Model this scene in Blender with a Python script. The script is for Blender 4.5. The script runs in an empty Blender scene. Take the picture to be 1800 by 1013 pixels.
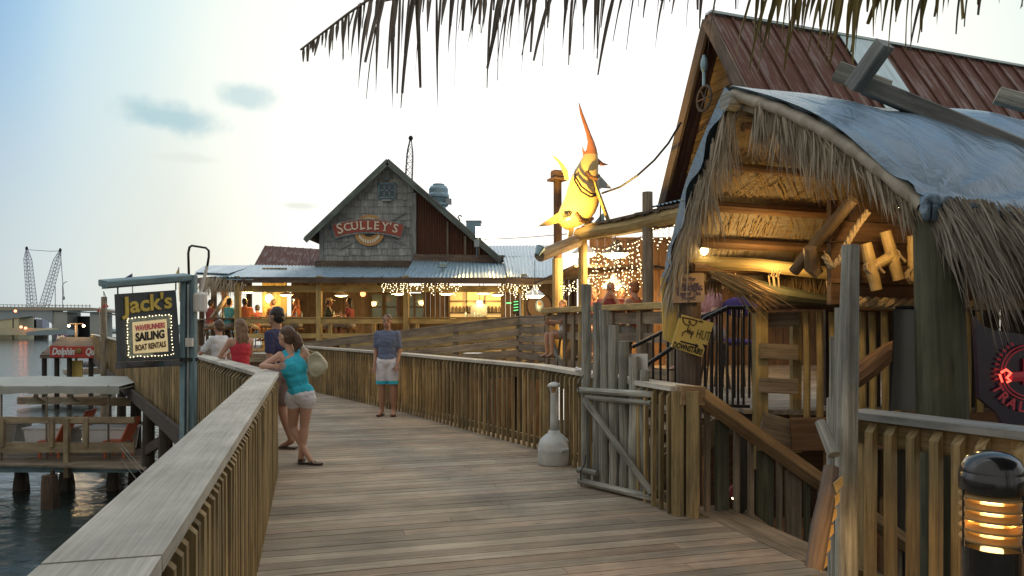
import bpy, bmesh, math, random
from mathutils import Vector, Matrix, noise
random.seed(7)
R = math.radians
V = Vector
Z = V((0, 0, 1))
SC = bpy.context.scene
COL = SC.collection
# ------------------------------------------------------------ camera
CZ, F = 1.57, 1300.0
cam = bpy.data.cameras.new("camera"); camo = bpy.data.objects.new("camera", cam); COL.objects.link(camo)
camo.location = (0, 0, CZ); camo.rotation_euler = (R(90), 0, 0)
cam.sensor_width = 36; cam.lens = F / 1800 * 36; cam.shift_y = 66.5 / 1800
cam.clip_start = 0.05; cam.clip_end = 4000
SC.camera = camo
# ------------------------------------------------------------ world: dusk sky
w = bpy.data.worlds.new("World"); SC.world = w; w.use_nodes = True
nt = w.node_tree; nt.nodes.clear()
def N(t, **k):
    n = nt.nodes.new(t)
    for a, b in k.items():
        if a == 'i':
            for kk, vv in b.items(): n.inputs[kk].default_value = vv
        else: setattr(n, a, b)
    return n
L = lambda a, b: nt.links.new(a, b)
def ramp_(stops, mode='LINEAR'):
    r = N('ShaderNodeValToRGB'); r.color_ramp.interpolation = mode
    e = r.color_ramp.elements
    while len(e) > 1: e.remove(e[-1])
    e[0].position = stops[0][0]; e[0].color = (*stops[0][1], 1)
    for p, c in stops[1:]:
        x = e.new(p); x.color = (*c, 1)
    return r
SUN_EL, SUN_AZ = R(7), R(6)           # the sun has just gone behind the restaurant, ahead and a little right
tc = N('ShaderNodeTexCoord')
sky = N('ShaderNodeTexSky', sky_type='NISHITA', sun_disc=False, sun_elevation=SUN_EL, sun_rotation=SUN_AZ)
nrm = N('ShaderNodeVectorMath', operation='NORMALIZE'); L(tc.outputs['Generated'], nrm.inputs[0])
dot = N('ShaderNodeVectorMath', operation='DOT_PRODUCT'); L(nrm.outputs[0], dot.inputs[0])
dot.inputs[1].default_value = V((.10, 1, .22)).normalized()
hi = ramp_([(0.0, (.52, .50, .47)), (.20, (1.08, 1.11, 1.15)), (.45, (.85, .90, .94)), (.60, (.45, .56, .70)), (.70, (.24, .40, .60)), (.762, (.23, .41, .63)), (.79, (.34, .53, .70)), (.815, (.50, .66, .74)), (.855, (.64, .76, .76)), (.89, (.82, .87, .80)), (.925, (.93, .93, .86)), (.965, (1.0, 1.0, .99))])
lo = ramp_([(0.0, (.50, .48, .45)), (.20, (.58, .58, .56)), (.66, (.50, .54, .56)), (.74, (.46, .54, .58)), (.80, (.58, .65, .65)), (.87, (.70, .71, .64)), (.91, (.86, .86, .77)), (.95, (1.0, 1.0, .97))])
for r_ in (hi, lo): L(dot.outputs['Value'], r_.inputs[0])
sep = N('ShaderNodeSeparateXYZ'); L(nrm.outputs[0], sep.inputs[0])
mr = N('ShaderNodeMapRange', interpolation_type='SMOOTHSTEP', i={1: .05, 2: .38, 3: 1.0, 4: 0.0}); L(sep.outputs['Z'], mr.inputs[0])
mx = N('ShaderNodeMix', data_type='RGBA'); L(mr.outputs[0], mx.inputs[0]); L(hi.outputs[0], mx.inputs[6]); L(lo.outputs[0], mx.inputs[7])
# thin cloud wisps
def cloud(prev, d, sx, sz, col, amt):
    sub = N('ShaderNodeVectorMath', operation='SUBTRACT'); L(nrm.outputs[0], sub.inputs[0]); sub.inputs[1].default_value = V(d).normalized()
    nz = N('ShaderNodeTexNoise', i={'Scale': 26.0, 'Detail': 4.0}); L(nrm.outputs[0], nz.inputs['Vector'])
    mul = N('ShaderNodeVectorMath', operation='MULTIPLY'); L(sub.outputs[0], mul.inputs[0]); mul.inputs[1].default_value = (1 / sx, .3 / sx, 1 / sz)
    ln = N('ShaderNodeVectorMath', operation='LENGTH'); L(mul.outputs[0], ln.inputs[0])
    ad = N('ShaderNodeMath', operation='MULTIPLY_ADD', i={1: 1.5, 2: -.75}); L(nz.outputs[0], ad.inputs[0])
    ad2 = N('ShaderNodeMath', operation='ADD'); L(ln.outputs['Value'], ad2.inputs[0]); L(ad.outputs[0], ad2.inputs[1])
    m = N('ShaderNodeMapRange', interpolation_type='SMOOTHSTEP', i={1: .25, 2: 1.1, 3: amt, 4: 0.0}); L(ad2.outputs[0], m.inputs[0])
    x = N('ShaderNodeMix', data_type='RGBA'); L(m.outputs[0], x.inputs[0]); L(prev, x.inputs[6]); x.inputs[7].default_value = (*col, 1)
    return x.outputs[2]
o = mx.outputs[2]
def dirpx(px, py): return ((px - 900) / F, 1, (573 - py) / F)
o = cloud(o, dirpx(300, 207), .065, .022, (.36, .53, .58), .85)
o = cloud(o, dirpx(432, 170), .045, .018, (.45, .60, .62), .75)
o = cloud(o, dirpx(525, 362), .03, .006, (.62, .65, .60), .7)
o = cloud(o, dirpx(320, 278), .04, .007, (.62, .66, .60), .4)
sc_ = N('ShaderNodeVectorMath', operation='SCALE'); L(o, sc_.inputs[0]); sc_.inputs['Scale'].default_value = 9.6
m2 = N('ShaderNodeMix', data_type='RGBA', i={0: .06}); L(sc_.outputs[0], m2.inputs[6]); L(sky.outputs[0], m2.inputs[7])
bg = N('ShaderNodeBackground', i={'Strength': 0.105}); L(m2.outputs[2], bg.inputs[0])
wo = N('ShaderNodeOutputWorld'); L(bg.outputs[0], wo.inputs[0])
# ------------------------------------------------------------ sun (dusk: weak and very soft)
sl = bpy.data.lights.new("sun", 'SUN'); sl.energy = .5; sl.angle = R(50); sl.color = (1, .93, .84)
so = bpy.data.objects.new("sun", sl); COL.objects.link(so)
sd = V((math.sin(SUN_AZ) * math.cos(SUN_EL), math.cos(SUN_AZ) * math.cos(SUN_EL), math.sin(SUN_EL)))
so.rotation_euler = (-sd).to_track_quat('-Z', 'Y').to_euler()
vs = SC.view_settings; vs.view_transform = 'Standard'; vs.look = 'None'; vs.gamma = 1; vs.exposure = .27; vs.use_curve_mapping = False
SC.cycles.use_denoising = True; SC.cycles.max_bounces = 5; SC.cycles.diffuse_bounces = 3; SC.cycles.glossy_bounces = 3
SC.cycles.transmission_bounces = 4; SC.cycles.sample_clamp_indirect = 3.0; SC.cycles.caustics_reflective = False; SC.cycles.caustics_refractive = False

# ------------------------------------------------------------ places
def P(px, py, Y): return V(((px - 900) / F * Y, Y, CZ + (573 - py) / F * Y))
def G(px, py, z=0.0):
    Y = F * (CZ - z) / (py - 573); return V(((px - 900) / F * Y, Y, z))
DA = V((-.265, .964, 0)).normalized(); DB = V((.964, .265, 0)).normalized()   # along / across the boardwalk

# ------------------------------------------------------------ materials
def mat(name):
    m = bpy.data.materials.new(name); m.use_nodes = True
    t = m.node_tree; return m, t, t.nodes['Principled BSDF']
def _n(t, ty, **k):
    n = t.nodes.new(ty)
    for a, b in k.items():
        if a == 'i':
            for kk, vv in b.items(): n.inputs[kk].default_value = vv
        else: setattr(n, a, b)
    return n
def plain(name, c, rough=.6, metal=0.0, var=.12, scale=9.0, bump=.0, emit=None, es=0, coat=0):
    m, t, b = mat(name)
    tcn = _n(t, 'ShaderNodeTexCoord'); nz = _n(t, 'ShaderNodeTexNoise', i={'Scale': scale, 'Detail': 5.0, 'Roughness': .6})
    t.links.new(tcn.outputs['Object'], nz.inputs['Vector'])
    mrn = _n(t, 'ShaderNodeMapRange', i={1: .3, 2: .7, 3: 1 - var, 4: 1 + var}); t.links.new(nz.outputs[0], mrn.inputs[0])
    s = _n(t, 'ShaderNodeVectorMath', operation='SCALE'); s.inputs[0].default_value = c; t.links.new(mrn.outputs[0], s.inputs['Scale'])
    t.links.new(s.outputs[0], b.inputs['Base Color'])
    b.inputs['Roughness'].default_value = rough; b.inputs['Metallic'].default_value = metal
    if coat: b.inputs['Coat Weight'].default_value = coat
    if bump:
        bp = _n(t, 'ShaderNodeBump', i={'Strength': bump, 'Distance': .01}); t.links.new(nz.outputs[0], bp.inputs['Height']); t.links.new(bp.outputs[0], b.inputs['Normal'])
    if emit: b.inputs['Emission Color'].default_value = (*emit, 1); b.inputs['Emission Strength'].default_value = es
    return m
def glow(name, c, s, sample=False):
    m, t, b = mat(name); b.inputs['Base Color'].default_value = (*[min(.8, x) for x in c], 1)
    b.inputs['Emission Color'].default_value = (*c, 1); b.inputs['Emission Strength'].default_value = s
    if not sample: m.cycles.emission_sampling = 'NONE'
    return m
def wood(name, c1, c2, grain=45, rough=.78, var=.25, bump=.35, blotch=.35, knots=True, stain=None):
    """sawn or round timber: grain runs along u, tone differs from board to board"""
    m, t, b = mat(name); K = t.links.new
    uv = _n(t, 'ShaderNodeUVMap'); gi = _n(t, 'ShaderNodeNewGeometry'); oi = _n(t, 'ShaderNodeObjectInfo')
    se = _n(t, 'ShaderNodeSeparateXYZ'); K(uv.outputs[0], se.inputs[0])
    rs = _n(t, 'ShaderNodeMath', operation='ADD'); K(gi.outputs['Random Per Island'], rs.inputs[0]); K(oi.outputs['Random'], rs.inputs[1])
    rz = _n(t, 'ShaderNodeMath', operation='MULTIPLY', i={1: 57.0}); K(rs.outputs[0], rz.inputs[0])
    def co(su, sv):
        a = _n(t, 'ShaderNodeMath', operation='MULTIPLY', i={1: su}); K(se.outputs[0], a.inputs[0])
        c = _n(t, 'ShaderNodeMath', operation='MULTIPLY', i={1: sv}); K(se.outputs[1], c.inputs[0])
        x = _n(t, 'ShaderNodeCombineXYZ'); K(a.outputs[0], x.inputs[0]); K(c.outputs[0], x.inputs[1]); K(rz.outputs[0], x.inputs[2]); return x.outputs[0]
    g = _n(t, 'ShaderNodeTexNoise', i={'Scale': 1.0, 'Detail': 7.0, 'Roughness': .68, 'Distortion': .6}); K(co(1.6, grain), g.inputs['Vector'])
    bl = _n(t, 'ShaderNodeTexNoise', i={'Scale': 1.0, 'Detail': 4.0, 'Roughness': .6}); K(co(1.7, 7), bl.inputs['Vector'])
    rp = _n(t, 'ShaderNodeValToRGB'); e = rp.color_ramp.elements; e[0].position = .30; e[0].color = (*c1, 1); e[1].position = .66; e[1].color = (*c2, 1); K(g.outputs[0], rp.inputs[0])
    rr = _n(t, 'ShaderNodeMath', operation='FRACT'); K(rs.outputs[0], rr.inputs[0])
    m1 = _n(t, 'ShaderNodeMapRange', i={1: 0.0, 2: 1.0, 3: 1 - var, 4: 1 + var}); K(rr.outputs[0], m1.inputs[0])
    mb = _n(t, 'ShaderNodeMapRange', i={1: .3, 2: .7, 3: 1 - blotch, 4: 1 + blotch * .6}); K(bl.outputs[0], mb.inputs[0])
    mm = _n(t, 'ShaderNodeMath', operation='MULTIPLY'); K(m1.outputs[0], mm.inputs[0]); K(mb.outputs[0], mm.inputs[1])
    s = _n(t, 'ShaderNodeVectorMath', operation='SCALE'); K(rp.outputs[0], s.inputs[0]); K(mm.outputs[0], s.inputs['Scale'])
    out = s.outputs[0]
    if stain:                                             # reddish / greenish wear that differs between boards
        r2 = _n(t, 'ShaderNodeMath', operation='MULTIPLY', i={1: 7.31}); K(rs.outputs[0], r2.inputs[0])
        r3 = _n(t, 'ShaderNodeMath', operation='FRACT'); K(r2.outputs[0], r3.inputs[0])
        r4 = _n(t, 'ShaderNodeMapRange', i={1: .35, 2: 1.0, 3: 0.0, 4: .75}); K(r3.outputs[0], r4.inputs[0])
        r5 = _n(t, 'ShaderNodeMath', operation='MULTIPLY'); K(r4.outputs[0], r5.inputs[0]); K(bl.outputs[0], r5.inputs[1])
        x = _n(t, 'ShaderNodeMix', data_type='RGBA'); K(r5.outputs[0], x.inputs[0]); K(out, x.inputs[6])
        mulc = _n(t, 'ShaderNodeVectorMath', operation='MULTIPLY'); K(out, mulc.inputs[0]); mulc.inputs[1].default_value = stain; K(mulc.outputs[0], x.inputs[7]); out = x.outputs[2]
    if knots:
        vo = _n(t, 'ShaderNodeTexVoronoi', i={'Scale': 1.0, 'Randomness': 1.0}); K(co(1.3, 6), vo.inputs['Vector'])
        kr = _n(t, 'ShaderNodeMapRange', i={1: .02, 2: .13, 3: .45, 4: 1.0}); K(vo.outputs['Distance'], kr.inputs[0])
        s2 = _n(t, 'ShaderNodeVectorMath', operation='SCALE'); K(out, s2.inputs[0]); K(kr.outputs[0], s2.inputs['Scale']); out = s2.outputs[0]
    gn2 = _n(t, 'ShaderNodeTexNoise', i={'Scale': 1.3, 'Detail': 6.0, 'Roughness': .65}); K(gi.outputs['Position'], gn2.inputs['Vector'])
    gr = _n(t, 'ShaderNodeMapRange', i={1: .35, 2: .62, 3: .70, 4: 1.08}); K(gn2.outputs[0], gr.inputs[0])
    s9 = _n(t, 'ShaderNodeVectorMath', operation='SCALE'); K(out, s9.inputs[0]); K(gr.outputs[0], s9.inputs['Scale']); out = s9.outputs[0]
    K(out, b.inputs['Base Color']); b.inputs['Roughness'].default_value = rough
    bp = _n(t, 'ShaderNodeBump', i={'Strength': bump, 'Distance': .006}); K(g.outputs[0], bp.inputs['Height']); K(bp.outputs[0], b.inputs['Normal'])
    return m
def rusty(name, base, rust, amount=.5, rough=.55, metal=.5, scale=3.0):
    m, t, b = mat(name); K = t.links.new
    tcn = _n(t, 'ShaderNodeUVMap'); gi = _n(t, 'ShaderNodeNewGeometry')
    nz = _n(t, 'ShaderNodeTexNoise', i={'Scale': scale, 'Detail': 9.0, 'Roughness': .7}); K(tcn.outputs[0], nz.inputs['Vector'])
    mp = _n(t, 'ShaderNodeMapping'); mp.inputs['Scale'].default_value = (1.2, 16, 1); K(tcn.outputs[0], mp.inputs[0])
    n2 = _n(t, 'ShaderNodeTexNoise', i={'Scale': 1.0, 'Detail': 5.0}); K(mp.outputs[0], n2.inputs['Vector'])
    ad = _n(t, 'ShaderNodeMath', operation='MULTIPLY_ADD', i={1: .6}); K(nz.outputs[0], ad.inputs[0]); K(n2.outputs[0], ad.inputs[2])
    mr_ = _n(t, 'ShaderNodeMapRange', i={1: 1.12 - amount * .6, 2: 1.25 - amount * .6, 3: 0.0, 4: 1.0}); K(ad.outputs[0], mr_.inputs[0])
    x = _n(t, 'ShaderNodeMix', data_type='RGBA'); K(mr_.outputs[0], x.inputs[0]); x.inputs[6].default_value = (*base, 1); x.inputs[7].default_value = (*rust, 1)
    v = _n(t, 'ShaderNodeMapRange', i={1: .3, 2: .7, 3: .75, 4: 1.2}); K(n2.outputs[0], v.inputs[0])
    s = _n(t, 'ShaderNodeVectorMath', operation='SCALE'); K(x.outputs[2], s.inputs[0]); K(v.outputs[0], s.inputs['Scale']); K(s.outputs[0], b.inputs['Base Color'])
    mt = _n(t, 'ShaderNodeMapRange', i={1: 0.0, 2: 1.0, 3: metal, 4: .05}); K(mr_.outputs[0], mt.inputs[0]); K(mt.outputs[0], b.inputs['Metallic'])
    rg = _n(t, 'ShaderNodeMapRange', i={1: 0.0, 2: 1.0, 3: rough, 4: .9}); K(mr_.outputs[0], rg.inputs[0]); K(rg.outputs[0], b.inputs['Roughness'])
    return m
def straw(name, c1, c2, trans=0.0):
    m, t, b = mat(name); K = t.links.new
    gi = _n(t, 'ShaderNodeNewGeometry'); uv = _n(t, 'ShaderNodeUVMap')
    mp = _n(t, 'ShaderNodeMapping'); mp.inputs['Scale'].default_value = (3, 60, 1); K(uv.outputs[0], mp.inputs[0])
    nz = _n(t, 'ShaderNodeTexNoise', i={'Scale': 1.0, 'Detail': 6.0}); K(mp.outputs[0], nz.inputs['Vector'])
    a = _n(t, 'ShaderNodeMath', operation='MULTIPLY_ADD', i={1: .55, 2: -.1}); K(gi.outputs['Random Per Island'], a.inputs[0])
    a2 = _n(t, 'ShaderNodeMath', operation='MULTIPLY_ADD', i={1: 1.1}); K(nz.outputs[0], a2.inputs[0]); K(a.outputs[0], a2.inputs[2])
    a2.use_clamp = True
    x = _n(t, 'ShaderNodeMix', data_type='RGBA'); K(a2.outputs[0], x.inputs[0]); x.inputs[6].default_value = (*c1, 1); x.inputs[7].default_value = (*c2, 1)
    K(x.outputs[2], b.inputs['Base Color']); b.inputs['Roughness'].default_value = .7
    bp = _n(t, 'ShaderNodeBump', i={'Strength': .6, 'Distance': .01}); K(nz.outputs[0], bp.inputs['Height']); K(bp.outputs[0], b.inputs['Normal'])
    return m

M = {}
M['deck'] = wood('deck_wood', (.19, .15, .105), (.43, .365, .275), grain=70, var=.24, blotch=.16, stain=(1.10, .84, .72), rough=.8)
M['cap'] = wood('cap_wood', (.40, .375, .31), (.60, .57, .49), grain=90, var=.08, blotch=.2, rough=.85)
M['rail'] = wood('rail_wood', (.145, .105, .042), (.43, .32, .155), grain=40, var=.32, blotch=.35)
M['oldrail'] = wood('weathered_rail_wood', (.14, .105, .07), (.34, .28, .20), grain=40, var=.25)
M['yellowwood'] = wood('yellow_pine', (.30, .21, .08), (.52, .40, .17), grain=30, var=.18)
M['handrail'] = wood('handrail_wood', (.24, .15, .075), (.42, .29, .155), grain=35, var=.12)
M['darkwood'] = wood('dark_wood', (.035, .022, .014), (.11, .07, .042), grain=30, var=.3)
M['brownwood'] = wood('brown_wood', (.13, .07, .035), (.27, .155, .08), grain=35, var=.25)
M['pile'] = wood('pile_wood', (.030, .024, .018), (.085, .068, .050), grain=20, var=.3)
M['greenpost'] = wood('green_piling', (.045, .05, .028), (.125, .125, .075), grain=25, var=.1, blotch=.2)
M['greylog'] = wood('grey_log', (.13, .13, .105), (.46, .46, .40), grain=42, var=.16, blotch=.4, bump=.8)
M['bluepaint'] = wood('worn_blue_paint', (.13, .22, .25), (.27, .39, .42), grain=30, var=.12, knots=False)
M['grey_siding'] = wood('grey_shingle', (.18, .19, .185), (.44, .455, .435), grain=22, var=.20, blotch=.14, knots=False)
M['rake'] = wood('green_grey_rake', (.07, .09, .08), (.17, .20, .18), grain=22, var=.1, knots=False)
M['darkgrey'] = wood('dark_grey_beam', (.12, .125, .12), (.27, .28, .26), grain=26, var=.1, blotch=.3)
M['greytrim'] = wood('grey_trim', (.16, .17, .165), (.33, .35, .34), grain=22, var=.1, knots=False)
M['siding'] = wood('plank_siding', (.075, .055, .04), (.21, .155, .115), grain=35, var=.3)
M['rustroof'] = rusty('rust_red_roof', (.19, .115, .09), (.115, .048, .033), .75, scale=1.2, metal=.1)
M['rustwall'] = rusty('rust_brown_wall', (.12, .08, .06), (.095, .038, .02), .95, scale=2)
M['blueroof'] = rusty('blue_grey_roof', (.28, .41, .50), (.22, .24, .22), .33, rough=.42, metal=.25, scale=.8)
M['palemetal'] = rusty('pale_roof_sheet', (.42, .52, .52), (.25, .2, .15), .25, rough=.4, metal=.4)
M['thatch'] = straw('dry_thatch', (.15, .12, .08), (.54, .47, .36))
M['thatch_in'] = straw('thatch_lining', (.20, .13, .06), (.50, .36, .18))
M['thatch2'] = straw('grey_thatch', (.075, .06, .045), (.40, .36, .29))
M['frond'] = straw('dry_frond', (.05, .042, .035), (.26, .22, .18))
M['frondgreen'] = straw('green_frond', (.05, .06, .02), (.26, .20, .06))
M['black'] = plain('black_metal', (.018, .018, .020), .38, .3, .2)
M['blackgloss'] = plain('black_gloss', (.010, .011, .013), .22, 0, .1, coat=.5)
M['greymetal'] = plain('grey_metal', (.30, .33, .34), .45, .6, .15)
M['bluemetal'] = plain('blue_grey_vent', (.22, .33, .38), .4, .5, .2, scale=4)
M['concrete'] = plain('concrete', (.36, .34, .28), .85, 0, .2, 2, .2)
M['white'] = plain('white_paint', (.72, .72, .70), .5, 0, .06)
M['cream'] = plain('cream_plastic', (.50, .52, .50), .5, 0, .16, 7)
M['paper'] = plain('paper_white', (.62, .60, .55), .7, 0, .05)
M['orange'] = plain('orange_plastic', (.62, .14, .05), .45, 0, .1)
M['red'] = plain('red_paint', (.48, .045, .03), .5, 0, .12)
M['signred'] = plain('sign_red', (.33, .065, .04), .6, 0, .2, 12)
M['gold'] = plain('sign_gold', (.50, .27, .09), .6, 0, .3, 20)
M['letter_cream'] = plain('letter_cream', (.72, .66, .50), .6, 0, .08)
M['yellowpaint'] = plain('yellow_paint', (.72, .53, .14), .55, 0, .08)
M['letter_yellow'] = plain('letter_yellow', (.58, .43, .08), .6, 0, .12, 15)
M['signdark'] = plain('sign_dark', (.035, .045, .05), .5, 0, .3, 8)
M['ink'] = plain('black_ink', (.012, .011, .012), .6)
M['pinkink'] = plain('pink_ink', (.55, .09, .12), .6)
M['brownink'] = plain('brown_ink', (.10, .045, .02), .6)
M['blueink'] = plain('blue_ink', (.07, .06, .16), .6)
M['rope'] = plain('manila_rope', (.42, .31, .17), .85, 0, .25, 60, .5)
M['bamboo'] = plain('bamboo', (.50, .35, .14), .5, 0, .2, 14)
M['awning'] = plain('grey_awning', (.36, .37, .33), .75, 0, .1, 3)
M['tan'] = wood('tan_painted_wood', (.26, .20, .12), (.36, .285, .175), grain=12, var=.08, knots=False, bump=.1)
M['tanplain'] = plain('tan_canvas', (.34, .27, .17), .8)
M['skin'] = plain('skin', (.50, .29, .20), .55, 0, .06, 6); M['skin'].node_tree.nodes['Principled BSDF'].inputs['Subsurface Weight'].default_value = .0
M['skin2'] = plain('tanned_skin', (.36, .19, .12), .55, 0, .06, 6)
M['hair_b'] = plain('brown_hair', (.085, .045, .025), .55, 0, .35, 40, .4)
M['hair_l'] = plain('light_brown_hair', (.17, .10, .055), .55, 0, .3, 40, .4)
M['hair_d'] = plain('dark_hair', (.018, .013, .012), .5, 0, .3, 40, .4)
M['hair_r'] = plain('red_hair', (.28, .11, .04), .55, 0, .3, 40, .4)
def cloth(n, c): return plain('cloth_' + n, c, .85, 0, .10, 18, .25)
for n, c in dict(cyan=(.035, .46, .62), white=(.68, .66, .68), whitetee=(.55, .57, .60), red=(.50, .035, .055), navy=(.035, .035, .09), greyblue=(.12, .15, .24), plaid=(.20, .14, .13),
                 yellow=(.62, .60, .06), teal=(.12, .42, .44), rust=(.42, .12, .05), darkred=(.22, .05, .05), green=(.05, .06, .035), brown=(.17, .08, .04), pink=(.42, .20, .19), cap=(.62, .52, .34), orange=(.50, .16, .07), shorts=(.30, .28, .25), purple=(.07, .045, .19)).items():
    M['c_' + n] = cloth(n, c)
M['bag'] = plain('bag_canvas', (.42, .40, .29), .7, 0, .1, 10, .2)
M['sandal'] = plain('sandal', (.045, .03, .025), .7)
M['eye'] = plain('eye_dark', (.03, .02, .015), .3)
M['lip'] = plain('lip', (.38, .14, .11), .5)
M['glass'] = plain('window_glass', (.10, .15, .18), .06, 0, .1)
M['darkglass'] = plain('dark_glass', (.04, .06, .075), .12, 0, .1)
M['lamp_white'] = glow('lamp_glow', (1, .83, .50), 9.0)
M['bulb'] = glow('fairy_bulb', (1, .80, .48), 4.0)
M['redlamp'] = glow('red_lantern', (1, .30, .12), 2.6)
M['flood'] = glow('flood_glow', (1, .80, .42), 14.0)
M['litpanel'] = glow('glowing_kitchen_wall', (1, .66, .28), .32)
M['greenneon'] = glow('green_neon', (.15, .8, .35), .9)
M['redneon'] = glow('red_neon', (1, .10, .06), 2.2)
M['redsignal'] = glow('red_signal', (1, .22, .10), 6.0)
M['farlamp'] = glow('far_lamp', (1, .75, .42), 16.0, True)
M['signface'] = glow('lit_sign_face', (.80, .64, .34), .26)
# ------------------------------------------------------------ mesh builder
def basis(d, up=Z):
    d = d.normalized(); s = d.cross(up)
    if s.length < 1e-4: s = d.cross(V((1, 0, 0)))
    s.normalize(); u = s.cross(d).normalized(); return d, s, u
class MB:
    def __init__(self): self.v = []; self.f = []; self.uv = []; self.mi = []; self.cur = 0
    def add(self, vs, fs, uvs=None):
        o = len(self.v); self.v += [V(x) for x in vs]
        for k, fc in enumerate(fs):
            self.f.append([o + i for i in fc]); self.mi.append(self.cur)
            self.uv.append(uvs[k] if uvs else [(vs[i][0], vs[i][1]) for i in fc])
        return self
    def beam(self, p0, p1, w, h, up=Z, ch=0.0, roll=0.0):
        p0 = V(p0); p1 = V(p1); d, s, u = basis(p1 - p0, V(up))
        if roll: q = Matrix.Rotation(roll, 3, d); s = q @ s; u = q @ u
        a, b = w / 2, h / 2
        if ch: c = min(ch, a * .5, b * .5); sec = [(-a + c, -b), (a - c, -b), (a, -b + c), (a, b - c), (a - c, b), (-a + c, b), (-a, b - c), (-a, -b + c)]
        else: sec = [(-a, -b), (a, -b), (a, b), (-a, b)]
        return self._ext(sec, p0, p1, s, u)
    def _ext(self, sec, p0, p1, s, u, tilt=0):
        n = len(sec); Ln = (p1 - p0).length; ou = random.random() * 20; ov = random.random() * 20
        vs = [p0 + s * x + u * y for x, y in sec] + [p1 + s * x + u * y for x, y in sec]
        per = [0.0]
        for i in range(n):
            a, b = sec[i], sec[(i + 1) % n]; per.append(per[-1] + math.hypot(a[0] - b[0], a[1] - b[1]))
        fs = []; uvs = []
        for i in range(n):
            j = (i + 1) % n; fs.append([i, i + n, j + n, j]); uvs.append([(ou, ov + per[i]), (ou + Ln, ov + per[i]), (ou + Ln, ov + per[i + 1]), (ou, ov + per[i + 1])])
        e = [(ou + x * .3, ov + y) for x, y in sec]
        fs.append(list(range(n))); uvs.append(e); fs.append(list(range(2 * n - 1, n - 1, -1))); uvs.append(e[::-1])
        return self.add(vs, fs, uvs)
    def box(self, c, sx, sy, sz, rz=0.0, ch=0.0):
        c = V(c); q = Matrix.Rotation(rz, 3, 'Z'); ax = [(sx, q @ V((1, 0, 0))), (sy, q @ V((0, 1, 0))), (sz, V(Z))]
        k = max(range(3), key=lambda i: ax[i][0]); d = ax[k][1]; Ln = ax[k][0]
        o1, o2 = [ax[i] for i in range(3) if i != k]
        a, b = o1[0] / 2, o2[0] / 2
        if ch: cc = min(ch, a * .5, b * .5); sec = [(-a + cc, -b), (a - cc, -b), (a, -b + cc), (a, b - cc), (a - cc, b), (-a + cc, b), (-a, b - cc), (-a, -b + cc)]
        else: sec = [(-a, -b), (a, -b), (a, b), (-a, b)]
        s, u = o1[1], o2[1]
        if s.cross(u).dot(d) > 0: sec = [(x, -y) for x, y in sec]
        return self._ext(sec, c - d * Ln / 2, c + d * Ln / 2, s, u)
    def tube(self, pts, rad, n=10, cap=True, up=Z, wob=0.0, sq=1.0):
        pts = [V(p) for p in pts]; m = len(pts)
        if not hasattr(rad, '__len__'): rad = [rad] * m
        ou = random.random() * 20; ov = random.random() * 20; vs = []; L_ = [0.0]
        for i in range(1, m): L_.append(L_[-1] + (pts[i] - pts[i - 1]).length)
        s = u = None
        for i in range(m):
            d = (pts[min(i + 1, m - 1)] - pts[max(i - 1, 0)])
            d, s2, u2 = basis(d, up if s is None else u)
            s, u = s2, u2
            for k in range(n):
                a = 2 * math.pi * k / n; rr = rad[i] * (1 + (random.uniform(-wob, wob) if wob else 0))
                vs.append(pts[i] + s * math.cos(a) * rr + u * math.sin(a) * rr * sq)
        fs = []; uvs = []; r0 = max(rad)
        for i in range(m - 1):
            for k in range(n):
                j = (k + 1) % n; fs.append([i * n + k, (i + 1) * n + k, (i + 1) * n + j, i * n + j])
                a, b = ov + 2 * math.pi * r0 * k / n, ov + 2 * math.pi * r0 * (k + 1) / n
                uvs.append([(ou + L_[i], a), (ou + L_[i + 1], a), (ou + L_[i + 1], b), (ou + L_[i], b)])
        if cap:
            e = [(ou + math.cos(2 * math.pi * k / n) * r0 * .3, ov + math.sin(2 * math.pi * k / n) * r0) for k in range(n)]
            fs.append(list(range(n))); uvs.append(e); fs.append([(m - 1) * n + k for k in range(n - 1, -1, -1)]); uvs.append(e[::-1])
        return self.add(vs, fs, uvs)
    def lathe(self, c, prof, n=20, sx=1.0, sy=1.0):
        c = V(c); vs = []; m = len(prof)
        for r, z in prof:
            for k in range(n): a = 2 * math.pi * k / n; vs.append(c + V((math.cos(a) * r * sx, math.sin(a) * r * sy, z)))
        fs = []; uvs = []
        for i in range(m - 1):
            for k in range(n):
                j = (k + 1) % n; fs.append([i * n + k, i * n + j, (i + 1) * n + j, (i + 1) * n + k]); uvs.append([(k / n, prof[i][1]), ((k + 1) / n, prof[i][1]), ((k + 1) / n, prof[i + 1][1]), (k / n, prof[i + 1][1])])
        e = [(0, 0)] * n
        fs.append(list(range(n - 1, -1, -1))); uvs.append(e); fs.append([(m - 1) * n + k for k in range(n)]); uvs.append(e)
        return self.add(vs, fs, uvs)
    def slab(self, pts, off, ulen=None):
        """a flat outline given real thickness; u runs along ulen"""
        pts = [V(p) for p in pts]; off = V(off); n = len(pts)
        ul = (V(ulen).normalized() if ulen is not None else (pts[1] - pts[0]).normalized()); vl = off.cross(ul).normalized()
        ou = random.random() * 20; ov = random.random() * 20
        t2 = lambda p: (ou + p.dot(ul), ov + p.dot(vl) + p.dot(off.normalized()) * .5)
        vs = pts + [p + off for p in pts]
        fs = [list(range(n)), list(range(2 * n - 1, n - 1, -1))] + [[i, i + n, (i + 1) % n + n, (i + 1) % n] for i in range(n)]
        return self.add(vs, fs, [[t2(vs[i]) for i in f] for f in fs])
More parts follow.
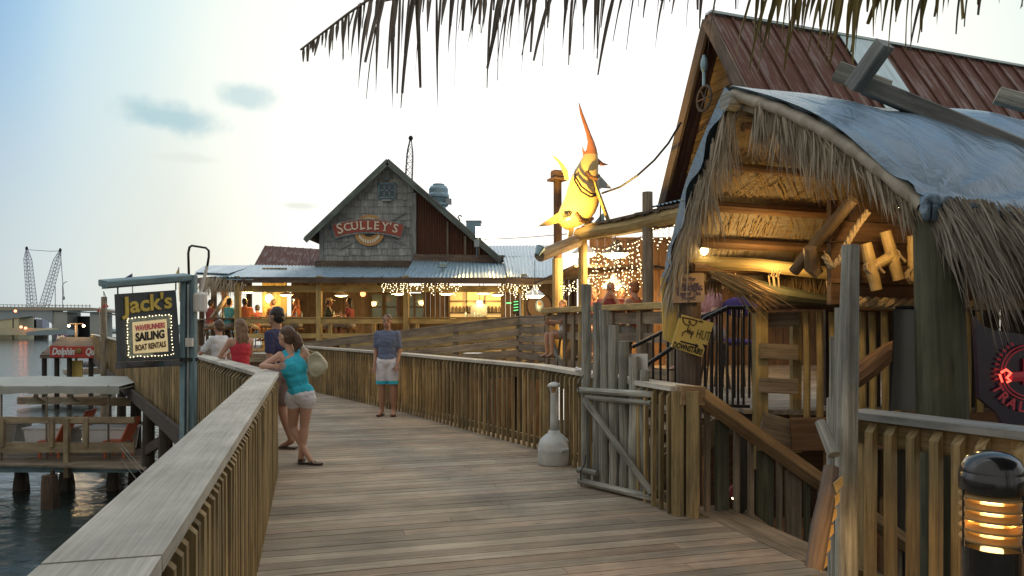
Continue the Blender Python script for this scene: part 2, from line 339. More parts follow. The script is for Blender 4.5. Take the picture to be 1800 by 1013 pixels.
    def grid(self, fn, nu, nv, su=1.0, sv=1.0, thick=0.0):
        vs = [fn(i / nu, j / nv) for i in range(nu + 1) for j in range(nv + 1)]; W = nv + 1
        fs = []; uvs = []
        for i in range(nu):
            for j in range(nv):
                fs.append([i * W + j, (i + 1) * W + j, (i + 1) * W + j + 1, i * W + j + 1])
                uvs.append([(i / nu * su, j / nv * sv), ((i + 1) / nu * su, j / nv * sv), ((i + 1) / nu * su, (j + 1) / nv * sv), (i / nu * su, (j + 1) / nv * sv)])
        return self.add(vs, fs, uvs)
    def ell(self, c, r, n=12, m=8, q=None):
        c = V(c); vs = []; fs = []
        for i in range(m + 1):
            th = math.pi * (i + .02) / (m + .04)
            for k in range(n):
                a = 2 * math.pi * k / n; p = V((r[0] * math.sin(th) * math.cos(a), r[1] * math.sin(th) * math.sin(a), r[2] * math.cos(th)))
                vs.append(c + (q @ p if q else p))
        for i in range(m):
            for k in range(n): j = (k + 1) % n; fs.append([i * n + k, (i + 1) * n + k, (i + 1) * n + j, i * n + j])
        fs.append(list(range(n - 1, -1, -1))); fs.append([m * n + k for k in range(n)])
        return self.add(vs, fs)
    def capsule(self, p0, r0, p1, r1, n=12):
        p0 = V(p0); p1 = V(p1); d = (p1 - p0); 
        if d.length < 1e-5: d = V((0, 0, 1e-3))
        dn = d.normalized()
        return self.tube([p0 - dn * r0 * .95, p0 - dn * r0 * .6, p0, p1, p1 + dn * r1 * .6, p1 + dn * r1 * .95], [r0 * .3, r0 * .8, r0, r1, r1 * .8, r1 * .3], n)
    def blade(self, p, d, ln, w, n, droop=.3, fold=.25, seg=3, twist=0.0, tip=.02):
        """one palm leaflet: a folded, tapering, drooping strip"""
        p = V(p); d = V(d).normalized(); s = d.cross(V(n)); s = s.normalized() if s.length > 1e-4 else V((1, 0, 0))
        vs = []; uvv = []; o = random.random() * 9
        for i in range(seg + 1):
            t = i / seg; ww = w * (.55 + .9 * t if t < .35 else (1 - t) * (1.32 - tip * 1.5) + tip)
            s2 = s if not twist else (Matrix.Rotation(twist * t, 3, d) @ s)
            fn = d.cross(s2)
            vs += [p - s2 * ww / 2, p + fn * ww * fold, p + s2 * ww / 2]; uvv += [(o + t * ln, o), (o + t * ln, o + ww / 2), (o + t * ln, o + ww)]
            d = (d + V((0, 0, -droop / seg))).normalized(); p = p + d * ln / seg
        fs = []
        for i in range(seg):
            a = i * 3; fs += [[a, a + 3, a + 4, a + 1], [a + 1, a + 4, a + 5, a + 2]]
        return self.add(vs, fs, [[uvv[i] for i in f] for f in fs])
    def mesh(self, name, org=V((0, 0, 0))):
        me = bpy.data.meshes.new(name); me.from_pydata([tuple(x - org) for x in self.v], [], self.f)
        ul = me.uv_layers.new(name='UVMap'); flat = []
        for u in self.uv:
            for a in u: flat += [a[0], a[1]]
        ul.data.foreach_set('uv', flat)
        me.polygons.foreach_set('material_index', self.mi); return me
    def build(self, name, m, parent=None, smooth=False, fix=True, org=None):
        base = V((0, 0, 0))
        if parent is not None: base = V(parent['_o'])
        g = V(org) if org is not None else base
        me = self.mesh(name, g)
        for x in (m if isinstance(m, (list, tuple)) else [m]): me.materials.append(M[x] if isinstance(x, str) else x)
        if fix:
            b = bmesh.new(); b.from_mesh(me); bmesh.ops.recalc_face_normals(b, faces=b.faces); b.to_mesh(me); b.free()
        if smooth: me.shade_smooth()
        o = bpy.data.objects.new(name, me); COL.objects.link(o)
        o['_o'] = tuple(g)
        if parent is not None: o.parent = parent
        o.location = g - base
        return o
USED = set()
def tag(o, label, cat, group=None):
    o['label'] = label; o['category'] = cat
    if group: o['group'] = group
    return o
def thing(name, label, cat, loc, group=None):
    o = bpy.data.objects.new(name, None); COL.objects.link(o); o.location = loc; o.empty_display_size = .1
    o['_o'] = tuple(loc); return tag(o, label, cat, group)
def struct(o): o['kind'] = 'structure'; return o
def dup(o, name, parent, wloc):
    c = o.copy(); COL.objects.link(c); c.parent = parent; c.location = V(wloc) - V(parent['_o']) if parent is not None else V(wloc); c['_o'] = tuple(wloc); return c
def copy_thing(o, loc, label=None):
    c = o.copy(); COL.objects.link(c); c.location = loc; c['_o'] = tuple(loc)
    if label: c['label'] = label
    for ch in list(o.children):
        d = ch.copy(); COL.objects.link(d); d.parent = c
        for g in ch.children:
            e = g.copy(); COL.objects.link(e); e.parent = d
    return c
def add_light(parent, kind, wloc, energy, color, size=.05, target=None, spot=60, blend=.6):
    l = bpy.data.lights.new('lamp_light', kind); l.energy = energy; l.color = color; l.shadow_soft_size = size
    if kind == 'SPOT': l.spot_size = R(spot); l.spot_blend = blend
    o = bpy.data.objects.new('lamp_light', l); COL.objects.link(o); o.parent = parent; o.location = V(wloc) - V(parent['_o'])
    if target is not None: o.rotation_euler = (V(target) - V(wloc)).to_track_quat('-Z', 'Y').to_euler()
    return o
def text_mb(mb, s, O, Rt, U, size, depth=.004, bold=0.0, cx=True, arc=None, shear=0.0, width=None):
    """lettering cut as real raised letters on the plane (O, Rt, U)"""
    Rt = V(Rt).normalized(); U = V(U).normalized(); Nn = Rt.cross(U).normalized(); O = V(O)
    cu = bpy.data.curves.new('t', 'FONT'); cu.body = s; cu.size = size; cu.offset = bold; cu.extrude = depth / 2; cu.resolution_u = 3; cu.shear = shear
    if cx: cu.align_x = 'CENTER'
    cu.align_y = 'CENTER'
    ob = bpy.data.objects.new('t', cu); COL.objects.link(ob); bpy.context.view_layer.update()
    me = bpy.data.meshes.new_from_object(ob.evaluated_get(bpy.context.evaluated_depsgraph_get()))
    xs = [v.co.x for v in me.vertices]; k = 1.0
    if width and xs: k = width / (max(xs) - min(xs))
    vs = []
    for v in me.vertices:
        x, y, z = v.co.x * k, v.co.y, v.co.z
        if arc: a = x / arc; x2 = math.sin(a) * (arc + y); y2 = math.cos(a) * (arc + y) - arc; x, y = x2, y2
        vs.append(O + Rt * x + U * y + Nn * (z + depth / 2))
    mb.add(vs, [list(p.vertices) for p in me.polygons])
    bpy.data.objects.remove(ob); bpy.data.curves.remove(cu); bpy.data.meshes.remove(me); return mb
def clip(poly, f):
    """keep the part of a polygon where f(p) >= 0 (f linear)"""
    out = []
    for i in range(len(poly)):
        a, b = poly[i], poly[(i + 1) % len(poly)]; fa, fb = f(a), f(b)
        if fa >= 0: out.append(a)
        if (fa >= 0) != (fb >= 0): out.append(a + (b - a) * (fa / (fa - fb)))
    return out
def planks(mb, poly, d, wd, gap, th, z, jit=.0):
    """boards laid in direction d, cut to the outline poly (plan view)"""
    d = V(d).normalized(); n = V((-d.y, d.x, 0)); poly = [V((p[0], p[1], 0)) for p in poly]
    lo_ = min(p.dot(n) for p in poly); hi_ = max(p.dot(n) for p in poly); k = lo_
    while k < hi_:
        q = clip(clip(poly, lambda p: p.dot(n) - k), lambda p: k + wd - p.dot(n))
        if len(q) > 2:
            zz = z + random.uniform(-jit, 0)
            # break long runs into butt-jointed lengths
            a = min(p.dot(d) for p in q); b = max(p.dot(d) for p in q); cuts = [a - 1]; x = a + random.uniform(1.2, 4.8)
            while x < b - .6: cuts.append(x); x += random.uniform(3.2, 4.9)
            cuts.append(b + 1)
            for c0, c1 in zip(cuts, cuts[1:]):
                r = clip(clip(q, lambda p: p.dot(d) - c0 - .002), lambda p: c1 - .002 - p.dot(d))
                if len(r) > 2: mb.slab([V((p.x, p.y, zz)) for p in r], V((0, 0, -th)), d)
        k += wd + gap
    return mb
def corrug(mb, a, b, c, d, period=.1, amp=.018, th=.0, rib=False):
    """corrugated sheet, a-b along the eave, d-c along the top; ridges run a->d"""
    a, b, c, d = map(V, (a, b, c, d)); nrm_ = (b - a).cross(d - a).normalized(); Ln = (b - a).length; n = max(4, int(Ln / period) * 4)
    def fn(i, j):
        p = (a + (b - a) * i).lerp(d + (c - d) * i, j); ph = i * Ln / period
        if rib: h = amp if (ph % 1) < .14 else 0
        else: h = amp * math.sin(ph * 2 * math.pi)
        return p + nrm_ * h
    n = int(Ln / period) * (7 if rib else 4)
    # UV: u runs down the slope
    vs = []; fs = []; uvs = []; H = (d - a).length
    for i in range(n + 1): vs += [fn(i / n, 0), fn(i / n, 1)]
    for i in range(n): fs.append([2 * i, 2 * i + 2, 2 * i + 3, 2 * i + 1]); x0, x1 = i / n * Ln, (i + 1) / n * Ln; uvs.append([(0, x0), (0, x1), (H, x1), (H, x0)])
    mb.add(vs, fs, uvs); return mb

# ------------------------------------------------------------ railings with pickets
def railing(name, label, pts, inner, zt=1.07, capw=.235, capt=.04, sp=.125, bot=-.05, z0=0.0, posts=1.9, mw='rail', mc='cap', bw=.042, cat='railing', group=None, post_dn=.35, off=.085, near=False):
    pts = [V((p[0], p[1], 0)) for p in pts]; base = V((pts[0].x, pts[0].y, z0)); T = thing(name, label, cat, base, group)
    m = MB()
    # mitred cap
    for i in range(len(pts) - 1):
        a, b = pts[i], pts[i + 1]; d = (b - a).normalized(); n = V((-d.y, d.x, 0))
        def side(k, pt):
            if 0 < k < len(pts) - 1:
                d0 = (pts[k] - pts[k - 1]).normalized(); d1 = (pts[k + 1] - pts[k]).normalized(); bis = (V((-d0.y, d0.x, 0)) + V((-d1.y, d1.x, 0))).normalized(); return bis / bis.dot(n)
            return n
        na, nb = side(i, a), side(i + 1, b); wv = capw / 2; zc = V((0, 0, zt))
        q = [a - na * wv + zc, b - nb * wv + zc, b + nb * wv + zc, a + na * wv + zc]
        # cap boards about 3.6 m long
        k = max(1, round((b - a).length / 3.6))
        for j in range(k):
            t0, t1 = j / k + (.0012 if j else 0), (j + 1) / k
            r = [q[0].lerp(q[1], t0), q[0].lerp(q[1], t1), q[3].lerp(q[2], t1), q[3].lerp(q[2], t0)]
            m.slab(r, V((0, 0, -capt)), d)
    m.build('cap_rail', mc, T)
    m = MB(); mbot = MB(); P0 = None; bal = None; cnt = 0; extra = MB()
    sec = .045 if not near else .042
    for i in range(len(pts) - 1):
        a, b = pts[i], pts[i + 1]; d = (b - a).normalized(); n = V((-d.y, d.x, 0)) * inner; Ln = (b - a).length
        zc = zt - capt - .002
        m.beam(a + n * off * .35 + Z * (zc - .07), b + n * off * .35 + Z * (zc - .07), .036, .138, ch=.004)
        mbot.beam(a + n * off * .35 + Z * (z0 + .10), b + n * off * .35 + Z * (z0 + .10), .036, .088)
        k = max(1, round(Ln / posts))
        for j in range(k + (1 if i == len(pts) - 2 else 0)):
            c = a + d * (Ln * j / k) - n * .045
            c = a + d * (Ln * j / k + (.05 if j == 0 else (-.05 if j == k else 0))) - n * .037
            if P0 is None:
                p = MB(); p.beam(V((0, 0, z0 - post_dn)), V((0, 0, zc)), .09, .09, up=d, ch=.006); P0 = p.build('post', mw, None, org=V((0, 0, 0))); P0.parent = T; P0.location = c - base; P0['_o'] = tuple(c)
            else: dup(P0, 'post', T, c)
        if bal is None or True:
            # picket with a slanted top, cut like the real ones
            p = MB(); h = bw / 2; zb, ztop = z0 + bot, zc - .012
            prof = [(-h, zb), (h, zb + .0), (h, ztop - bw), (-h, ztop)]
            vs = [n.normalized() * x + d * s_ * h * .95 + Z * y for s_ in (-1, 1) for x, y in prof]
            fs = [[0, 1, 2, 3], [7, 6, 5, 4], [0, 4, 5, 1], [1, 5, 6, 2], [2, 6, 7, 3], [3, 7, 4, 0]]
            def fuv(f): return [((vs[q_].z), (vs[q_] - Z * vs[q_].z).dot(n + d * 1.3)) for q_ in f]
            p.add(vs, fs, [fuv(f) for f in fs])
            bal = p.build('baluster', mw, None, org=V((0, 0, 0))); used = False
        q = max(1, int(Ln / sp))
        for j in range(q):
            c = a + d * (sp * (j + .5) + random.uniform(-.006, .006)) + n * off
            if cnt < 100:
                if not used: bal.parent = T; bal.location = c - base; bal['_o'] = tuple(c); used = True; bo = bal
                else: bo = dup(bal, 'baluster', T, c)
                bo.rotation_euler = (random.uniform(-.006, .006), random.uniform(-.006, .006), random.uniform(-.05, .05))
            else: extra.add([v + c for v in vs], fs, [fuv(f) for f in fs])
            cnt += 1
    if extra.v: extra.build('balusters', mw, T)['kind'] = 'stuff'
    m.build('top_rail', mw, T); mbot.build('bottom_rail', mw, T)
    return T
def board_rail(name, label, p0, p1, h=1.0, rows=4, mw='oldrail', posts=5, cat='railing', capw=.2, mcap=None, bh=.135, drop=.25, group=None, side=1):
    """railing of horizontal boards on posts; p0/p1 are the floor points"""
    p0 = V(p0); p1 = V(p1); T = thing(name, label, cat, p0, group); d = (p1 - p0); dh = V((d.x, d.y, 0)).normalized(); n = V((-dh.y, dh.x, 0)) * side
    m = MB(); m.beam(p0 + Z * h, p1 + Z * h, capw, .04, ch=.005); m.build('cap_rail', mcap or mw, T)
    for r in range(rows):
        z = h - .1 - r * (h - .12) / rows
        b = MB(); b.beam(p0 + Z * z + n * .065, p1 + Z * z + n * .065, .03, bh, ch=.004); b.build('rail_board', mw, T)
    for j in range(posts):
        c = p0.lerp(p1, (j + .03) / (posts - 1 + .06)); b = MB(); b.beam(c - Z * drop, c + Z * (h - .022), .095, .095, up=dh, ch=.006); b.build('post', mw, T)
    return T
# ------------------------------------------------------------ people
def solid(mb, name, m, parent, vox, sm=5, extra=None, fold=0.0):
    me = mb.mesh('tmp'); ob = bpy.data.objects.new('tmp', me); COL.objects.link(ob)
    b = bmesh.new(); b.from_mesh(me); bmesh.ops.recalc_face_normals(b, faces=b.faces); b.to_mesh(me); b.free()
    r = ob.modifiers.new('r', 'REMESH'); r.mode = 'VOXEL'; r.voxel_size = vox
    s = ob.modifiers.new('s', 'SMOOTH'); s.factor = .5; s.iterations = sm
    bpy.context.view_layer.update()
    me2 = bpy.data.meshes.new_from_object(ob.evaluated_get(bpy.context.evaluated_depsgraph_get()))
    bpy.data.objects.remove(ob)
    base = V(parent['_o'])
    if fold:
        for v in me2.vertices:
            c_ = v.co; f_ = noise.noise(V((c_.x * 9, c_.y * 9, c_.z * 22))) * .7 + noise.noise(V((c_.x * 26 + c_.z * 20, c_.y * 26, c_.z * 18))) * .5
            v.co += v.normal * f_ * fold
    vs = [v.co.copy() for v in me2.vertices]; fs = [list(p.vertices) for p in me2.polygons]; bpy.data.meshes.remove(me2)
    q = MB(); q.add(vs, fs)
    if extra: q.add(extra.v, extra.f)
    return q.build(name, m, parent, smooth=True, fix=False)
STAND = dict(pelvis=(0, 0, .95), chest=(0, 0, 1.27), neck=(0, -.005, 1.46), head=(0, .02, 1.605),
             sh=(.162, 0, 1.395), el=(.205, -.03, 1.12), ha=(.215, .06, .87), hip=(.085, 0, .92), kn=(.10, .01, .50), an=(.10, -.02, .085), toe=(.12, .13, .03))
SIT = dict(pelvis=(0, 0, .55), chest=(0, .03, .88), neck=(0, .03, 1.07), head=(0, .07, 1.21),
           sh=(.175, .03, 1.01), el=(.23, .14, .76), ha=(.12, .36, .80), hip=(.09, .02, .54), kn=(.11, .43, .54), an=(.11, .42, .10), toe=(.12, .57, .05))
def person(label, loc, yaw, pose=STAND, over=None, H=1.7, skin='skin', hair='hair_b', hairstyle='short', top='c_white', bottom='c_shorts', sleeve=.5, legcov=.45, vox=.016, look=None, female=False, extra_fn=None, strap=False, neckline=0.0, toph=None, cap=None, shoes='sandal', build=1.0, group=None):
    k = H / 1.72; loc = V(loc); q = Matrix.Rotation(yaw, 3, 'Z'); T = thing('person', label, 'person', loc, group)
    J = {}
    for n_, p in pose.items():
        if n_ in ('pelvis', 'chest', 'neck', 'head'): J[n_] = V(p)
        else: J[n_ + 'R'] = V(p); J[n_ + 'L'] = V((-p[0], p[1], p[2]))
    for n_, p in (over or {}).items(): J[n_] = V(p)
    fw = lambda p: loc + q @ (V(p) * k)
    W = {n_: fw(p) for n_, p in J.items()}
    b = build; r = lambda x: x * k * b
    def lm(a, c, t): return W[a].lerp(W[c], t)
    yq = q.to_4x4().to_3x3()
    sp = W['neck'] - W['pelvis']; _, sx_, fx_ = basis(sp, q @ V((0, 1, 0)))
    def tq(a, c):                                       # frame of a torso piece: x across, y forward, z along
        z_ = (W[c] - W[a]).normalized(); x_ = q @ V((1, 0, 0)); x_ = (W['shR'] - W['shL']).normalized() if a == 'chest' else x_
        y_ = z_.cross(x_).normalized(); x_ = y_.cross(z_).normalized(); return Matrix((x_, y_, z_)).transposed()
    def torso(m, g=0.0, upto=1.0):
        m.ell(lm('pelvis', 'chest', .0), (r(.165 if female else .155) + g, r(.115) + g, r(.13) + g), 16, 10, tq('pelvis', 'chest'))
        m.ell(lm('pelvis', 'chest', .5), (r(.128 if female else .145) + g, r(.095) + g, r(.16) + g), 16, 10, tq('pelvis', 'chest'))
        m.ell(lm('pelvis', 'chest', 1.0), (r(.155 if female else .172) + g, r(.108) + g, r(.17) + g), 16, 10, tq('pelvis', 'chest'))
        if upto > .5: m.ell(lm('chest', 'neck', .55), (r(.135 if female else .155) + g, r(.075) + g, r(.085) + g), 14, 8, tq('chest', 'neck'))
    m = MB(); torso(m)
    m.capsule(lm('neck', 'chest', .25), r(.058), lm('neck', 'head', .6), r(.05))
    hq = q if look is None else q @ Matrix.Rotation(look, 3, 'Z')
    hc = W['head']; hp = lambda x, y, z: hc + hq @ (V((x, y, z)) * k)
    m.ell(hp(0, -.008, .025), (.073 * k, .090 * k, .098 * k), 16, 12, hq); m.ell(hp(0, .022, -.045), (.055 * k, .062 * k, .065 * k), 14, 10, hq)
    m.ell(hp(0, .088, -.01), (.013 * k, .022 * k, .022 * k), 8, 6, hq)
    for s in (-1, 1): m.ell(hp(.073 * s, -.005, 0), (.012 * k, .02 * k, .032 * k), 8, 6, hq)
    ex = MB()
    for s, a in ((1, 'R'), (-1, 'L')):
        m.capsule(W['sh' + a], r(.055), lm('sh' + a, 'chest', .35), r(.07))
        m.capsule(W['sh' + a], r(.05 if female else .056), W['el' + a], r(.037)); m.capsule(W['el' + a], r(.039), W['ha' + a], r(.025))
        m.capsule(W['hip' + a], r(.092), W['kn' + a], r(.058)); m.capsule(lm('kn' + a, 'an' + a, 0), r(.056), lm('kn' + a, 'an' + a, .3), r(.058)); m.capsule(lm('kn' + a, 'an' + a, .3), r(.058), W['an' + a], r(.036))
        m.capsule(W['an' + a], r(.038), W['toe' + a], r(.030))
        # hand: palm, four unequal bent fingers, thumb off the side of the palm
        fd = (W['ha' + a] - W['el' + a]).normalized(); _, s_, u_ = basis(fd, q @ V((0, 1, .2)))
        hd = W['ha' + a]; m.ell(hd + fd * .045 * k, (.038 * k, .018 * k, .05 * k), 10, 8, Matrix((s_, u_, fd)).transposed())
        for i, ln in enumerate((.062, .072, .068, .052)):
            o_ = hd + fd * .085 * k + s_ * (.028 - .0185 * i) * k; mid = o_ + (fd * .85 + u_ * .35) * ln * .5 * k; ex.capsule(o_, .0088 * k, mid, .008 * k, 6); ex.capsule(mid, .008 * k, mid + (fd * .5 + u_ * .8).normalized() * ln * .5 * k, .0068 * k, 6)
        o_ = hd + fd * .03 * k + s_ * .034 * k; ex.capsule(o_, .011 * k, o_ + (s_ * .7 + fd * .7) * .045 * k, .009 * k, 6); ex.capsule(o_ + (s_ * .7 + fd * .7) * .045 * k, .009 * k, o_ + (s_ * .8 + fd * 1.5) * .05 * k, .007 * k, 6)
    body = solid(m, 'body', skin, T, vox * .8, 4, ex)
    # face
    e = MB()
    for s in (-1, 1): e.ell(hp(.03 * s, .079, .012), (.011 * k, .007 * k, .006 * k), 8, 6, hq); e.ell(hp(.031 * s, .082, .034), (.017 * k, .005 * k, .004 * k), 8, 4, hq)
    e.build('eyes', 'eye', body, smooth=True)
    e = MB(); e.ell(hp(0, .083, -.052), (.022 * k, .007 * k, .006 * k), 8, 6, hq); e.build('mouth', 'lip', body, smooth=True)
    # clothing
    g = .013 * k; t = MB(); torso(t, g, 1.0 if not strap else 0.0)
    if strap:
        if strap == 'tank':
            t.ell(lm('chest', 'neck', .45), (r(.105) + g, r(.08) + g, r(.07) + g), 14, 8, tq('chest', 'neck'))
            for a in 'LR': t.capsule(lm('chest', 'neck', .4) + (W['sh' + a] - W['chest']) * .35, r(.07), lm('neck', 'sh' + a, .45) + Z * .0, r(.045))
    else:
        for a in 'LR':
            t.capsule(W['sh' + a], r(.060) + g * .2, lm('sh' + a, 'chest', .35), r(.078) + g); t.capsule(W['sh' + a], r(.060) + g * .2, lm('sh' + a, 'el' + a, min(sleeve, 1)), r(.046) + g * .7)
            if sleeve > 1: t.capsule(W['el' + a], r(.044) + g, lm('el' + a, 'ha' + a, sleeve - 1), r(.034) + g)
    t.ell(lm('pelvis', 'chest', .08), (r(.158) + g, r(.115) + g, r(.12)), 14, 8, tq('pelvis', 'chest'))
    solid(t, 'top', top, T, vox, 3, fold=.010 * k)
    t = MB(); g2 = .019 * k
    t.ell(lm('pelvis', 'chest', -.08), (r(.163) + g2, r(.118) + g2, r(.12)), 14, 10, tq('pelvis', 'chest'))
    for a in 'LR':
        t.capsule(W['hip' + a], r(.097) + g2, lm('hip' + a, 'kn' + a, min(legcov, .97) - .1), r(.088 if legcov < .4 else .078) + g2, 14)
        if legcov > 1: t.capsule(W['kn' + a], r(.062) + g2, lm('kn' + a, 'an' + a, legcov - 1), r(.05) + g2)
    solid(t, 'shorts' if legcov <= 1 else 'trousers', bottom, T, vox, 3, fold=.008 * k)
    if shoes:
        for a in 'LR':
            t = MB(); d_ = (W['toe' + a] - W['an' + a]); d_.z = 0; d_.normalize(); hl = W['an' + a] - d_ * .04 * k; hl.z = W['toe' + a].z - .02 * k
            te = W['toe' + a] + d_ * .05 * k; te.z = hl.z; sd_ = V((-d_.y, d_.x, 0))
            pr = [(-.03, .026), (.0, .034), (.09, .032), (.17, .045), (.22, .038), (.245, .015)]
            pts = [hl + d_ * x * k - sd_ * y * k for x, y in pr] + [hl + d_ * x * k + sd_ * y * k for x, y in reversed(pr)]
            t.slab(pts, Z * .018 * k); t.beam(hl + d_ * .14 * k + sd_ * .04 * k + Z * .02, W['toe' + a] - d_ * .02 * k + Z * .035 * k, .012, .006); t.beam(hl + d_ * .14 * k - sd_ * .04 * k + Z * .02, W['toe' + a] - d_ * .02 * k + Z * .035 * k, .012, .006)
            t.build('sandal', shoes, T)
    # hair
    h = MB()
    if hairstyle != 'bald':
        h.ell(hp(0, -.022, .042), (.083 * k, .092 * k, .092 * k), 16, 10, hq)
        h.ell(hp(0, -.045, .0), (.08 * k, .065 * k, .085 * k), 14, 8, hq)
        if hairstyle == 'pony':
            h.ell(hp(0, -.12, .03), (.036 * k, .05 * k, .04 * k), 10, 8, hq); h.capsule(hp(0, -.135, .03), .036 * k, hp(.01, -.165, -.06), .045 * k); h.capsule(hp(.01, -.165, -.06), .043 * k, hp(.0, -.13, -.15), .02 * k)
        if hairstyle == 'long':
            for xx in (-.045, 0, .045): h.capsule(hp(xx, -.06, .0), .05 * k, hp(xx * 1.3, -.085, -.17), .045 * k); h.capsule(hp(xx * 1.3, -.085, -.17), .045 * k, hp(xx * 1.1, -.10, -.29), .02 * k)
        solid(h, 'hair', hair, T, min(vox, .012), 1, fold=.009 * k)
    if cap:
        c_ = MB(); c_.ell(hp(0, -.012, .065), (.084 * k, .098 * k, .078 * k), 14, 8, hq); c_.ell(hp(0, .09, .052), (.065 * k, .075 * k, .008 * k), 12, 4, hq); c_.build('cap', cap, T, smooth=True)
    if extra_fn: extra_fn(T, W, q, k)
    return T
# ============================================================ THE SETTING
WZ = -3.0
# water: one sheet to the horizon
m, t, b = mat('water'); K = t.links.new
b.inputs['Base Color'].default_value = (.03, .045, .042, 1); b.inputs['Roughness'].default_value = .09; b.inputs['IOR'].default_value = 1.33
gn = _n(t, 'ShaderNodeNewGeometry'); mp = _n(t, 'ShaderNodeMapping'); mp.inputs['Scale'].default_value = (1.1, 1.7, 1); K(gn.outputs['Position'], mp.inputs[0])
n1 = _n(t, 'ShaderNodeTexNoise', i={'Scale': 1.1, 'Detail': 6.0, 'Roughness': .55, 'Distortion': .4}); K(mp.outputs[0], n1.inputs['Vector'])
bp = _n(t, 'ShaderNodeBump', i={'Strength': .42, 'Distance': .16}); K(n1.outputs[0], bp.inputs['Height']); K(bp.outputs[0], b.inputs['Normal'])
M['water'] = m
q = MB(); q.grid(lambda i, j: V((-2500 + 5000 * i, -300 + 3800 * j, WZ)), 2, 2); struct(q.build('water', 'water', fix=False))
# mud and slab under the right-hand buildings
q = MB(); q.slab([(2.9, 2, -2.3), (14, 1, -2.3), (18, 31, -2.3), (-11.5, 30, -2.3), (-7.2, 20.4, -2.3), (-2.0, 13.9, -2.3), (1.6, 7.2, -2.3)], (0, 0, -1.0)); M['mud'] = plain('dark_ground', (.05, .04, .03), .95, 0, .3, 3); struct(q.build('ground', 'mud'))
# far shore
q = MB(); pts = [(-420, 420), (-60, 470), (120, 480), (400, 430), (400, 900), (-420, 900)]
q.slab([V((x, y, WZ - 1)) for x, y in pts], (0, 0, 2.2))
for k in range(46):
    x = -300 + k * 12 + random.uniform(-5, 5); q.ell((x, 500 + random.uniform(0, 60), WZ + 2), (random.uniform(7, 14), 9, random.uniform(4.5, 9)), 9, 6)
M['farland'] = plain('far_land', (.15, .19, .19), .9, 0, .2, .05); struct(q.build('terrain', 'farland'))
# boardwalk deck
q = MB()
dpoly = [(0.0, -2.2), (-2.70, 7.97), (-5.25, 12.35), (-10.8, 21.0), (-25.7, 45.2), (-22, 47), (-12.3, 28), (-7.9, 21.2), (-5.3, 18.85), (-1.9, 13.75), (.50, 9.5), (1.50, 6.38), (1.93, 4.93), (2.15, 4.4), (2.75, 3.45), (5.2, -2.2)]
planks(q, [(p[0], p[1]) for p in dpoly[:3] + dpoly[9:]], DB, .135, .009, .036, 0, .002)
planks(q, [dpoly[2], dpoly[3], dpoly[4], dpoly[5], dpoly[6], dpoly[7], dpoly[8], dpoly[9]], DB, .135, .009, .036, -.0005, .002)
q.cur = 1
for j_ in range(7):                                    # nail heads over the joists
    for i_ in range(150):
        for o2 in (-.045, .045):
            c = V((-.05, -1.0, .0012)) + V((.964, .265, 0)) * (.25 + j_ * .62) + DA * (i_ * .144 + .07 + o2 + .0) - V((.02, 0, 0))
            if c.y < 2.2 or c.y > 13 or c.x > 1.5 - (c.y - 6) * .29 - .15 or c.x < -.3 - .2746 * c.y: continue
            q.add([c + V((math.cos(a) * .0045, math.sin(a) * .0045, 0)) for a in (0, 1.26, 2.51, 3.77, 5.03)], [[0, 1, 2, 3, 4]])
q.cur = 0
struct(q.build('boardwalk_path', ['deck', 'black']))
q = MB()
for s in (.0, .9, 1.8, 2.7, 3.6):
    a = V((.15 + s * .93, -2, -.16)); q.beam(a, a + DA * (10.2 - s * 1.0), .06, .22)
q.beam((-2.78, 7.93, -.30), (-10.9, 21.0, -.30), .06, .30); q.beam((-10.9, 21.0, -.30), (-25.8, 45.2, -.30), .06, .30)
q.beam((1.47, 6.33, -.17), (.38, 9.5, -.17), .05, .24); q.beam((.38, 9.5, -.17), (-1.95, 13.8, -.17), .05, .24); q.beam((-1.95, 13.8, -.17), (-5.3, 18.9, -.17), .05, .24)
struct(q.build('boardwalk_path_joists', 'darkwood'))
# kerb plank along the stair opening
q = MB(); q.slab([(1.50, 6.40, .004), (1.93, 4.95, .004), (2.17, 4.86, .004), (2.16, 5.27, .004), (1.83, 6.47, .004)], (0, 0, -.06), (-.28, .96, 0)); struct(q.build('stair_kerb', 'oldrail'))
# restaurant floor + ramp floor + upper deck floor
RF = .85
q = MB(); planks(q, [(-7.75, 20.85), (1.3, 20.85), (1.3, 15.4), (7, 15.4), (8, 26), (3, 27.8), (-12, 27.8)], (1, 0, 0), .14, .006, .04, RF); q.beam((-7.75, 20.83, RF - .18), (1.3, 20.83, RF - .18), .05, .25); q.beam((-7.8, 20.85, RF - .18), (-12, 27.8, RF - .18), .05, .25); struct(q.build('restaurant_floor', 'oldrail'))
q = MB(); vx = -7.7
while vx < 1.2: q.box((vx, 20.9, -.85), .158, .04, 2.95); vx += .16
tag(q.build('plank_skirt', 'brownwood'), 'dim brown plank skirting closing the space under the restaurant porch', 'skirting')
q = MB()
ra, rb = V((-5.45, 19.05, .12)), V((.19, 15.5, .76)); rn = V((.53, .848, 0)); q.slab([ra, rb, rb + rn * 1.5, ra + rn * 1.5], (0, 0, -.05), rb - ra)
q.slab([rb, (.72, 14.3, .76), (1.6, 14.6, .76), (1.6, 17.2, .76), rb + rn * 1.5], (0, 0, -.05)); struct(q.build('ramp_floor', 'oldrail'))
UF = .76
q = MB(); planks(q, [(.78, 14.25), (2.3, 10.4), (2.25, 7.95), (2.25, 7.15), (5.6, 6.5), (11, 6.5), (11, 15.35), (1.35, 15.35)], DB, .14, .006, .04, UF); struct(q.build('upper_deck_floor', 'deck'))

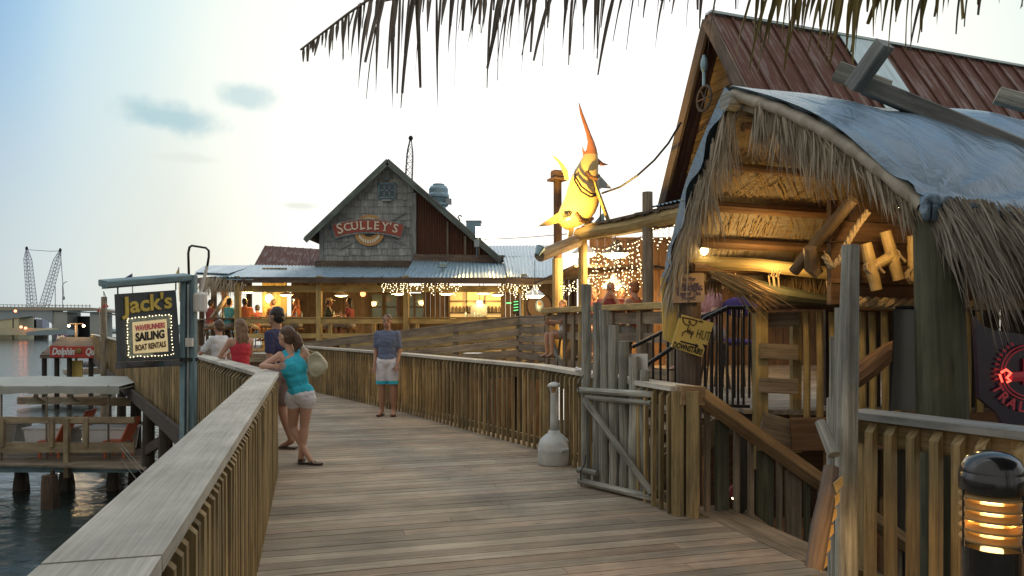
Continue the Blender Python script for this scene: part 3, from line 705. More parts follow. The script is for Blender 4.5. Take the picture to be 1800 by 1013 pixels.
# ============================================================ RAILINGS OF THE BOARDWALK
left1 = [(-.442 + .2746 * 1.6, -1.6), (-2.62, 7.93)]
railing('boardwalk_railing', 'long near railing with pale flat cap running up to the leaning woman', left1, -1, off=.092, sp=.108, posts=2.3, near=True)
railing('boardwalk_railing', 'wooden railing beyond the corner, seen from its outer side, behind the blue sign post', [(-2.62, 7.93), (-5.12, 12.3), (-10.6, 20.9)], 1, off=.085, sp=.23, bot=-.42, posts=1.5, bw=.08, mw='rail')
railing('boardwalk_railing', 'far wooden railing with tall pickets left of the hanging boat rental sign', [(-10.6, 20.9), (-25.5, 45)], 1, off=.085, sp=.30, bot=-.5, posts=3.0, bw=.09, mw='rail')
railing('boardwalk_railing', 'curving picket railing across the walk, behind the man in grey-blue shirt', [(1.42, 6.15), (.40, 9.45), (-1.97, 13.6), (-5.35, 18.75)], 1, off=.085, sp=.14, bot=-.04, posts=2.2, bw=.035)
railing('boardwalk_railing', 'grey-capped picket railing behind the black bollard lamp', [(2.04, 4.42), (2.47, 3.62), (3.75, 1.3)], -1, off=.10, sp=.125, bot=-.06, posts=1.6, near=True, mc='greytrim', bw=.05)
# seg: corner post box by the gate
T = thing('corner_post', 'squat boxed wooden post with flat cap at the head of the stairs', 'post', (1.50, 6.12, 0))
q = MB(); q.box((1.50, 6.13, .42), .10, .17, 1.22, -.3, .006); q.build('post', 'rail', T)
q = MB(); q.box((1.385, 6.16, .42), .10, .14, 1.22, -.3, .006); q.build('post', 'rail', T)

# ============================================================ PILES UNDER THE WALK
pile_pts = [(-3.1, 8.6), (-4.5, 11.0), (-5.9, 13.6), (-7.6, 16.2), (-9.3, 18.9), (-11.0, 21.6), (-14, 26.5), (-17.5, 32), (-2.2, 6.2), (-3.6, 12.4), (-5.2, 15.2), (-7.3, 18.6)]
first = None
for i, (x, y) in enumerate(pile_pts):
    if first is None:
        first = thing('wooden_pile', 'dark timber pile carrying the boardwalk over the water', 'pile', (x, y, WZ - 1), 'dark piles under the boardwalk')
        q = MB(); q.tube([(x, y, WZ - 1), (x, y, WZ + .5), (x + .02, y, -.45)], [.17, .165, .14], 12, wob=.03); q.build('shaft', 'pile', first)
        q = MB(); q.lathe((x, y, WZ), [(.17, -.3), (.19, 0), (.20, .15), (.175, .45), (.165, .5)], 12); q.build('waterline_crust', 'pile', first)
    else: copy_thing(first, (x, y, WZ - 1))
T = thing('cross_brace', 'heavy dark timber braces bolted between the boardwalk piles', 'brace', (-4, 10, -1))
for a, b_ in (((-3.1, 8.5, -.9), (-4.5, 10.9, -1.7)), ((-4.6, 11, -.8), (-5.9, 13.4, -1.6)), ((-3.3, 8.9, -.55), (-7.6, 16.1, -.55)), ((-7.6, 16.2, -.9), (-9.3, 18.8, -1.6))):
    q = MB(); q.beam(a, b_, .07, .24); q.build('brace_board', 'darkwood', T)
T = thing('concrete_footing', 'pale concrete footing below the boardwalk beside the near rail', 'footing', (-3.9, 10.4, -3)); q = MB(); q.box((-3.75, 9.6, -2.35), .9, .9, 1.6, .5, .03); q.build('block', 'concrete', T)

# ============================================================ LOWER FLOATING DINING DOCK (left)
T = thing('floating_dock', 'low pale timber dining dock standing over the water left of the boardwalk', 'dock', (-13, 20, -2.2))
q = MB(); planks(q, [(-17.5, 19.6), (-9.2, 18.6), (-10.8, 22.8), (-17.5, 23.6)], (1, .0, 0), .14, .01, .05, -2.0); q.build('deck', 'oldrail', T)
q = MB(); q.beam((-17.5, 19.5, -2.16), (-9.9, 19.5, -2.16), .08, .26); q.build('edge_beam', 'bluepaint', T)
for z, h in ((-.9, .16), (-1.62, .26)):
    q = MB(); q.beam((-14.0, 19.4, z), (-9.9, 19.4, z), .07, h); q.build('rail_board', 'tan', T)
q = MB(); q.beam((-17.5, 19.4, -.93), (-14.1, 19.4, -.93), .07, .12); q.build('rail_board', 'tan', T)
q = MB(); q.beam((-17.5, 19.4, -1.30), (-14.1, 19.4, -1.30), .07, .10); q.build('rail_board', 'tan', T)
q = MB(); q.beam((-13.6, 22.9, -.75), (-10.5, 22.4, -.75), .07, .26); q.build('rail_board', 'tan', T)
q = MB(); q.beam((-14.0, 22.9, -1.4), (-10.5, 22.4, -1.4), .07, .12); q.build('rail_board', 'tan', T)
for x in (-14.0, -13.35, -11.65, -11.15, -12.05):
    q = MB(); q.beam((x, 19.36, -2.4 if x in (-14.0, -11.65) else -1.6), (x, 19.36, -.86), .12 if x != -11.15 else .08, .12, up=(1, 0, 0)); q.build('post', 'tan', T)
for px_, r_, z1 in ((37, .16, -2.2), (117, .16, -2.2), (200, .15, -2.2)):
    p = P(px_, 870, 20.6); p.z = WZ
    T = thing('wooden_pile', 'black pile holding up the dining dock, %s' % {37: 'left of the broken stump', 117: 'right of the broken stump', 200: 'nearest the boardwalk'}[px_], 'pile', p - Z)
    q = MB(); q.tube([p - Z, p + Z * .3, (p.x, p.y, z1)], [r_ * 1.1, r_ * 1.05, r_], 10, wob=.05); q.build('shaft', 'pile', T)
    q = MB(); q.tube([p - Z * .4, p + Z * .05, p + Z * .22, p + Z * .45], [r_ * 1.15, r_ * 1.3, r_ * 1.22, r_ * 1.05], 10, wob=.1); q.build('waterline_crust', 'pile', T)
p = P(88, 870, 18.6); p.z = WZ
q = MB(); q.tube([p - Z, p + Z * .1, p + Z * .5, p + Z * .82], [.22, .21, .19, .17], 11, wob=.08); q.tube([p + Z * .75 + V((.05, 0, 0)), p + Z * .95 + V((.08, 0, 0))], [.08, .04], 6)
T = q.build('broken_stump', 'darkwood'); tag(T, 'short broken-off pile stump standing in the water between two dock piles', 'stump')
# awning over the dock
T = thing('awning', 'long flat grey canvas awning over the dining dock at left edge', 'awning', (-13.5, 20.5, -.2))
def aw(i, j):
    x = -18 + i * 7.6; y = 19.6 + j * 2.6; return V((x, y, .05 - .09 * (1 - j) * (1 - j) + .015 * math.sin(x * 3) + (0 if j > .02 else -.0)))
q = MB(); q.grid(aw, 24, 6); q.grid(lambda i, j: V((-18 + i * 7.6, 19.58 + .02 * math.sin(i * 60), -.03 - .20 * j + .02 * math.sin(i * 50) * j)), 40, 3); q.slab([(-18, 19.6, -.10), (-10.4, 19.6, -.10), (-10.4, 22.2, -.02), (-18, 22.2, -.02)], (0, 0, -.03)); q.build('canvas', 'awning', T, smooth=True)
for x in (-15.9, -13.6, -12.4, -10.75):
    for y in ((19.7, 22.1) if x < -15 or x > -11 else (19.7,)): q = MB(); q.tube([(x, y, -2.0), (x, y, -.02)], .025, 6); q.build('pole', 'oldrail', T)
q = MB(); q.slab([(-18, 20.2, -.35), (-14.3, 20.2, -.35), (-14.3, 20.2, -2.0), (-18, 20.2, -2.0)], (0, .03, 0)); tag(q.build('canvas_screen', 'tanplain'), 'tan canvas wind screen hanging under the grey awning', 'screen')
# pendant lamps, chairs, tables on the dock
for i, px_ in enumerate((63, 125)):
    p = P(px_, 706, 20.5); T = thing('pendant_lamp', 'cream bell lamp hanging under the grey awning, %s' % ('nearer the tan screen' if i == 0 else 'nearer the boardwalk'), 'lamp', p, 'lamps under the awning')
    q = MB(); q.lathe(p, [(.26, -.06), (.25, -.02), (.12, .06), (.07, .10), (.05, .2)], 16); q.build('shade', 'letter_cream', T, smooth=True); q = MB(); q.tube([p + Z * .18, (p.x, p.y, -.02)], .012, 5); q.build('cord', 'black', T)
lab = ['white dining table behind the dock rail, far left', 'white dining table in the middle of the dock', 'white dining table at the boardwalk end of the dock']
for i, (px_, py_) in enumerate(((95, 780), (195, 780), (62, 762))):
    p = P(px_, 790, 20.7); p.z = -2.0
    if i == 2: p = V((-15.0, 21.8, -2.0))
    T = thing('dining_table', lab[(1, 2, 0)[i]], 'table', p, 'white tables on the dock')
    q = MB(); q.box(p + Z * .74, 1.3, .8, .05, 0, .01); q.build('table_top', 'white', T); q = MB(); q.slab([p + V((-.62, -.37, .70)), p + V((.62, -.37, .70)), p + V((.5, -.37, .1)), p + V((-.5, -.37, .1))], (0, .04, 0)); q.build('panel', 'white', T); q = MB(); q.slab([p + V((-.6, .37, .70)), p + V((.6, .37, .70)), p + V((.5, .37, .1)), p + V((-.5, .37, .1))], (0, .04, 0)); q.build('panel', 'white', T)
for i, (px_, py_) in enumerate(((112, 770), (225, 768), (148, 757))):
    p = P(px_, py_, 20.2 if i != 2 else 22.0); p.z = -2.0
    T = thing('dock_chair', ('orange slatted chair behind the dock rail post', 'orange slatted chair at the boardwalk end of the dock', 'orange slatted chair at the far dock rail')[i], 'chair', p, 'orange chairs on the dock')
    q = MB()
    for s in (-.2, 0, .2): q.beam(p + V((-.06, s, .45)), p + V((.22, s, 1.08)), .17, .03, up=(1, 0, 0))
    q.build('backrest', 'orange', T); q = MB(); q.box(p + V((-.3, 0, .44)), .5, .56, .04, 0); q.build('seat', 'orange', T)
    for a in (-.5, 0):
        for s in (-.24, .24): q = MB(); q.beam(p + V((a, s, 0)), p + V((a, s, .44)), .05, .05, up=(1, 0, 0)); q.build('leg', 'orange', T)
T = thing('mooring_line', 'thin pale ropes strung between dock and boardwalk piles', 'rope', (-9, 17, -1.6))
for z in (-1.5, -1.62, -1.9):
    q = MB(); q.tube([V((-10.2, 19.3, z)).lerp(V((-4.6, 11.1, z + .1)), s / 6) - Z * .12 * math.sin(math.pi * s / 6) for s in range(7)], .008, 4); q.build('strand', 'greylog', T)

# ============================================================ KIOSK WITH RED SIGN
T = thing('ticket_kiosk', 'dockside ticket kiosk with sloping grey-brown roof and red sign', 'kiosk', P(125, 650, 42))
a = P(70, 627, 41); b_ = P(182, 627, 41)
q = MB(); q.slab([a, b_, b_ + V((.0, 1.6, .95)), a + V((.15, 1.6, .95))], (0, 0, .10)); q.slab([a, a + V((.15, 1.6, .95)), a + V((.1, 3.2, 0))], (.06, 0, 0)); q.slab([a, b_, b_ + V((0, 0, -.1)), a + V((0, 0, -.1))], (0, .1, 0)); q.build('roof', 'siding', T)
for px_ in (78, 100, 122, 160):
    p = P(px_, 640, 41.3); q = MB(); q.tube([(p.x, p.y, WZ - .5), (p.x, p.y, .1)], .13, 8); q.build('post', 'pile', T)
p = P(130, 655, 41.6); q = MB(); q.slab([P(118, 634, 41.6), P(144, 634, 41.6), P(144, 664, 41.6), P(118, 664, 41.6)], (0, .1, 0)); q.build('yellow_panel', 'yellowpaint', T)
q = MB(); q.box((P(120, 0, 42.6).x, 42.6, -2.6), 3.9, 3.0, .4); q.build('platform', 'oldrail', T)
sb = P(137, 617, 40.8); T = thing('red_sign', 'red sign board with white italic lettering on the dockside kiosk', 'sign', sb)
q = MB(); q.slab([P(88, 608, 40.8), P(186, 610, 40.8), P(186, 630, 40.8), P(88, 628, 40.8)], (0, .06, 0)); q.build('board', 'red', T)
q = MB(); text_mb(q, "Dolphin", P(111, 618.5, 40.78), (1, 0, 0), Z, .52, .02, .02, shear=.25, width=1.25); q.build('lettering', 'white', T); q = MB(); text_mb(q, "Quest", P(165, 619, 40.78), (1, 0, 0), Z, .52, .02, .02, shear=.25, width=.95); q.build('lettering', 'white', T)
q = MB(); q.ell(P(138, 617, 40.76), (.18, .03, .15)); q.build('emblem', 'frondgreen', T)
T = thing('kiosk_lamp', 'twin-globe lamp post rising behind the kiosk roof', 'lamp', P(134, 640, 43.5))
q = MB(); q.tube([P(134, 640, 43.5), P(134, 568, 43.5)], .07, 6); q.tube([P(122, 569, 43.5), P(147, 569, 43.5)], .03, 6); q.build('post', 'siding', T)
for px_ in (121, 147): q = MB(); q.ell(P(px_, 573, 43.4), (.07, .07, .07)); q.build('globe', 'farlamp', T, smooth=True); add_light(T, 'POINT', P(px_, 576, 43.2), 50, (1, .66, .3), .12)
T = thing('small_sign', 'small dark name sign above the kiosk roof', 'sign', P(106, 592, 44)); q = MB(); q.slab([P(96, 588, 44), P(117, 588, 44), P(117, 597, 44), P(96, 597, 44)], (0, .05, 0)); q.build('board', 'blueink', T); q = MB(); text_mb(q, "Jack's", P(106.5, 592.5, 43.98), (1, 0, 0), Z, .26, .01, .01, shear=.2, width=.5); q.build('lettering', 'white', T); q = MB(); q.tube([P(106, 597, 44.03), P(106, 640, 44.03)], .03, 5); q.build('post', 'greymetal', T)
T = thing('moored_boat', 'small white and blue jet boat moored past the kiosk', 'boat', P(157, 645, 44))
def hull(i, j):
    x = (i - .5) * 2.6; w_ = .5 * (1 - max(0, (i - .6) / .4) ** 2); a_ = (j - .5) * math.pi; return P(157, 650, 44) + V((x, math.sin(a_) * w_, -math.cos(a_) * .35 + .12 * i))
q = MB(); q.grid(hull, 10, 8); q.slab([hull(k / 10, 0) for k in range(11)] + [hull(k / 10, 1) for k in range(10, -1, -1)], (0, 0, .04)); q.build('hull', 'white', T)
q = MB(); q.ell(P(155, 641, 44), (.7, .25, .18)); q.build('seat', 'c_greyblue', T, smooth=True)

# ============================================================ BRIDGE, CRANES
T = thing('bridge', 'long low concrete and steel road bridge across the channel', 'bridge', P(90, 590, 250))
yb = 250
q = MB(); q.slab([P(-120, 538, yb), P(160, 541, yb), P(260, 556, yb), P(260, 558, yb), P(160, 546, yb), P(-120, 546, yb)], (0, 9, 0)); q.build('deck', 'concrete', T)
q = MB(); q.slab([P(-120, 546, yb + .5), P(92, 546, yb + .5), P(92, 570, yb + .5), P(80, 562, yb + .5), P(55, 556, yb + .5), P(20, 560, yb + .5), P(-20, 566, yb + .5), P(-120, 566, yb + .5)], (0, 6, 0)); q.slab([P(118, 546, yb + .5), P(260, 558, yb + .5), P(260, 562, yb + .5), P(170, 551, yb + .5), P(118, 549, yb + .5)], (0, 6, 0))
M['bridgeblue'] = plain('bridge_steel', (.27, .34, .37), .7, 0, .1, .1); M['bridgepier'] = plain('bridge_pier', (.36, .39, .37), .8, 0, .1, .1); M['bridgepale'] = plain('bridge_pier_pale', (.58, .55, .38), .8, 0, .1, .1)  # bridge colours kept light in place of air haze
q.build('girder', 'bridgeblue', T)
for x0, x1, y1, mm_ in ((-60, 24, 596, 'bridgepale'), (22, 33, 596, 'bridgepale'), (91, 118, 590, 'bridgepier'), (158, 175, 585, 'bridgepier')):
    q = MB(); q.slab([P(x0, 548, yb + 1), P(x1, 548, yb + 1), P(x1, 600, yb + 1), P(x0, 600, yb + 1)], (0, 8, 0)); q.build('pier', mm_, T)
q = MB(); q.slab([P(118, 556, yb + 7), P(158, 556, yb + 7), P(158, 600, yb + 7), P(118, 600, yb + 7)], (0, 1, 0)); q.build('arch_shade', 'black', T)  # black sheet put in for the shade under the span
q = MB(); q.slab([P(-60, 577, yb - 6), P(90, 577, yb - 6), P(90, 589, yb - 6), P(-60, 589, yb - 6)], (0, 4, 0)); q.build('fender', 'bridgepale', T)
q = MB(); q.slab([P(45, 584, yb - 12), P(82, 580, yb - 12), P(118, 580, yb - 12), P(118, 589, yb - 12), P(47, 590, yb - 12)], (0, 6, 0)); q.build('pier_base', 'bridgeblue', T)
for k in range(34):
    px_ = -60 + k * 6.6
    if px_ > 165: break
    q = MB(); a = P(px_, 541, yb); q.beam(a, a + Z * 1.1, .16, .16); q.build('railing_post', 'bridgepier', T)
q = MB(); q.beam(P(-60, 535, yb), P(160, 538, yb), .14, .2); q.build('guard_rail', 'bridgepier', T)
for k, (px_, top, arm) in enumerate(((110, 497, 8), (97, 506, 0), (45, 480, 0))):
    if k == 2: continue
    T = thing('street_lamp', ('tall curved street lamp on the bridge right of the cranes', 'short straight lamp pole on the bridge between the cranes')[k], 'lamp', P(px_, 541, yb + 4)); q = MB()
    q.tube([P(px_, 541, yb + 4), P(px_, top + 4, yb + 4), P(px_ + arm * .4, top, yb + 4), P(px_ + arm, top - 2, yb + 4)], .13, 5); q.build('pole', 'greymetal', T)
for px_, py_ in ((27, 547), (37, 575), (45, 577)):
    q = MB(); p = P(px_, py_, yb - 8); q.ell(p, (.42, .42, .42), 8, 6); tag(q.build('signal_light', 'redsignal'), {27: 'red navigation light under the bridge girder', 37: 'left red light of the pair on the bridge fender', 45: 'right red light of the pair on the bridge fender'}[px_], 'signal light', 'red lights on the bridge')
def lattice(q, a, b_, wa, wb, n=14, r=.1):
    a = V(a); b_ = V(b_); d, s, u = basis(b_ - a, V((0, 1, 0)))
    def c(i, k): t = i / n; ww = wa + (wb - wa) * t; ww = ww * (1 if t < .85 else (1 - t) / .15 * .8 + .2); sx, sy = [(-1, -1), (1, -1), (1, 1), (-1, 1)][k]; return a.lerp(b_, t) + s * sx * ww / 2 + u * sy * ww / 2
    for k in range(4): q.tube([c(i, k) for i in range(n + 1)], r, 4)
    for i in range(n):
        for k in range(4): q.tube([c(i, k), c(i + 1, (k + 1) % 4)], r * .6, 3); q.tube([c(i, k), c(i, (k + 1) % 4)], r * .5, 3)
M['craneblue'] = plain('hazed_crane_steel', (.30, .33, .43), .6, .2, .1)  # steel colour lightened to stand for distance haze
for k, (bx, by, tx, ty, nm) in enumerate(((59, 545, 47, 437, 'left crane of the pair on the bridge, boom nearly upright'), (70, 545, 106, 440, 'right crane of the pair on the bridge, boom leaning right'))):
    T = thing('crane', nm, 'crane', P(bx, by + 40, 275)); q = MB(); lattice(q, P(bx, by + 20, 275), P(tx, ty, 275), 2.6, 1.7, 20, .115); q.build('boom', 'craneblue', T)
    q = MB(); p = P(bx, by + 24, 275); q.box(p, 4.5, 4, 3.2); q.build('cab', 'craneblue', T); q = MB(); q.lathe(p - Z * 11, [(2.8, 0), (2.8, 8), (2, 9.4)], 10); q.build('base', 'pile', T)
    q = MB(); q.ell(P(tx, ty, 275), (.5, .5, .8), 8, 6); q.build('boom_head', 'black', T)
    if k: q = MB(); q.tube([P(106, 440, 275), P(112, 520, 275)], .14, 4); q.ell(P(112, 524, 275), (.5, .5, .8), 6, 5); q.build('hoist_line', 'craneblue', T)
    else: q = MB(); q.tube([P(47, 439, 275), P(90, 442, 275), P(106, 441, 275)], .10, 4); q.tube([P(45, 440, 275), P(50, 560, 275)], .08, 4); q.build('stay_line', 'craneblue', T)
T = thing('distant_crane_boom', 'thin black lattice crane boom poking up behind the shingled gable', 'crane', P(716, 400, 62)); q = MB(); lattice(q, P(714, 420, 62), P(722, 243, 62), .72, .45, 16, .035); q.ell(P(722, 243, 62), (.2, .2, .22), 8, 6); q.build('boom', 'black', T)
# boats / poles / flags near the far rail
T = thing('mooring_pole', 'slim weathered pole with wire cap beside the far railing', 'pole', P(183, 640, 30)); q = MB(); p = P(183, 640, 30); q.tube([(p.x, p.y, WZ - .5), (p.x, p.y, P(0, 522, 30).z)], [.15, .11], 10); q.build('shaft', 'oldrail', T); q = MB(); q.tube([P(183, 522, 30), P(182, 512, 30), P(188, 528, 30)], .015, 4); q.build('wire', 'black', T)
for nm, c_, pts in (('small blue pennant flag above the sign arm', 'c_purple', [(232, 481), (233, 489), (215, 491)]), ('small yellow pennant flag beside the sign post', 'yellowpaint', [(314, 470), (315, 482), (309, 481)]), ('small red pennant flag by the mooring pole', 'red', [(186, 532), (191, 540), (178, 542)]), ('second red pennant flag, lower, by the mooring pole', 'red', [(175, 540), (178, 547), (170, 549)])):
    Yf = 26 if 'blue' in nm else 24
    T = thing('pennant_flag', nm, 'flag', P(*pts[0], Yf)); q = MB(); q.slab([P(*p, Yf) for p in pts], (0, .02, 0)); q.build('cloth', c_, T); q = MB(); q.tube([P(*pts[0], Yf), P(pts[0][0] + 2, pts[0][1] + 60, Yf)], .02, 4); q.build('stick', 'greymetal', T)

# ============================================================ BLUE SIGN POST + HANGING SIGN
YJ = 8.7
T = thing('sign_post', 'tall worn blue timber post with a side arm carrying the boat rental sign', 'post', (P(329, 600, YJ).x, YJ, WZ))
for px0, px1, dy in ((319, 328, 0), (333, 345, .02)):
    q = MB(); a = P((px0 + px1) / 2, 484, YJ + dy); w_ = (px1 - px0) / F * YJ; q.beam((a.x - .02, a.y, WZ - .5), a, w_, .09, up=(0, 1, 0), ch=.006); q.build('post', 'bluepaint', T)
q = MB(); a = P(330.5, 486, YJ + .04); q.beam((a.x - .02, a.y, WZ - .5), a, .06, .05, up=(0, 1, 0)); q.build('spacer', 'greytrim', T)
q = MB(); q.tube([P(331, 500, YJ - .05), P(330, 770, YJ - .05)], .012, 6); q.build('conduit', 'greymetal', T)
q = MB(); q.box(P(333, 602, YJ - .06), .075, .05, .10); q.build('switch_box', 'paper', T)
q = MB(); q.beam(P(181, 499, YJ - .9), P(330, 487, YJ), .16, .07, up=(0, -.35, 1), ch=.01); q.beam(P(181, 504, YJ - .9), P(330, 492, YJ), .05, .05); q.build('arm', 'bluepaint', T)
q = MB(); q.beam(P(318, 632, YJ - .12), P(347, 632, YJ + .05), .05, .04, up=Z); q.build('band', 'black', T)
q = MB(); q.tube([P(332, 485, YJ), P(331, 445, YJ), P(333, 435, YJ), P(337, 432, YJ), P(362, 436, YJ), P(367, 441, YJ), P(367, 452, YJ), P(364, 470, YJ)], .014, 6); q.build('lamp_hoop', 'black', T, smooth=True)
q = MB(); q.tube([P(364, 468, YJ), P(353, 515, YJ)], .018, 6); q.lathe(P(352, 548, YJ), [(.075, 0), (.08, .02), (.08, .2), (.04, .23)], 10); q.build('lamp_hood', 'paper', T)
A_, B_, C_, D_ = P(207, 517, YJ - .75), P(309, 510, YJ - .12), P(318, 632, YJ - .12), P(212, 636, YJ - .75)
Rj = (B_ - A_).normalized(); Uj = (A_ - D_).normalized(); Nj = Rj.cross(Uj).normalized()
M['border'] = plain('faded_teal_border', (.22, .25, .20), .6, 0, .4, 30)
T = thing('boat_rental_sign', 'dark hanging board with gold name lettering above a lit boat rental panel', 'sign', (A_ + C_) / 2)
q = MB(); q.slab([A_, B_, C_, D_], -Nj * .06, Rj); q.build('board', 'signdark', T)
q = MB(); q.slab([D_ - Uj * .004, C_ - Uj * .004, C_ - Uj * .075, D_ - Uj * .075], -Nj * .09, Rj); q.build('bottom_bar', 'blackgloss', T)
def onj(px_, py_): 
    # point of the sign's plane seen at this place
    o_ = V((0, 0, CZ)); d_ = V(((px_ - 900) / F, 1, (573 - py_) / F)); return o_ + d_ * ((A_ - o_).dot(Nj) / d_.dot(Nj))
q = MB(); text_mb(q, "Jack's", onj(260, 534) + Nj * .006, Rj + Uj * .03, Uj, .25, .014, .006, width=.62); q.build('lettering', 'letter_yellow', T)
q = MB(); q.slab([onj(221, 560) + Nj * .012, onj(298, 553) + Nj * .012, onj(302, 624) + Nj * .012, onj(224, 628) + Nj * .012], -Nj * .008); fr = q.build('panel_border', 'border', T)
q = MB(); q.slab([onj(231, 567) + Nj * .018, onj(291, 561) + Nj * .018, onj(294, 618) + Nj * .018, onj(233, 622) + Nj * .018], -Nj * .005); q.build('panel', 'signface', T)
q = MB(); text_mb(q, "WAVERUNNERS", onj(262, 575) + Nj * .021, Rj, Uj, .085, .004, .003, width=.37); text_mb(q, "", onj(262, 575), Rj, Uj, .1) if False else None; q.build('lettering', 'pinkink', T)
q = MB(); text_mb(q, "SAILING", onj(262, 591) + Nj * .021, Rj, Uj, .125, .004, .006, width=.36); q.build('lettering', 'ink', T)
q = MB(); text_mb(q, "BOAT RENTALS", onj(263, 609) + Nj * .021, Rj, Uj, .09, .004, .003, width=.38); q.build('lettering', 'brownink', T)
q = MB(); cs = [onj(221, 560), onj(298, 553), onj(302, 624), onj(224, 628)]
bl = None; n_ = 0
for i in range(4):
    for k in range(13):
        p = cs[i].lerp(cs[(i + 1) % 4], (k + .5) / 13) + Nj * .02 + V((random.uniform(-.006, .006), 0, random.uniform(-.006, .006)))
        if bl is None: s_ = MB(); s_.ell((0, 0, 0), (.0055, .0055, .0055), 6, 5); bl = s_.build('bulb', 'bulb', None, org=V((0, 0, 0))); bl.parent = T; bl.location = p - V(T['_o'])
        else: dup(bl, 'bulb', T, p)
for a, top in ((A_, 500), (B_, 492)):
    q = MB()
    for s in range(5): q.ell(a + Z * (.012 + s * .024), (.010, .010, .016), 6, 5)
    q.build('chain', 'black', T)
# fairy-lit garland hanging behind the sign
# ============================================================ RESTAURANT
YR, YW = 20.55, 25.0
T = thing('restaurant_building', 'waterfront restaurant with grey shingled gable and blue-grey tin porch roof', 'restaurant', (-3.2, 25, RF))
REST = T
def pw(px_, py_): return P(px_, py_, YW)
gable = [pw(562, 474), pw(562, 402), pw(681, 291), pw(728, 330), pw(728, 474)]
q = MB(); q.slab(gable, (0, .15, 0)); q.build('gable_backing', 'darkwood', T)
# shingles, clipped to the gable outline
ap = pw(681, 291); le = pw(562, 402); re_ = pw(728, 334.8)
q = MB(); z = pw(0, 472).z; row = 0
def under(p, a, b_):
    return (b_.x - a.x) * (p.z - a.z) - (b_.z - a.z) * (p.x - a.x)
while z < ap.z:
    x = pw(562, 0).x + random.uniform(-.15, 0); hh = .235
    while x < pw(728, 0).x:
        w_ = random.uniform(.09, .26); dz = random.uniform(-.02, .015)
        poly = [V((x, 0, z - .03 + dz)), V((x + w_ - .006, 0, z - .03 + dz)), V((x + w_ - .006, 0, z + hh)), V((x, 0, z + hh))]
        poly = clip(poly, lambda p: p.x - pw(562, 0).x); poly = clip(poly, lambda p: pw(727, 0).x - p.x) if len(poly) > 2 else poly
        if len(poly) > 2: poly = clip(poly, lambda p: -under(p, le, ap))
        if len(poly) > 2: poly = clip(poly, lambda p: -under(p, ap, pw(728, 330)))
        if len(poly) > 2:
            f = lambda p, o_: V((p.x, YW - .008 - .03 * (1 - (p.z - z + .03) / (hh + .03)) - o_, p.z))
            pts = [f(p, 0) for p in poly]; q.slab(pts, (0, -.014, 0), Z)
        x += w_
    z += hh; row += 1
q.build('shingles', 'grey_siding', T)
q = MB(); q.slab([pw(728, 462), pw(728, 331), pw(876, 462)], (0, .1, 0)); q.build('side_backing', 'darkwood', T)
q = MB(); per = .085; x = pw(733, 0).x; xe = pw(872, 0).x
def rz(x): a, b_ = pw(681, 291), pw(874, 458); return a.z + (b_.z - a.z) * (x - a.x) / (b_.x - a.x)
vs = []; fs = []; uvs = []; n_ = int((xe - x) / per * 4)
for i in range(n_ + 1):
    xx = x + (xe - x) * i / n_; yy = YW - .03 + .016 * math.sin(i * math.pi / 2 + .7); vs += [V((xx, yy, pw(0, 455).z)), V((xx, yy, max(rz(xx), pw(0, 455).z + .01)))]
for i in range(n_): fs.append([2 * i, 2 * i + 2, 2 * i + 3, 2 * i + 1]); uvs.append([(0, i * .02), (0, i * .02 + .02), (3, i * .02 + .02), (3, i * .02)])
q.add(vs, fs, uvs); q.build('rusty_wall_sheet', 'rustwall', T)
for px_, y0 in ((787, 390), (818, 416), (842, 436)): q = MB(); q.beam(pw(px_, 455) + V((0, -.07, 0)), pw(px_, y0) + V((0, -.07, 0)), .06, .03, up=(0, 1, 0)); q.build('batten', 'oldrail', T)
q = MB(); q.beam(pw(728, 456) + V((0, -.07, 0)), pw(728, 340) + V((0, -.07, 0)), .16, .06, up=(0, 1, 0)); q.build('corner_board', 'greytrim', T)
q = MB(); q.beam(pw(566, 470) + V((0, -.07, 0)), pw(566, 404) + V((0, -.07, 0)), .14, .06, up=(0, 1, 0)); q.build('corner_board', 'greytrim', T)
q = MB(); q.beam(pw(556, 466) + V((0, -.12, 0)), pw(728, 466) + V((0, -.12, 0)), .08, .26); q.build('wall_beam', 'siding', T)
q = MB(); q.beam(pw(728, 454) + V((0, -.12, 0)), pw(888, 456) + V((0, -.12, 0)), .08, .24); q.build('wall_beam', 'siding', T)
# gable roof, two slopes with depth
yo = YW - .45; A3 = P(681, 281, yo); L3 = P(536, 419, yo); R3 = P(880, 455, yo); bk = V((0, 7, 0))
for e in (L3, R3):
    q = MB(); nn = (e - A3).cross(bk).normalized(); nn = nn if nn.z > 0 else -nn; q.slab([A3, e, e + bk, A3 + bk], nn * .05, bk); q.build('roof_slope', 'greytrim', T)
    q = MB(); q.beam(A3 + V((0, -.02, -.09)), e + V((0, -.02, -.09)), .04, .17, up=(0, 0, 1)); q.build('rake_board', 'rake', T)
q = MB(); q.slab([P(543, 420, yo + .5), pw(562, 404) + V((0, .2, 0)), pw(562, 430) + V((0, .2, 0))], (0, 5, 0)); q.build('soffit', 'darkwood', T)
# window in the gable
c = pw(681, 336); q = MB(); q.box(c + V((0, -.05, 0)), .54, .05, .47); w1 = q.build('window', 'darkglass', T)
q = MB()
for dx, dz, a_, b2 in ((0, .235, .62, .06), (0, -.235, .62, .06), (-.28, 0, .06, .47), (.28, 0, .06, .47), (-.09, 0, .045, .45), (.09, 0, .045, .45), (0, .0, .52, .045)): q.box(c + V((dx, -.085, dz)), a_, .03, b2)
q.build('window_frame', 'bluepaint', w1)
q = MB(); q.box(c + V((0, -.1, -.33)), .3, .05, .05); q.ell(c + V((0, -.15, .38)), (.08, .12, .05)); q.build('gable_lamp', 'greymetal', T)
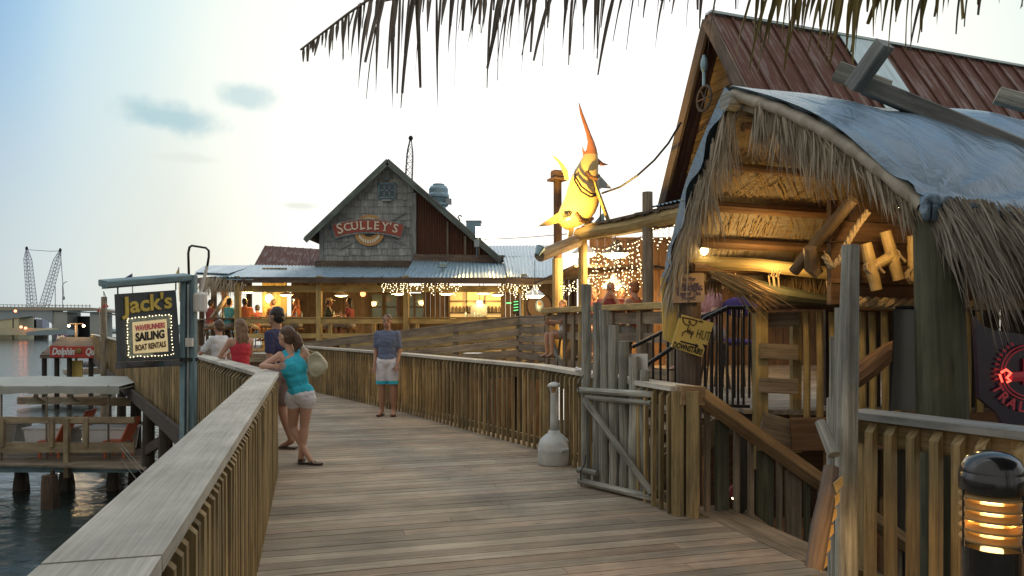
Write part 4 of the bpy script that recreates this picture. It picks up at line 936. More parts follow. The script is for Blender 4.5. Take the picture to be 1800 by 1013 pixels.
# cross-braces behind the sign
for a, b_ in (((598, 376), (714, 432)), ((714, 374), (598, 438))):
    q = MB(); q.beam(pw(*a) + V((0, -.07, 0)), pw(*b_) + V((0, -.07, 0)), .07, .03, up=(0, 1, 0)); q.build('crossed_oar', 'greytrim', T)
# low rust roof at left of the gable
q = MB(); corrug(q, P(443, 474, 25.5), P(562, 474, 25.5), P(562, 438, 28.5), P(466, 432, 28.5), .32, .02, rib=True); q.slab([P(466, 434, 28.6), P(562, 440, 28.6), P(562, 478, 28.6), P(443, 478, 28.6)], (0, .1, 0)); q.build('rust_roof', 'rustroof', T)
# porch roof sheets
def eave(a, b_, c, d, nm='porch_roof', per=.11, m_='blueroof'):
    q = MB(); corrug(q, a, b_, c, d, per, .018); q.slab([a - Z * .05, b_ - Z * .05, c - Z * .05, d - Z * .05], -Z * .03); return q.build(nm, m_, T)
eave(P(379, 487, 20.9), P(712, 491, YR), P(727, 470, YW), P(440, 466, 25.3))
eave(P(342, 479, 22.8), P(400, 481, 21.0), P(445, 467, 25.2), P(360, 467, 27.5))
eave(P(706, 491, YR - .15), P(898, 490, YR - .15), P(888, 462, YW), P(727, 457, YW))
eave(P(893, 487, YR - .3), P(985, 489, 19.2), P(985, 450, 24), P(884, 452, YW))
eave(P(856, 452, 26), P(985, 450, 26), P(985, 431, 30), P(850, 432, 30))
q = MB(); q.beam(P(379, 492, 21.05), P(985, 494, 19.4), .05, .16); q.build('fascia', 'siding', T)
q = MB(); q.beam(P(372, 508, 21.3), P(925, 508, 20.7), .12, .18); q.build('porch_beam', 'yellowwood', T)
q = MB(); q.beam(P(345, 494, 26.5), P(380, 492, 21.1), .05, .2); q.build('fascia', 'siding', T)
q = MB()
for k in range(17): x = P(395 + k * 34, 0, 20.9).x; q.beam((x, 20.8, 2.86), (x * .98, 24.9, 3.35), .05, .14)
q.build('rafters', 'siding', T)
q = MB(); q.slab([P(379, 497, 21.1), P(930, 497, 20.9), P(930, 482, 24.9), P(445, 482, 25.1)], Z * .03, (0, 1, 0)); q.build('porch_ceiling', 'brownwood', T)
# back wall pieces (dark planks), yellow-lit side wall, openings to the water at left
def vplanks(q, x0, x1, y, z0, z1, w_=.16, rev=False):
    x = x0
    while x < x1: q.box((min(x + w_ / 2, x1), y, (z0 + z1) / 2), w_ - .008, .05, z1 - z0); x += w_
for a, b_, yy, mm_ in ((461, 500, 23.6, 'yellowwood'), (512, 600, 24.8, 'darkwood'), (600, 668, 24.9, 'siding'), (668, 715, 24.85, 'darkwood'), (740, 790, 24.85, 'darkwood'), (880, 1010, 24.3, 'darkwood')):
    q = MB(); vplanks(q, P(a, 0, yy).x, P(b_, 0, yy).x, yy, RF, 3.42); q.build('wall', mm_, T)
q = MB(); q.slab([P(790, 510, 24.9), P(882, 510, 24.9), P(882, 562, 24.9), P(790, 562, 24.9)], (0, .1, 0)); kt = q.build('wall', 'litpanel', T)  # wall glows by itself, standing in for the lamplit kitchen
q = MB(); vplanks(q, P(668, 0, 24.9).x, P(880, 0, 24.9).x, 25.1, RF - .1, P(0, 561, 24.9).z); q.build('wall', 'siding', T)
q = MB()
for px_ in (790, 820, 852, 882): q.beam(P(px_, 512, 24.8), P(px_, 570, 24.8), .05, .05, up=(1, 0, 0))
for py_ in (530, 550): q.beam(P(790, py_, 24.8), P(882, py_, 24.8), .05, .06)
for k in range(14): p = P(796 + k * 6.3, 549, 24.75); q.lathe(p, [(.05, 0), (.05, .13), (.02, .2)], 6)
q.build('kitchen_shelves', 'oldrail', T)
q = MB(); q.box(P(842, 546, 24.6), .55, .3, .38); q.build('kitchen_oven', 'greymetal', T)
for k, (px_, w_) in enumerate(((663, 11), (688, 11), (729, 17))):
    q = MB(); c = P(px_, 540, 24.78); q.box(c, w_ * 2 / F * 24.8, .03, .85); w1 = q.build('window', 'glass', T)
    q = MB(); hw = w_ / F * 24.8
    for dx in (-hw, 0, hw) if w_ > 12 else (-hw, hw): q.box(c + V((dx, -.03, 0)), .05, .04, .9)
    for dz in (-.44, 0, .44): q.box(c + V((0, -.034, dz)), hw * 2, .03, .04)
    q.build('window_frame', 'darkwood', w1)
# posts
for px_, yy, mm_ in ((418, 21.0, 'yellowwood'), (561, 20.9, 'yellowwood'), (714, 20.8, 'yellowwood'), (921, 20.2, 'yellowwood'), (376, 24.5, 'darkwood'), (395, 23.2, 'brownwood'), (438, 24.6, 'darkwood'), (355, 27.0, 'darkwood')):
    p = P(px_, 0, yy); q = MB(); q.beam((p.x, yy, RF), (p.x, yy, 2.98 if yy < 22 else 3.2), .15, .15, up=(1, 0, 0), ch=.008); q.build('post', mm_, T)
for s in (-1, 1): q = MB(); a = P(921, 520, 20.2); q.beam(a, a + V((s * .5, 0, .5)), .10, .10); q.build('post_brace', 'yellowwood', T)
q = MB(); q.beam(P(372, 560, 21.7), P(400, 520, 22.2), .10, .10); q.build('post_brace', 'oldrail', T)
# thatch tuft under the left eave
T2 = thing('thatch_fringe', 'ragged grey thatch tuft hanging under the left end of the porch roof', 'thatch', P(400, 500, 21.0)); q = MB()
for k in range(260): a = P(random.uniform(352, 432), random.uniform(487, 494), 21 + random.uniform(-.2, .5)); q.blade(a, (random.uniform(-.5, .3), random.uniform(-.3, .1), -.8), random.uniform(.25, .6), .03, (0, -1, 0), .3)
q.build('blades', 'thatch', T2, fix=False)
# sign on the gable
YS = YW - .16
T = thing('gable_sign', 'arched red name sign over an orange ring on the shingled gable', 'sign', P(649, 405, YS))
def arcband(q, cx, cy, r0, r1, a0, a1, y, th, n=26, ends=0):
    o_ = P(cx, cy, y); s = y / F; pts = []
    for i in range(n + 1): a = a0 + (a1 - a0) * i / n; pts.append(o_ + V((math.sin(a) * r1 * s, 0, math.cos(a) * r1 * s)))
    for i in range(n, -1, -1): a = a0 + (a1 - a0) * i / n; pts.append(o_ + V((math.sin(a) * r0 * s, 0, math.cos(a) * r0 * s)))
    for i in range(n): q.slab([pts[i], pts[i + 1], pts[2 * n - i], pts[2 * n + 1 - i]], (0, th, 0))
q = MB(); arcband(q, 649, 405, 12, 27.5, -math.pi, math.pi, YS, .08, 36); q.build('ring', 'gold', T)
q = MB()
for k in range(10): a = (k - 4.5) * .22; o_ = P(649, 405, YS - .008); s = YS / F; r_ = 20 * s; q.box(o_ + V((math.sin(a) * r_, 0, math.cos(a) * r_)), .05, .015, .12); q.box(o_ + V((math.sin(a) * r_, 0, -math.cos(a) * r_)), .05, .015, .12)
q.build('ring_marks', 'letter_cream', T)
q = MB(); s_ = YS / F; CR = 200
arcband(q, 647, 407.5 + CR - 11, CR - 14, CR + 12, -.315, .315, YS - .06, .05, 30); q.build('banner_edge', 'greytrim', T)
q = MB(); arcband(q, 647, 407.5 + CR - 11, CR - 11, CR + 9.5, -.305, .305, YS - .075, .03, 30); q.build('banner', 'signred', T)
q = MB(); o_ = P(647, 407.5, YS - .08)
let = [("S", -50, 20, 0), ("C", -36.5, 15.5, 0), ("U", -23.5, 15.5, 0), ("L", -10.2, 15.5, 0), ("L", 2.3, 15.5, 0), ("E", 15, 15.5, 0), ("Y", 30, 15.5, 0), ("'", 39, 15.5, 0), ("S", 48.5, 17, 0)]
for ch, dx, sz, _ in let:
    a = dx / CR; rr = (CR - 11 + 11) * s_; cen = P(647, 407.5 + CR - 11, YS - .08) + V((math.sin(a) * (CR - .8) * s_, 0, math.cos(a) * (CR - .8) * s_))
    if ch == "'": cen += V((0, 0, .02))
    rt = V((math.cos(a), 0, -math.sin(a))); up_ = V((math.sin(a), 0, math.cos(a)))
    text_mb(q, ch, cen, rt, up_, sz * 1.26 * s_, .02, .004)
    hgt = sz * .48 * s_; ww = sz * .19 * s_
    ser = {'L': [(-.75, 1, 1.0), (-.75, -1, 1.0)], 'E': [(-.8, 1, .9), (-.8, -1, .9)], 'U': [(-1.25, 1, 1.1), (1.25, 1, 1.1)], 'Y': [(-1.4, 1, 1.0), (1.4, 1, 1.0), (0, -1, 1.2)]}.get(ch, [])
    for sx_, sz_, l_ in ser: c = cen + rt * sx_ * ww + up_ * sz_ * hgt * .95; q.beam(c - rt * ww * l_ * .8 - V((0, .012, 0)), c + rt * ww * l_ * .8 - V((0, .012, 0)), .022, .022, up=(0, 1, 0))
q.build('lettering', 'letter_cream', T)
# rooftop vent, box, lamp
T = thing('roof_vent', 'round blue-grey exhaust fan standing on the gable roof', 'vent', P(771, 372, 27.5)); q = MB(); o_ = P(771, 364, 27.5)
q.lathe(o_ - Z * .6, [(.28, 0), (.28, .75)], 18); q.build('neck', 'bluemetal', T, smooth=False); q = MB(); q.lathe(o_, [(.33, .02), (.36, .05), (.36, .12), (.30, .15), (.34, .30), (.40, .34), (.40, .42), (.36, .50), (.36, .66), (.30, .76), (.22, .79), (.22, .84), (.05, .86)], 22); q.build('hood', 'bluemetal', T, smooth=False); q = MB(); q.box(o_ + V((.38, -.1, .18)), .22, .2, .2); q.build('motor_box', 'greymetal', T)
T = thing('roof_box', 'small blue-grey metal box on the lower gable slope', 'box', P(833, 410, 26.5)); q = MB(); o_ = P(833, 406, 26.5); q.box(o_, .52, .5, .62, 0, .02); q.box(o_ + V((0, 0, .32)), .56, .54, .03); q.build('case', 'bluemetal', T)
q = MB(); o_ = P(808, 386, 25.5); q.tube([o_ - Z * .25, o_, o_ + V((-.06, 0, .08)), o_ + V((0, 0, .15)), o_ + V((.08, 0, .1))], .025, 6); tag(q.build('roof_hook', 'black'), 'small curled black pipe on the gable slope', 'pipe')
T = thing('flood_lamp', 'bright floodlight on a bracket at the foot of the gable slope', 'flood lamp', P(848, 415, 24.2)); o_ = P(848, 408, 24.2); fd = (P(1010, 330, 13.6) - o_).normalized()
q = MB(); _, s_1, u_1 = basis(fd); f0 = [o_ + s_1 * x * .22 + u_1 * y * .17 for x, y in ((-1, -1), (1, -1), (1, 1), (-1, 1))]; b0 = [o_ - fd * .22 + s_1 * x * .12 + u_1 * y * .1 for x, y in ((-1, -1), (1, -1), (1, 1), (-1, 1))]
q.add(f0 + b0, [[4, 5, 1, 0], [5, 6, 2, 1], [6, 7, 3, 2], [7, 4, 0, 3], [7, 6, 5, 4]]); q.build('housing', 'greymetal', T)
q = MB(); q.slab([p + fd * .004 for p in f0], -fd * .01); q.build('lens', 'flood', T)
q = MB(); q.tube([o_ - fd * .15, P(838, 425, 24.2), P(838, 452, 24.6)], .025, 6); q.box(P(838, 428, 24.1), .16, .12, .24); q.build('bracket', 'greymetal', T)
add_light(T, 'SPOT', o_ + fd * .05, 1100, (1, .68, .24), .15, P(1015, 330, 13.5), 18, .8)
add_light(T, 'SPOT', o_ + fd * .05 - Z * .05, 700, (1, .66, .20), .15, P(850, 588, 14.5), 34, .9)
T = thing('porch_spotlight', 'small dark floodlight fixed on top of the porch roof', 'flood lamp', P(778, 466, 22.5)); q = MB(); o_ = P(778, 467, 22.2); q.box(o_, .24, .16, .16, .3, .02); q.build('housing', 'bluemetal', T); q = MB(); q.tube([o_ - Z * .25, o_], .02, 5); q.build('bracket', 'greymetal', T)
# pendant lamps in the porch
base = None
lam = ['by the left yellow post', 'left of the seated drinkers', 'above the man in the cap', 'left of the lights post', 'left of the kitchen window', 'above the kitchen window', 'at the right of the kitchen window']
for i, (px_, py_, yy) in enumerate(((435, 514, 22.2), (503, 519, 22.4), (600, 520, 22.2), (701, 517, 22.0), (785, 517, 21.8), (850, 516, 21.6), (874, 519, 23.4))):
    p = P(px_, py_, yy); T = thing('pendant_lamp', 'lit white enamel pendant lamp ' + lam[i], 'lamp', p, 'pendant lamps under the porch roof')
    q = MB(); q.lathe(p, [(.22, 0), (.215, .02), (.09, .09), (.05, .13), (.04, .2)], 16); q.build('shade', 'white', T, smooth=False)
    q = MB(); q.lathe(p - Z * .005, [(.01, -.025), (.12, -.02), (.17, 0), (.17, .005)], 14); q.build('bulb', 'lamp_white', T)
    q = MB(); q.tube([p + Z * .2, (p.x, p.y, 3.0)], .008, 4); q.build('cord', 'black', T)
    add_light(T, 'POINT', p - Z * .08, 50, (1, .60, .20), .10)
p = P(473, 525, 23.45); T = thing('wall_lamp', 'glowing yellow lamp on the lit plank wall', 'lamp', p); q = MB(); q.ell(p, (.12, .10, .14)); q.build('globe', 'lamp_white', T, smooth=True); q = MB(); q.box(p + V((0, .05, .18)), .12, .08, .06); q.build('mount', 'black', T); add_light(T, 'POINT', p - V((0, .2, 0)), 22, (1, .66, .16), .08)
p = P(520, 528, 23.8); T = thing('wall_lamp', 'small glowing lamp right of the lit plank wall', 'lamp', p); q = MB(); q.lathe(p, [(.09, .03), (.07, -.04), (.03, -.10)], 12); q.build('globe', 'lamp_white', T); q = MB(); q.tube([p + Z * .02, (p.x, p.y, 3.2)], .008, 4); q.build('cord', 'black', T)
p = P(638, 517, 22.5); T = thing('paper_lantern', 'round glowing red-orange lantern under the porch roof', 'lantern', p); q = MB(); q.ell(p, (.085, .085, .085)); q.build('globe', 'redlamp', T, smooth=True); q = MB(); q.tube([p + Z * .08, (p.x, p.y, 3.0)], .006, 4); q.build('cord', 'black', T)
p = P(843, 532, 24.5); T = thing('kitchen_lamp', 'bright warm heat lamp in the kitchen window', 'lamp', p); q = MB(); q.ell(p, (.10, .08, .07)); q.build('bulb', 'lamp_white', T); q = MB(); q.tube([p + Z * .06, (p.x, p.y, 3.1)], .01, 4); q.build('cord', 'black', T); add_light(T, 'POINT', p - V((0, .2, 0)), 30, (1, .62, .2), .08)
q = MB(); a = P(890, 533, 24.2)
T = thing('neon_sign', 'green glowing bar sign on the dark wall right of the kitchen', 'neon sign', a); q.slab([P(901, 528, 24.15), P(913, 528, 24.15), P(913, 553, 24.15), P(901, 553, 24.15)], (0, .05, 0)); q.build('panel', 'black', T); q = MB()
for py_ in (531, 536, 541, 546): q.tube([P(903, py_, 24.12), P(911, py_ - 1, 24.12)], .014, 5)
q.tube([P(890, 533, 24.12), P(899, 533, 24.12)], .02, 5); q.build('tube', 'greenneon', T)
p = P(948, 538, 19.8); T = thing('round_plaque', 'round pale fish plaque on a dark wooden roundel', 'plaque', p); q = MB(); q.lathe((0, 0, 0), [(.32, -.03), (.32, .03)], 24); q.v = [p + V((v.x, v.z, v.y)) for v in q.v]; q.build('roundel', 'darkwood', T); q = MB(); q.ell(p + V((0, -.05, .0)), (.12, .03, .17)); q.build('plate', 'palemetal', T, smooth=True); q = MB(); q.ell(p + V((0, -.08, .06)), (.05, .02, .06)); q.build('fish', 'gold', T)
q = MB(); vplanks(q, P(922, 0, 20.0).x, P(975, 0, 20.0).x, 20.0, RF, 2.75); tag(q.build('plank_partition', 'darkwood'), 'dark plank partition behind the round fish plaque', 'partition')
# dining rail, ramp rails
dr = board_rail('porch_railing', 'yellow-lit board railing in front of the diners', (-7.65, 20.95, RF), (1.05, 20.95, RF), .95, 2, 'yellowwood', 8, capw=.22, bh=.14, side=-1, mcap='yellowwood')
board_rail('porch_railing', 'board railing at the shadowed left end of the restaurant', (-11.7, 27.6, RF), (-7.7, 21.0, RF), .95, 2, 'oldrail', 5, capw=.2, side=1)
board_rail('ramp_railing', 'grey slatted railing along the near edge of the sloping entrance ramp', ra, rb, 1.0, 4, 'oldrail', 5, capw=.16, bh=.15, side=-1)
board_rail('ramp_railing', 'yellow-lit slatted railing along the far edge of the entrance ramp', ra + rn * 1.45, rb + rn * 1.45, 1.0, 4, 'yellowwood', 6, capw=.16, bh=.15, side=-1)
board_rail('ramp_railing', 'short slatted railing closing the top of the ramp beside the upper deck', rb + V((.03, -.02, 0)), (.70, 14.35, .76), 1.0, 5, 'oldrail', 3, capw=.16, bh=.15, side=-1)
q = MB()
for k in range(8): a = ra.lerp(rb, k / 7); q.beam((a.x, a.y + .1, -2.6), a - Z * .06, .14, .14, up=(1, 0, 0)); a = a + rn * 1.4; q.beam((a.x, a.y, -2.6), a - Z * .06, .14, .14, up=(1, 0, 0))
q.beam(ra - Z * .15, rb - Z * .15, .06, .2); struct(q.build('ramp_floor_supports', 'pile'))
# tables and condiments
for i, (px_, who) in enumerate(((400, 'left end'), (515, 'centre left'), (597, 'where the man in the cap sits'), (830, 'in front of the kitchen window'))):
    p = P(px_, 0, 22.1 + .2 * (i % 2)); p.z = RF; T = thing('dining_table', 'wooden porch dining table, ' + who, 'table', p, 'porch dining tables')
    q = MB(); q.box(p + Z * .93, .9, .8, .04); q.build('table_top', 'brownwood', T); q = MB(); q.beam(p, p + Z * .91, .12, .12, up=(1, 0, 0)); q.box(p + Z * .02, .5, .5, .04); q.build('leg', 'darkwood', T)
    q = MB()
    for k in range(4): q.lathe(p + V((random.uniform(-.3, .3), random.uniform(-.3, .1), .95)), [(.03, 0), (.03, .12), (.012, .16), (.012, .2)], 8)
    tag(q.build('condiment_set', 'palemetal'), 'bottles and cups on the porch table, ' + who, 'bottles')

# ============================================================ FAIRY LIGHTS
def strings(label, pa, pb, nd, ln, bulbs=70, r=.012, sag=.06, depth=.2, grp='icicle fairy lights'):
    pa = V(pa); pb = V(pb); T = thing('fairy_lights', label, 'string lights', pa, grp); q = MB()
    q.tube([pa.lerp(pb, i / 8) - Z * sag * math.sin(math.pi * i / 8) for i in range(9)], .006, 4); pts = []
    for k in range(nd):
        t_ = (k + random.random() * .7) / nd; a = pa.lerp(pb, t_) - Z * sag * math.sin(math.pi * t_); l = ln * random.uniform(.3, 1) ; e = a + V((random.uniform(-.05, .05), random.uniform(-depth, depth) * .2, -l)); q.tube([a, e], .004, 3)
        n_ = max(2, int(bulbs / nd * (l / ln) * 1.6))
        for j in range(n_): pts.append(a.lerp(e, (j + .6) / n_) + V((random.uniform(-.035, .035), random.uniform(-.03, .03), 0)))
    q.build('wire', 'black', T); random.shuffle(pts); b0 = None
    for p in pts[:96]:
        if b0 is None: s_ = MB(); s_.ell((0, 0, 0), (r, r, r), 6, 5); b0 = s_.build('bulb', 'bulb', None, org=V((0, 0, 0))); b0.parent = T; b0.location = p - pa; b0['_o'] = tuple(p)
        else: dup(b0, 'bulb', T, p)
    return T
strings('warm icicle lights under the porch eave, left stretch', P(671, 493, 20.3), P(742, 493, 20.3), 14, .42, 80, .012)
strings('warm icicle lights under the porch eave, right stretch', P(744, 493, 20.3), P(817, 493, 20.3), 14, .40, 80, .012)
strings('warm icicle lights hung toward the bracketed yellow post', P(879, 494, 20.0), P(953, 500, 17.6), 13, .38, 75, .012)
# ============================================================ UPPER DECK WITH THE MARLIN
T = thing('upper_deck_railing', 'old plank railing with wide pale ledge around the upper dining deck', 'railing', (.72, 14.3, UF))
a, b_ = V((.70, 14.3, 1.86)), V((2.28, 10.45, 1.86)); d_ = (b_ - a); dn_ = d_.normalized()
q = MB(); q.beam(a + Z * 0, b_ + dn_ * .1, .30, .10, ch=.01); q.build('ledge', 'yellowwood', T)
q = MB(); q.beam(a - Z * .17, b_ - Z * .17, .04, .18); q.build('rail_board', 'oldrail', T)
for dz in (.47, .98): q = MB(); q.beam(a - Z * dz, b_ - Z * dz, .04, .14); q.build('rail_board', 'oldrail', T)
for t_ in (0.01, .19, .27, .52, .60, .80, .99): q = MB(); p = a.lerp(b_, t_); q.beam((p.x, p.y, UF - .35), (p.x, p.y, 1.80), .11, .11, up=dn_); q.build('post', 'oldrail', T)
q = MB(); q.beam(a.lerp(b_, .02) - Z * .50 + V((-.03, -.03, 0)), a.lerp(b_, .17) - Z * 1.05 + V((-.03, -.03, 0)), .05, .11); q.build('brace', 'greytrim', T)
def logpost(label, px_, y, top, r=.085, m_='yellowwood', z0=UF - .3, capd=False):
    p = P(px_, top, y); T = thing('log_post', label, 'post', (p.x, y, z0)); q = MB(); q.tube([(p.x, y, z0), (p.x + .01, y, (z0 + p.z) / 2), p], [r * 1.08, r, r * .93], 12, wob=.02); q.build('shaft', m_, T, smooth=False); return T, p
tp, p = logpost('square-capped brown pole rising behind the marlin', 980, 14.6, 318, .085, 'brownwood')
q = MB(); q.box(p + Z * .02, .30, .30, .05, .5); q.box(p + Z * .12, .20, .20, .16, .5, .03); q.build('cap', 'brownwood', tp)
q = MB(); q.tube([(p.x, 14.6, UF), (p.x, 14.6, P(0, 455, 14.6).z)], .105, 12); q.build('lower_sleeve', 'yellowwood', tp)
logpost('round log post under the marlin, left end of deck roof', 1024, 13.1, 405, .085)
logpost('tall grey-green log post rising through the deck roof edge', 1138, 11.3, 338, .085, 'oldrail')
T = thing('deck_roof', 'low shingled deck roof edged with a long peeled log beam', 'roof', P(1024, 410, 13.0))
q = MB(); q.tube([P(1018, 413, 13.05), P(1110, 397, 11.75), P(1212, 372, 10.35)], [.12, .125, .115], 12, wob=.03); q.build('log_beam', 'yellowwood', T)
q = MB(); q.tube([P(948, 450, 12.1), P(1015, 424, 13.0)], [.10, .11], 10, wob=.04); q.build('log_beam', 'oldrail', T)
e0, e1 = P(1022, 402, 13.05), P(1215, 359, 10.3); back = V((3.4, 2.3, .75))
q = MB(); q.slab([e0, e1, e1 + back, e0 + back], Z * .05, back)
n_ = 24
for k in range(n_): c = e0.lerp(e1, (k + .5) / n_); q.beam(c - back.normalized() * .10 + Z * random.uniform(.0, .035), c + back * .25 + Z * .04, .11, .035)
q.build('shakes', 'siding', T)
q = MB(); corrug(q, P(1140, 372, 11.5) + Z * .06, e1 + Z * .09, e1 + back + Z * .1, P(1140, 372, 11.5) + back + Z * .1, .12, .015); q.build('metal_sheet', 'blueroof', T)
q = MB(); q.slab([e0 - Z * .16 + V((.3, .3, 0)), e1 - Z * .16 + V((.3, .3, 0)), e1 + back - Z * .2, e0 + back - Z * .2], Z * .03, back); q.build('ceiling', 'brownwood', T)
q = MB(); q.slab([P(940, 500, 16), P(1010, 470, 14.4), P(1150, 470, 14.4), P(1200, 480, 17), P(1000, 492, 19)], Z * .05); q.build('rear_roof', 'siding', T)
# back wall of the bar
q = MB(); vplanks(q, 1.6, 9.5, 15.3, UF, 3.4); tag(q.build('bar_back_wall', 'brownwood'), 'brown plank wall at the back of the upper dining deck', 'wall')
strings('dense icicle lights above the upper deck, left cluster', P(1040, 432, 12.9), P(1092, 424, 12.0), 12, .75, 90, .0085)
strings('dense icicle lights above the upper deck, right cluster', P(1082, 422, 12.2), P(1134, 412, 11.5), 12, .85, 90, .0085)
strings('icicle lights hanging from the log beam beside the thatch', P(1148, 398, 11.0), P(1200, 385, 10.4), 9, .38, 50, .0075)
strings('lower row of icicle lights behind the diners', P(1030, 485, 14.0), P(1132, 465, 13.0), 16, .55, 95, .009)
strings('small bunch of icicle lights beside the capped pole', P(985, 500, 14.4), P(1015, 490, 14.0), 8, .35, 45, .009)
for i, (px_, py_, yy) in enumerate(((1027, 447, 14.2), (1082, 447, 12.8), (1080, 504, 14.4), (940, 520, 18.4))):
    p = P(px_, py_, yy); T = thing('pendant_lamp', ('lit pendant lamp left of the dense fairy lights', 'large lit pendant lamp amid the dense fairy lights', 'low lit pendant lamp behind the bald diner', 'blazing pendant lamp by the bracketed post')[i], 'lamp', p, 'pendant lamps over the upper deck')
    q = MB(); q.lathe(p, [(.26, 0), (.25, .02), (.10, .14), (.05, .20), (.04, .26)], 16); q.build('shade', 'white', T)
    q = MB(); q.lathe(p - Z * .005, [(.01, -.06), (.15, -.05), (.22, 0), (.22, .005)], 14); q.build('bulb', 'lamp_white', T)
    q = MB(); q.tube([p + Z * .25, (p.x, p.y, max(3.2, p.z + .3))], .008, 4); q.build('cord', 'black', T)
    add_light(T, 'POINT', p - Z * .12, 95, (1, .62, .24), .10)

# ------------------------------------------------------------ the marlin
def mar(px_, py_, dy=0): return P(px_, py_, 13.2 + dy)
T = thing('marlin_statue', 'large fibreglass marlin hung nose-up, roped, lit yellow by the floodlight', 'statue', mar(1010, 395))
out_ = [(404, 994, 1004), (398, 986, 1018), (389, 979, 1034), (375, 981, 1046), (362, 986, 1052), (350, 992, 1055), (337, 996, 1054), (324, 1000, 1053), (310, 1005, 1052), (297, 1012, 1052), (285, 1019, 1052), (272, 1026, 1051), (262, 1031, 1049), (250, 1033, 1045), (235, 1030, 1038.5), (215, 1024, 1031), (200, 1019.5, 1025), (190, 1018, 1021.5), (180, 1017, 1018)]
vs = []; n_ = 18
q = MB(); k_ = len(out_)
for i, (y, x0, x1) in enumerate(out_):
    c = mar((x0 + x1) / 2, y); hw = (x1 - x0) / 2 / F * 13.2
    for j in range(n_): a = 2 * math.pi * j / n_; vs.append(c + V((math.cos(a) * hw, math.sin(a) * hw * .62, 0)))
fs = [[i * n_ + j, (i + 1) * n_ + j, (i + 1) * n_ + (j + 1) % n_, i * n_ + (j + 1) % n_] for i in range(k_ - 1) for j in range(n_)] + [list(range(n_)), [(k_ - 1) * n_ + j for j in range(n_)][::-1]]
q.add(vs, fs); M['marlin'] = plain('marlin_skin', (.66, .48, .20), .3, 0, .12, 3); M['marlin_bill'] = plain('marlin_bill', (.42, .16, .07), .4, 0, .2, 4)
body = q.build('body', ['marlin', 'marlin_bill'], T, smooth=True)
for p_ in body.data.polygons:
    if p_.center.z + V(T['_o']).z > mar(0, 268).z: p_.material_index = 1
def fin(nm, pts, th, m_='marlin', y=0):
    q = MB(); q.slab([mar(x, yy, y) for x, yy in pts], (0, th, 0)); q.build(nm, m_, T)
fin('pectoral_fin', [(1000, 316), (998, 300), (989, 287), (977, 276), (971, 273), (983, 289), (990, 303), (993, 316)], .04, y=-.1)
fin('tail_fin', [(1003, 372), (985, 372), (966, 384), (946, 398), (966, 396), (984, 391), (1003, 392)], .06)
fin('tail_fin', [(1014, 384), (1010, 400), (1001, 440), (996, 438), (999, 410), (1000, 386)], .06)
fin('jaw', [(1042, 262), (1052, 279), (1060, 286), (1069, 289), (1058, 291), (1046, 286), (1040, 280)], .05, 'marlin_bill')
fin('dorsal_fin', [(1025, 271), (1023, 257), (1029, 268), (1036, 265), (1034, 285), (1026, 285)], .05, 'marlin_bill')
fin('rear_fin', [(1054, 308), (1075, 331), (1058, 330), (1050, 336)], .05, 'greymetal', .1)
q = MB()
for k in range(5): x = 989 + k * 2.9; q.tube([mar(x - 1, 376 - k, -.22), mar(x + 1.5, 380 - k, -.245), mar(x, 386 - k, -.22)], .011, 5)
q.build('gill_marks', 'ink', T)
q = MB(); q.tube([mar(1032, 302, -.2), mar(1038, 311, -.25), mar(1048, 314, -.22), mar(1052, 309, -.1)], .035, 8); q.build('painted_mark', 'brownink', T); q = MB(); q.tube([mar(1012, 374, -.2), mar(1020, 388, -.2), mar(1034, 392, -.1), mar(1042, 384, 0)], .03, 8); q.build('painted_mark', 'brownink', T)
T2 = thing('marlin_spotlight', 'small dark spotlight on the log end aimed up at the marlin', 'flood lamp', P(950, 440, 12.0)); o_ = P(950, 436, 12.0); fd = (mar(1034, 262) - o_).normalized()
q = MB(); q.tube([o_ - fd * .16, o_ - fd * .02, o_], [.04, .075, .08], 12); q.tube([o_ - fd * .1, P(953, 446, 12.25)], .015, 5); q.build('housing', 'bluemetal', T2); q = MB(); q.tube([o_, o_ + fd * .006], .065, 12); q.build('lens', 'flood', T2)
add_light(T2, 'SPOT', o_ + fd * .03, 900, (1, .60, .13), .06, mar(1034, 255), 80, .9)
T2 = thing('tie_rope', 'dark rope looped round the marlin body', 'rope', mar(1030, 330)); q = MB()
for dz in (0, 9): q.tube([mar(1012, 298 + dz * .2, .1), mar(1010, 308 + dz, -.22), mar(1022, 328 + dz, -.31), mar(1038, 340 + dz * .7, -.24), mar(1052, 343, -.05)], .017, 6)
q.build('loop', 'black', T2)
T2 = thing('marlin_prop', 'pale wooden strut propping the marlin from the deck roof', 'strut', mar(1068, 396, -.5)); q = MB(); q.beam(mar(1044, 318, -.1), mar(1072, 395, -.4), .05, .05); q.build('strut', 'yellowwood', T2); q = MB(); q.tube([mar(1056, 345, 0), mar(1055, 400, -.1)], .014, 5); q.build('chain', 'black', T2)
q = MB(); q.slab([mar(1022, 404, .2), mar(1030, 386, .2), mar(1044, 392, .2), mar(1056, 378, .2), mar(1064, 372, .2), mar(1062, 386, .2), mar(1080, 398, .2), mar(1082, 404, .2)], (0, .08, 0)); tag(q.build('tin_wave', 'bluemetal'), 'jagged blue-grey sheet metal cutout below the marlin', 'cutout')
q = MB(); q.tube([P(1058, 340, 13.2), P(1090, 329, 12.9), P(1120, 309, 12.6), P(1150, 282, 12.4), P(1175, 252, 12.2), P(1197, 215, 12.1)], .018, 6); tag(q.build('black_cable', 'black'), 'black cable sagging from the marlin up to the brown gable', 'cable')
q = MB(); q.tube([P(852, 421, 24.4), P(900, 419, 20.5), P(945, 416, 17), P(1001, 411, 14)], .010, 4); tag(q.build('thin_wire', 'black'), 'thin wire from the floodlight to the upper deck roof', 'wire')

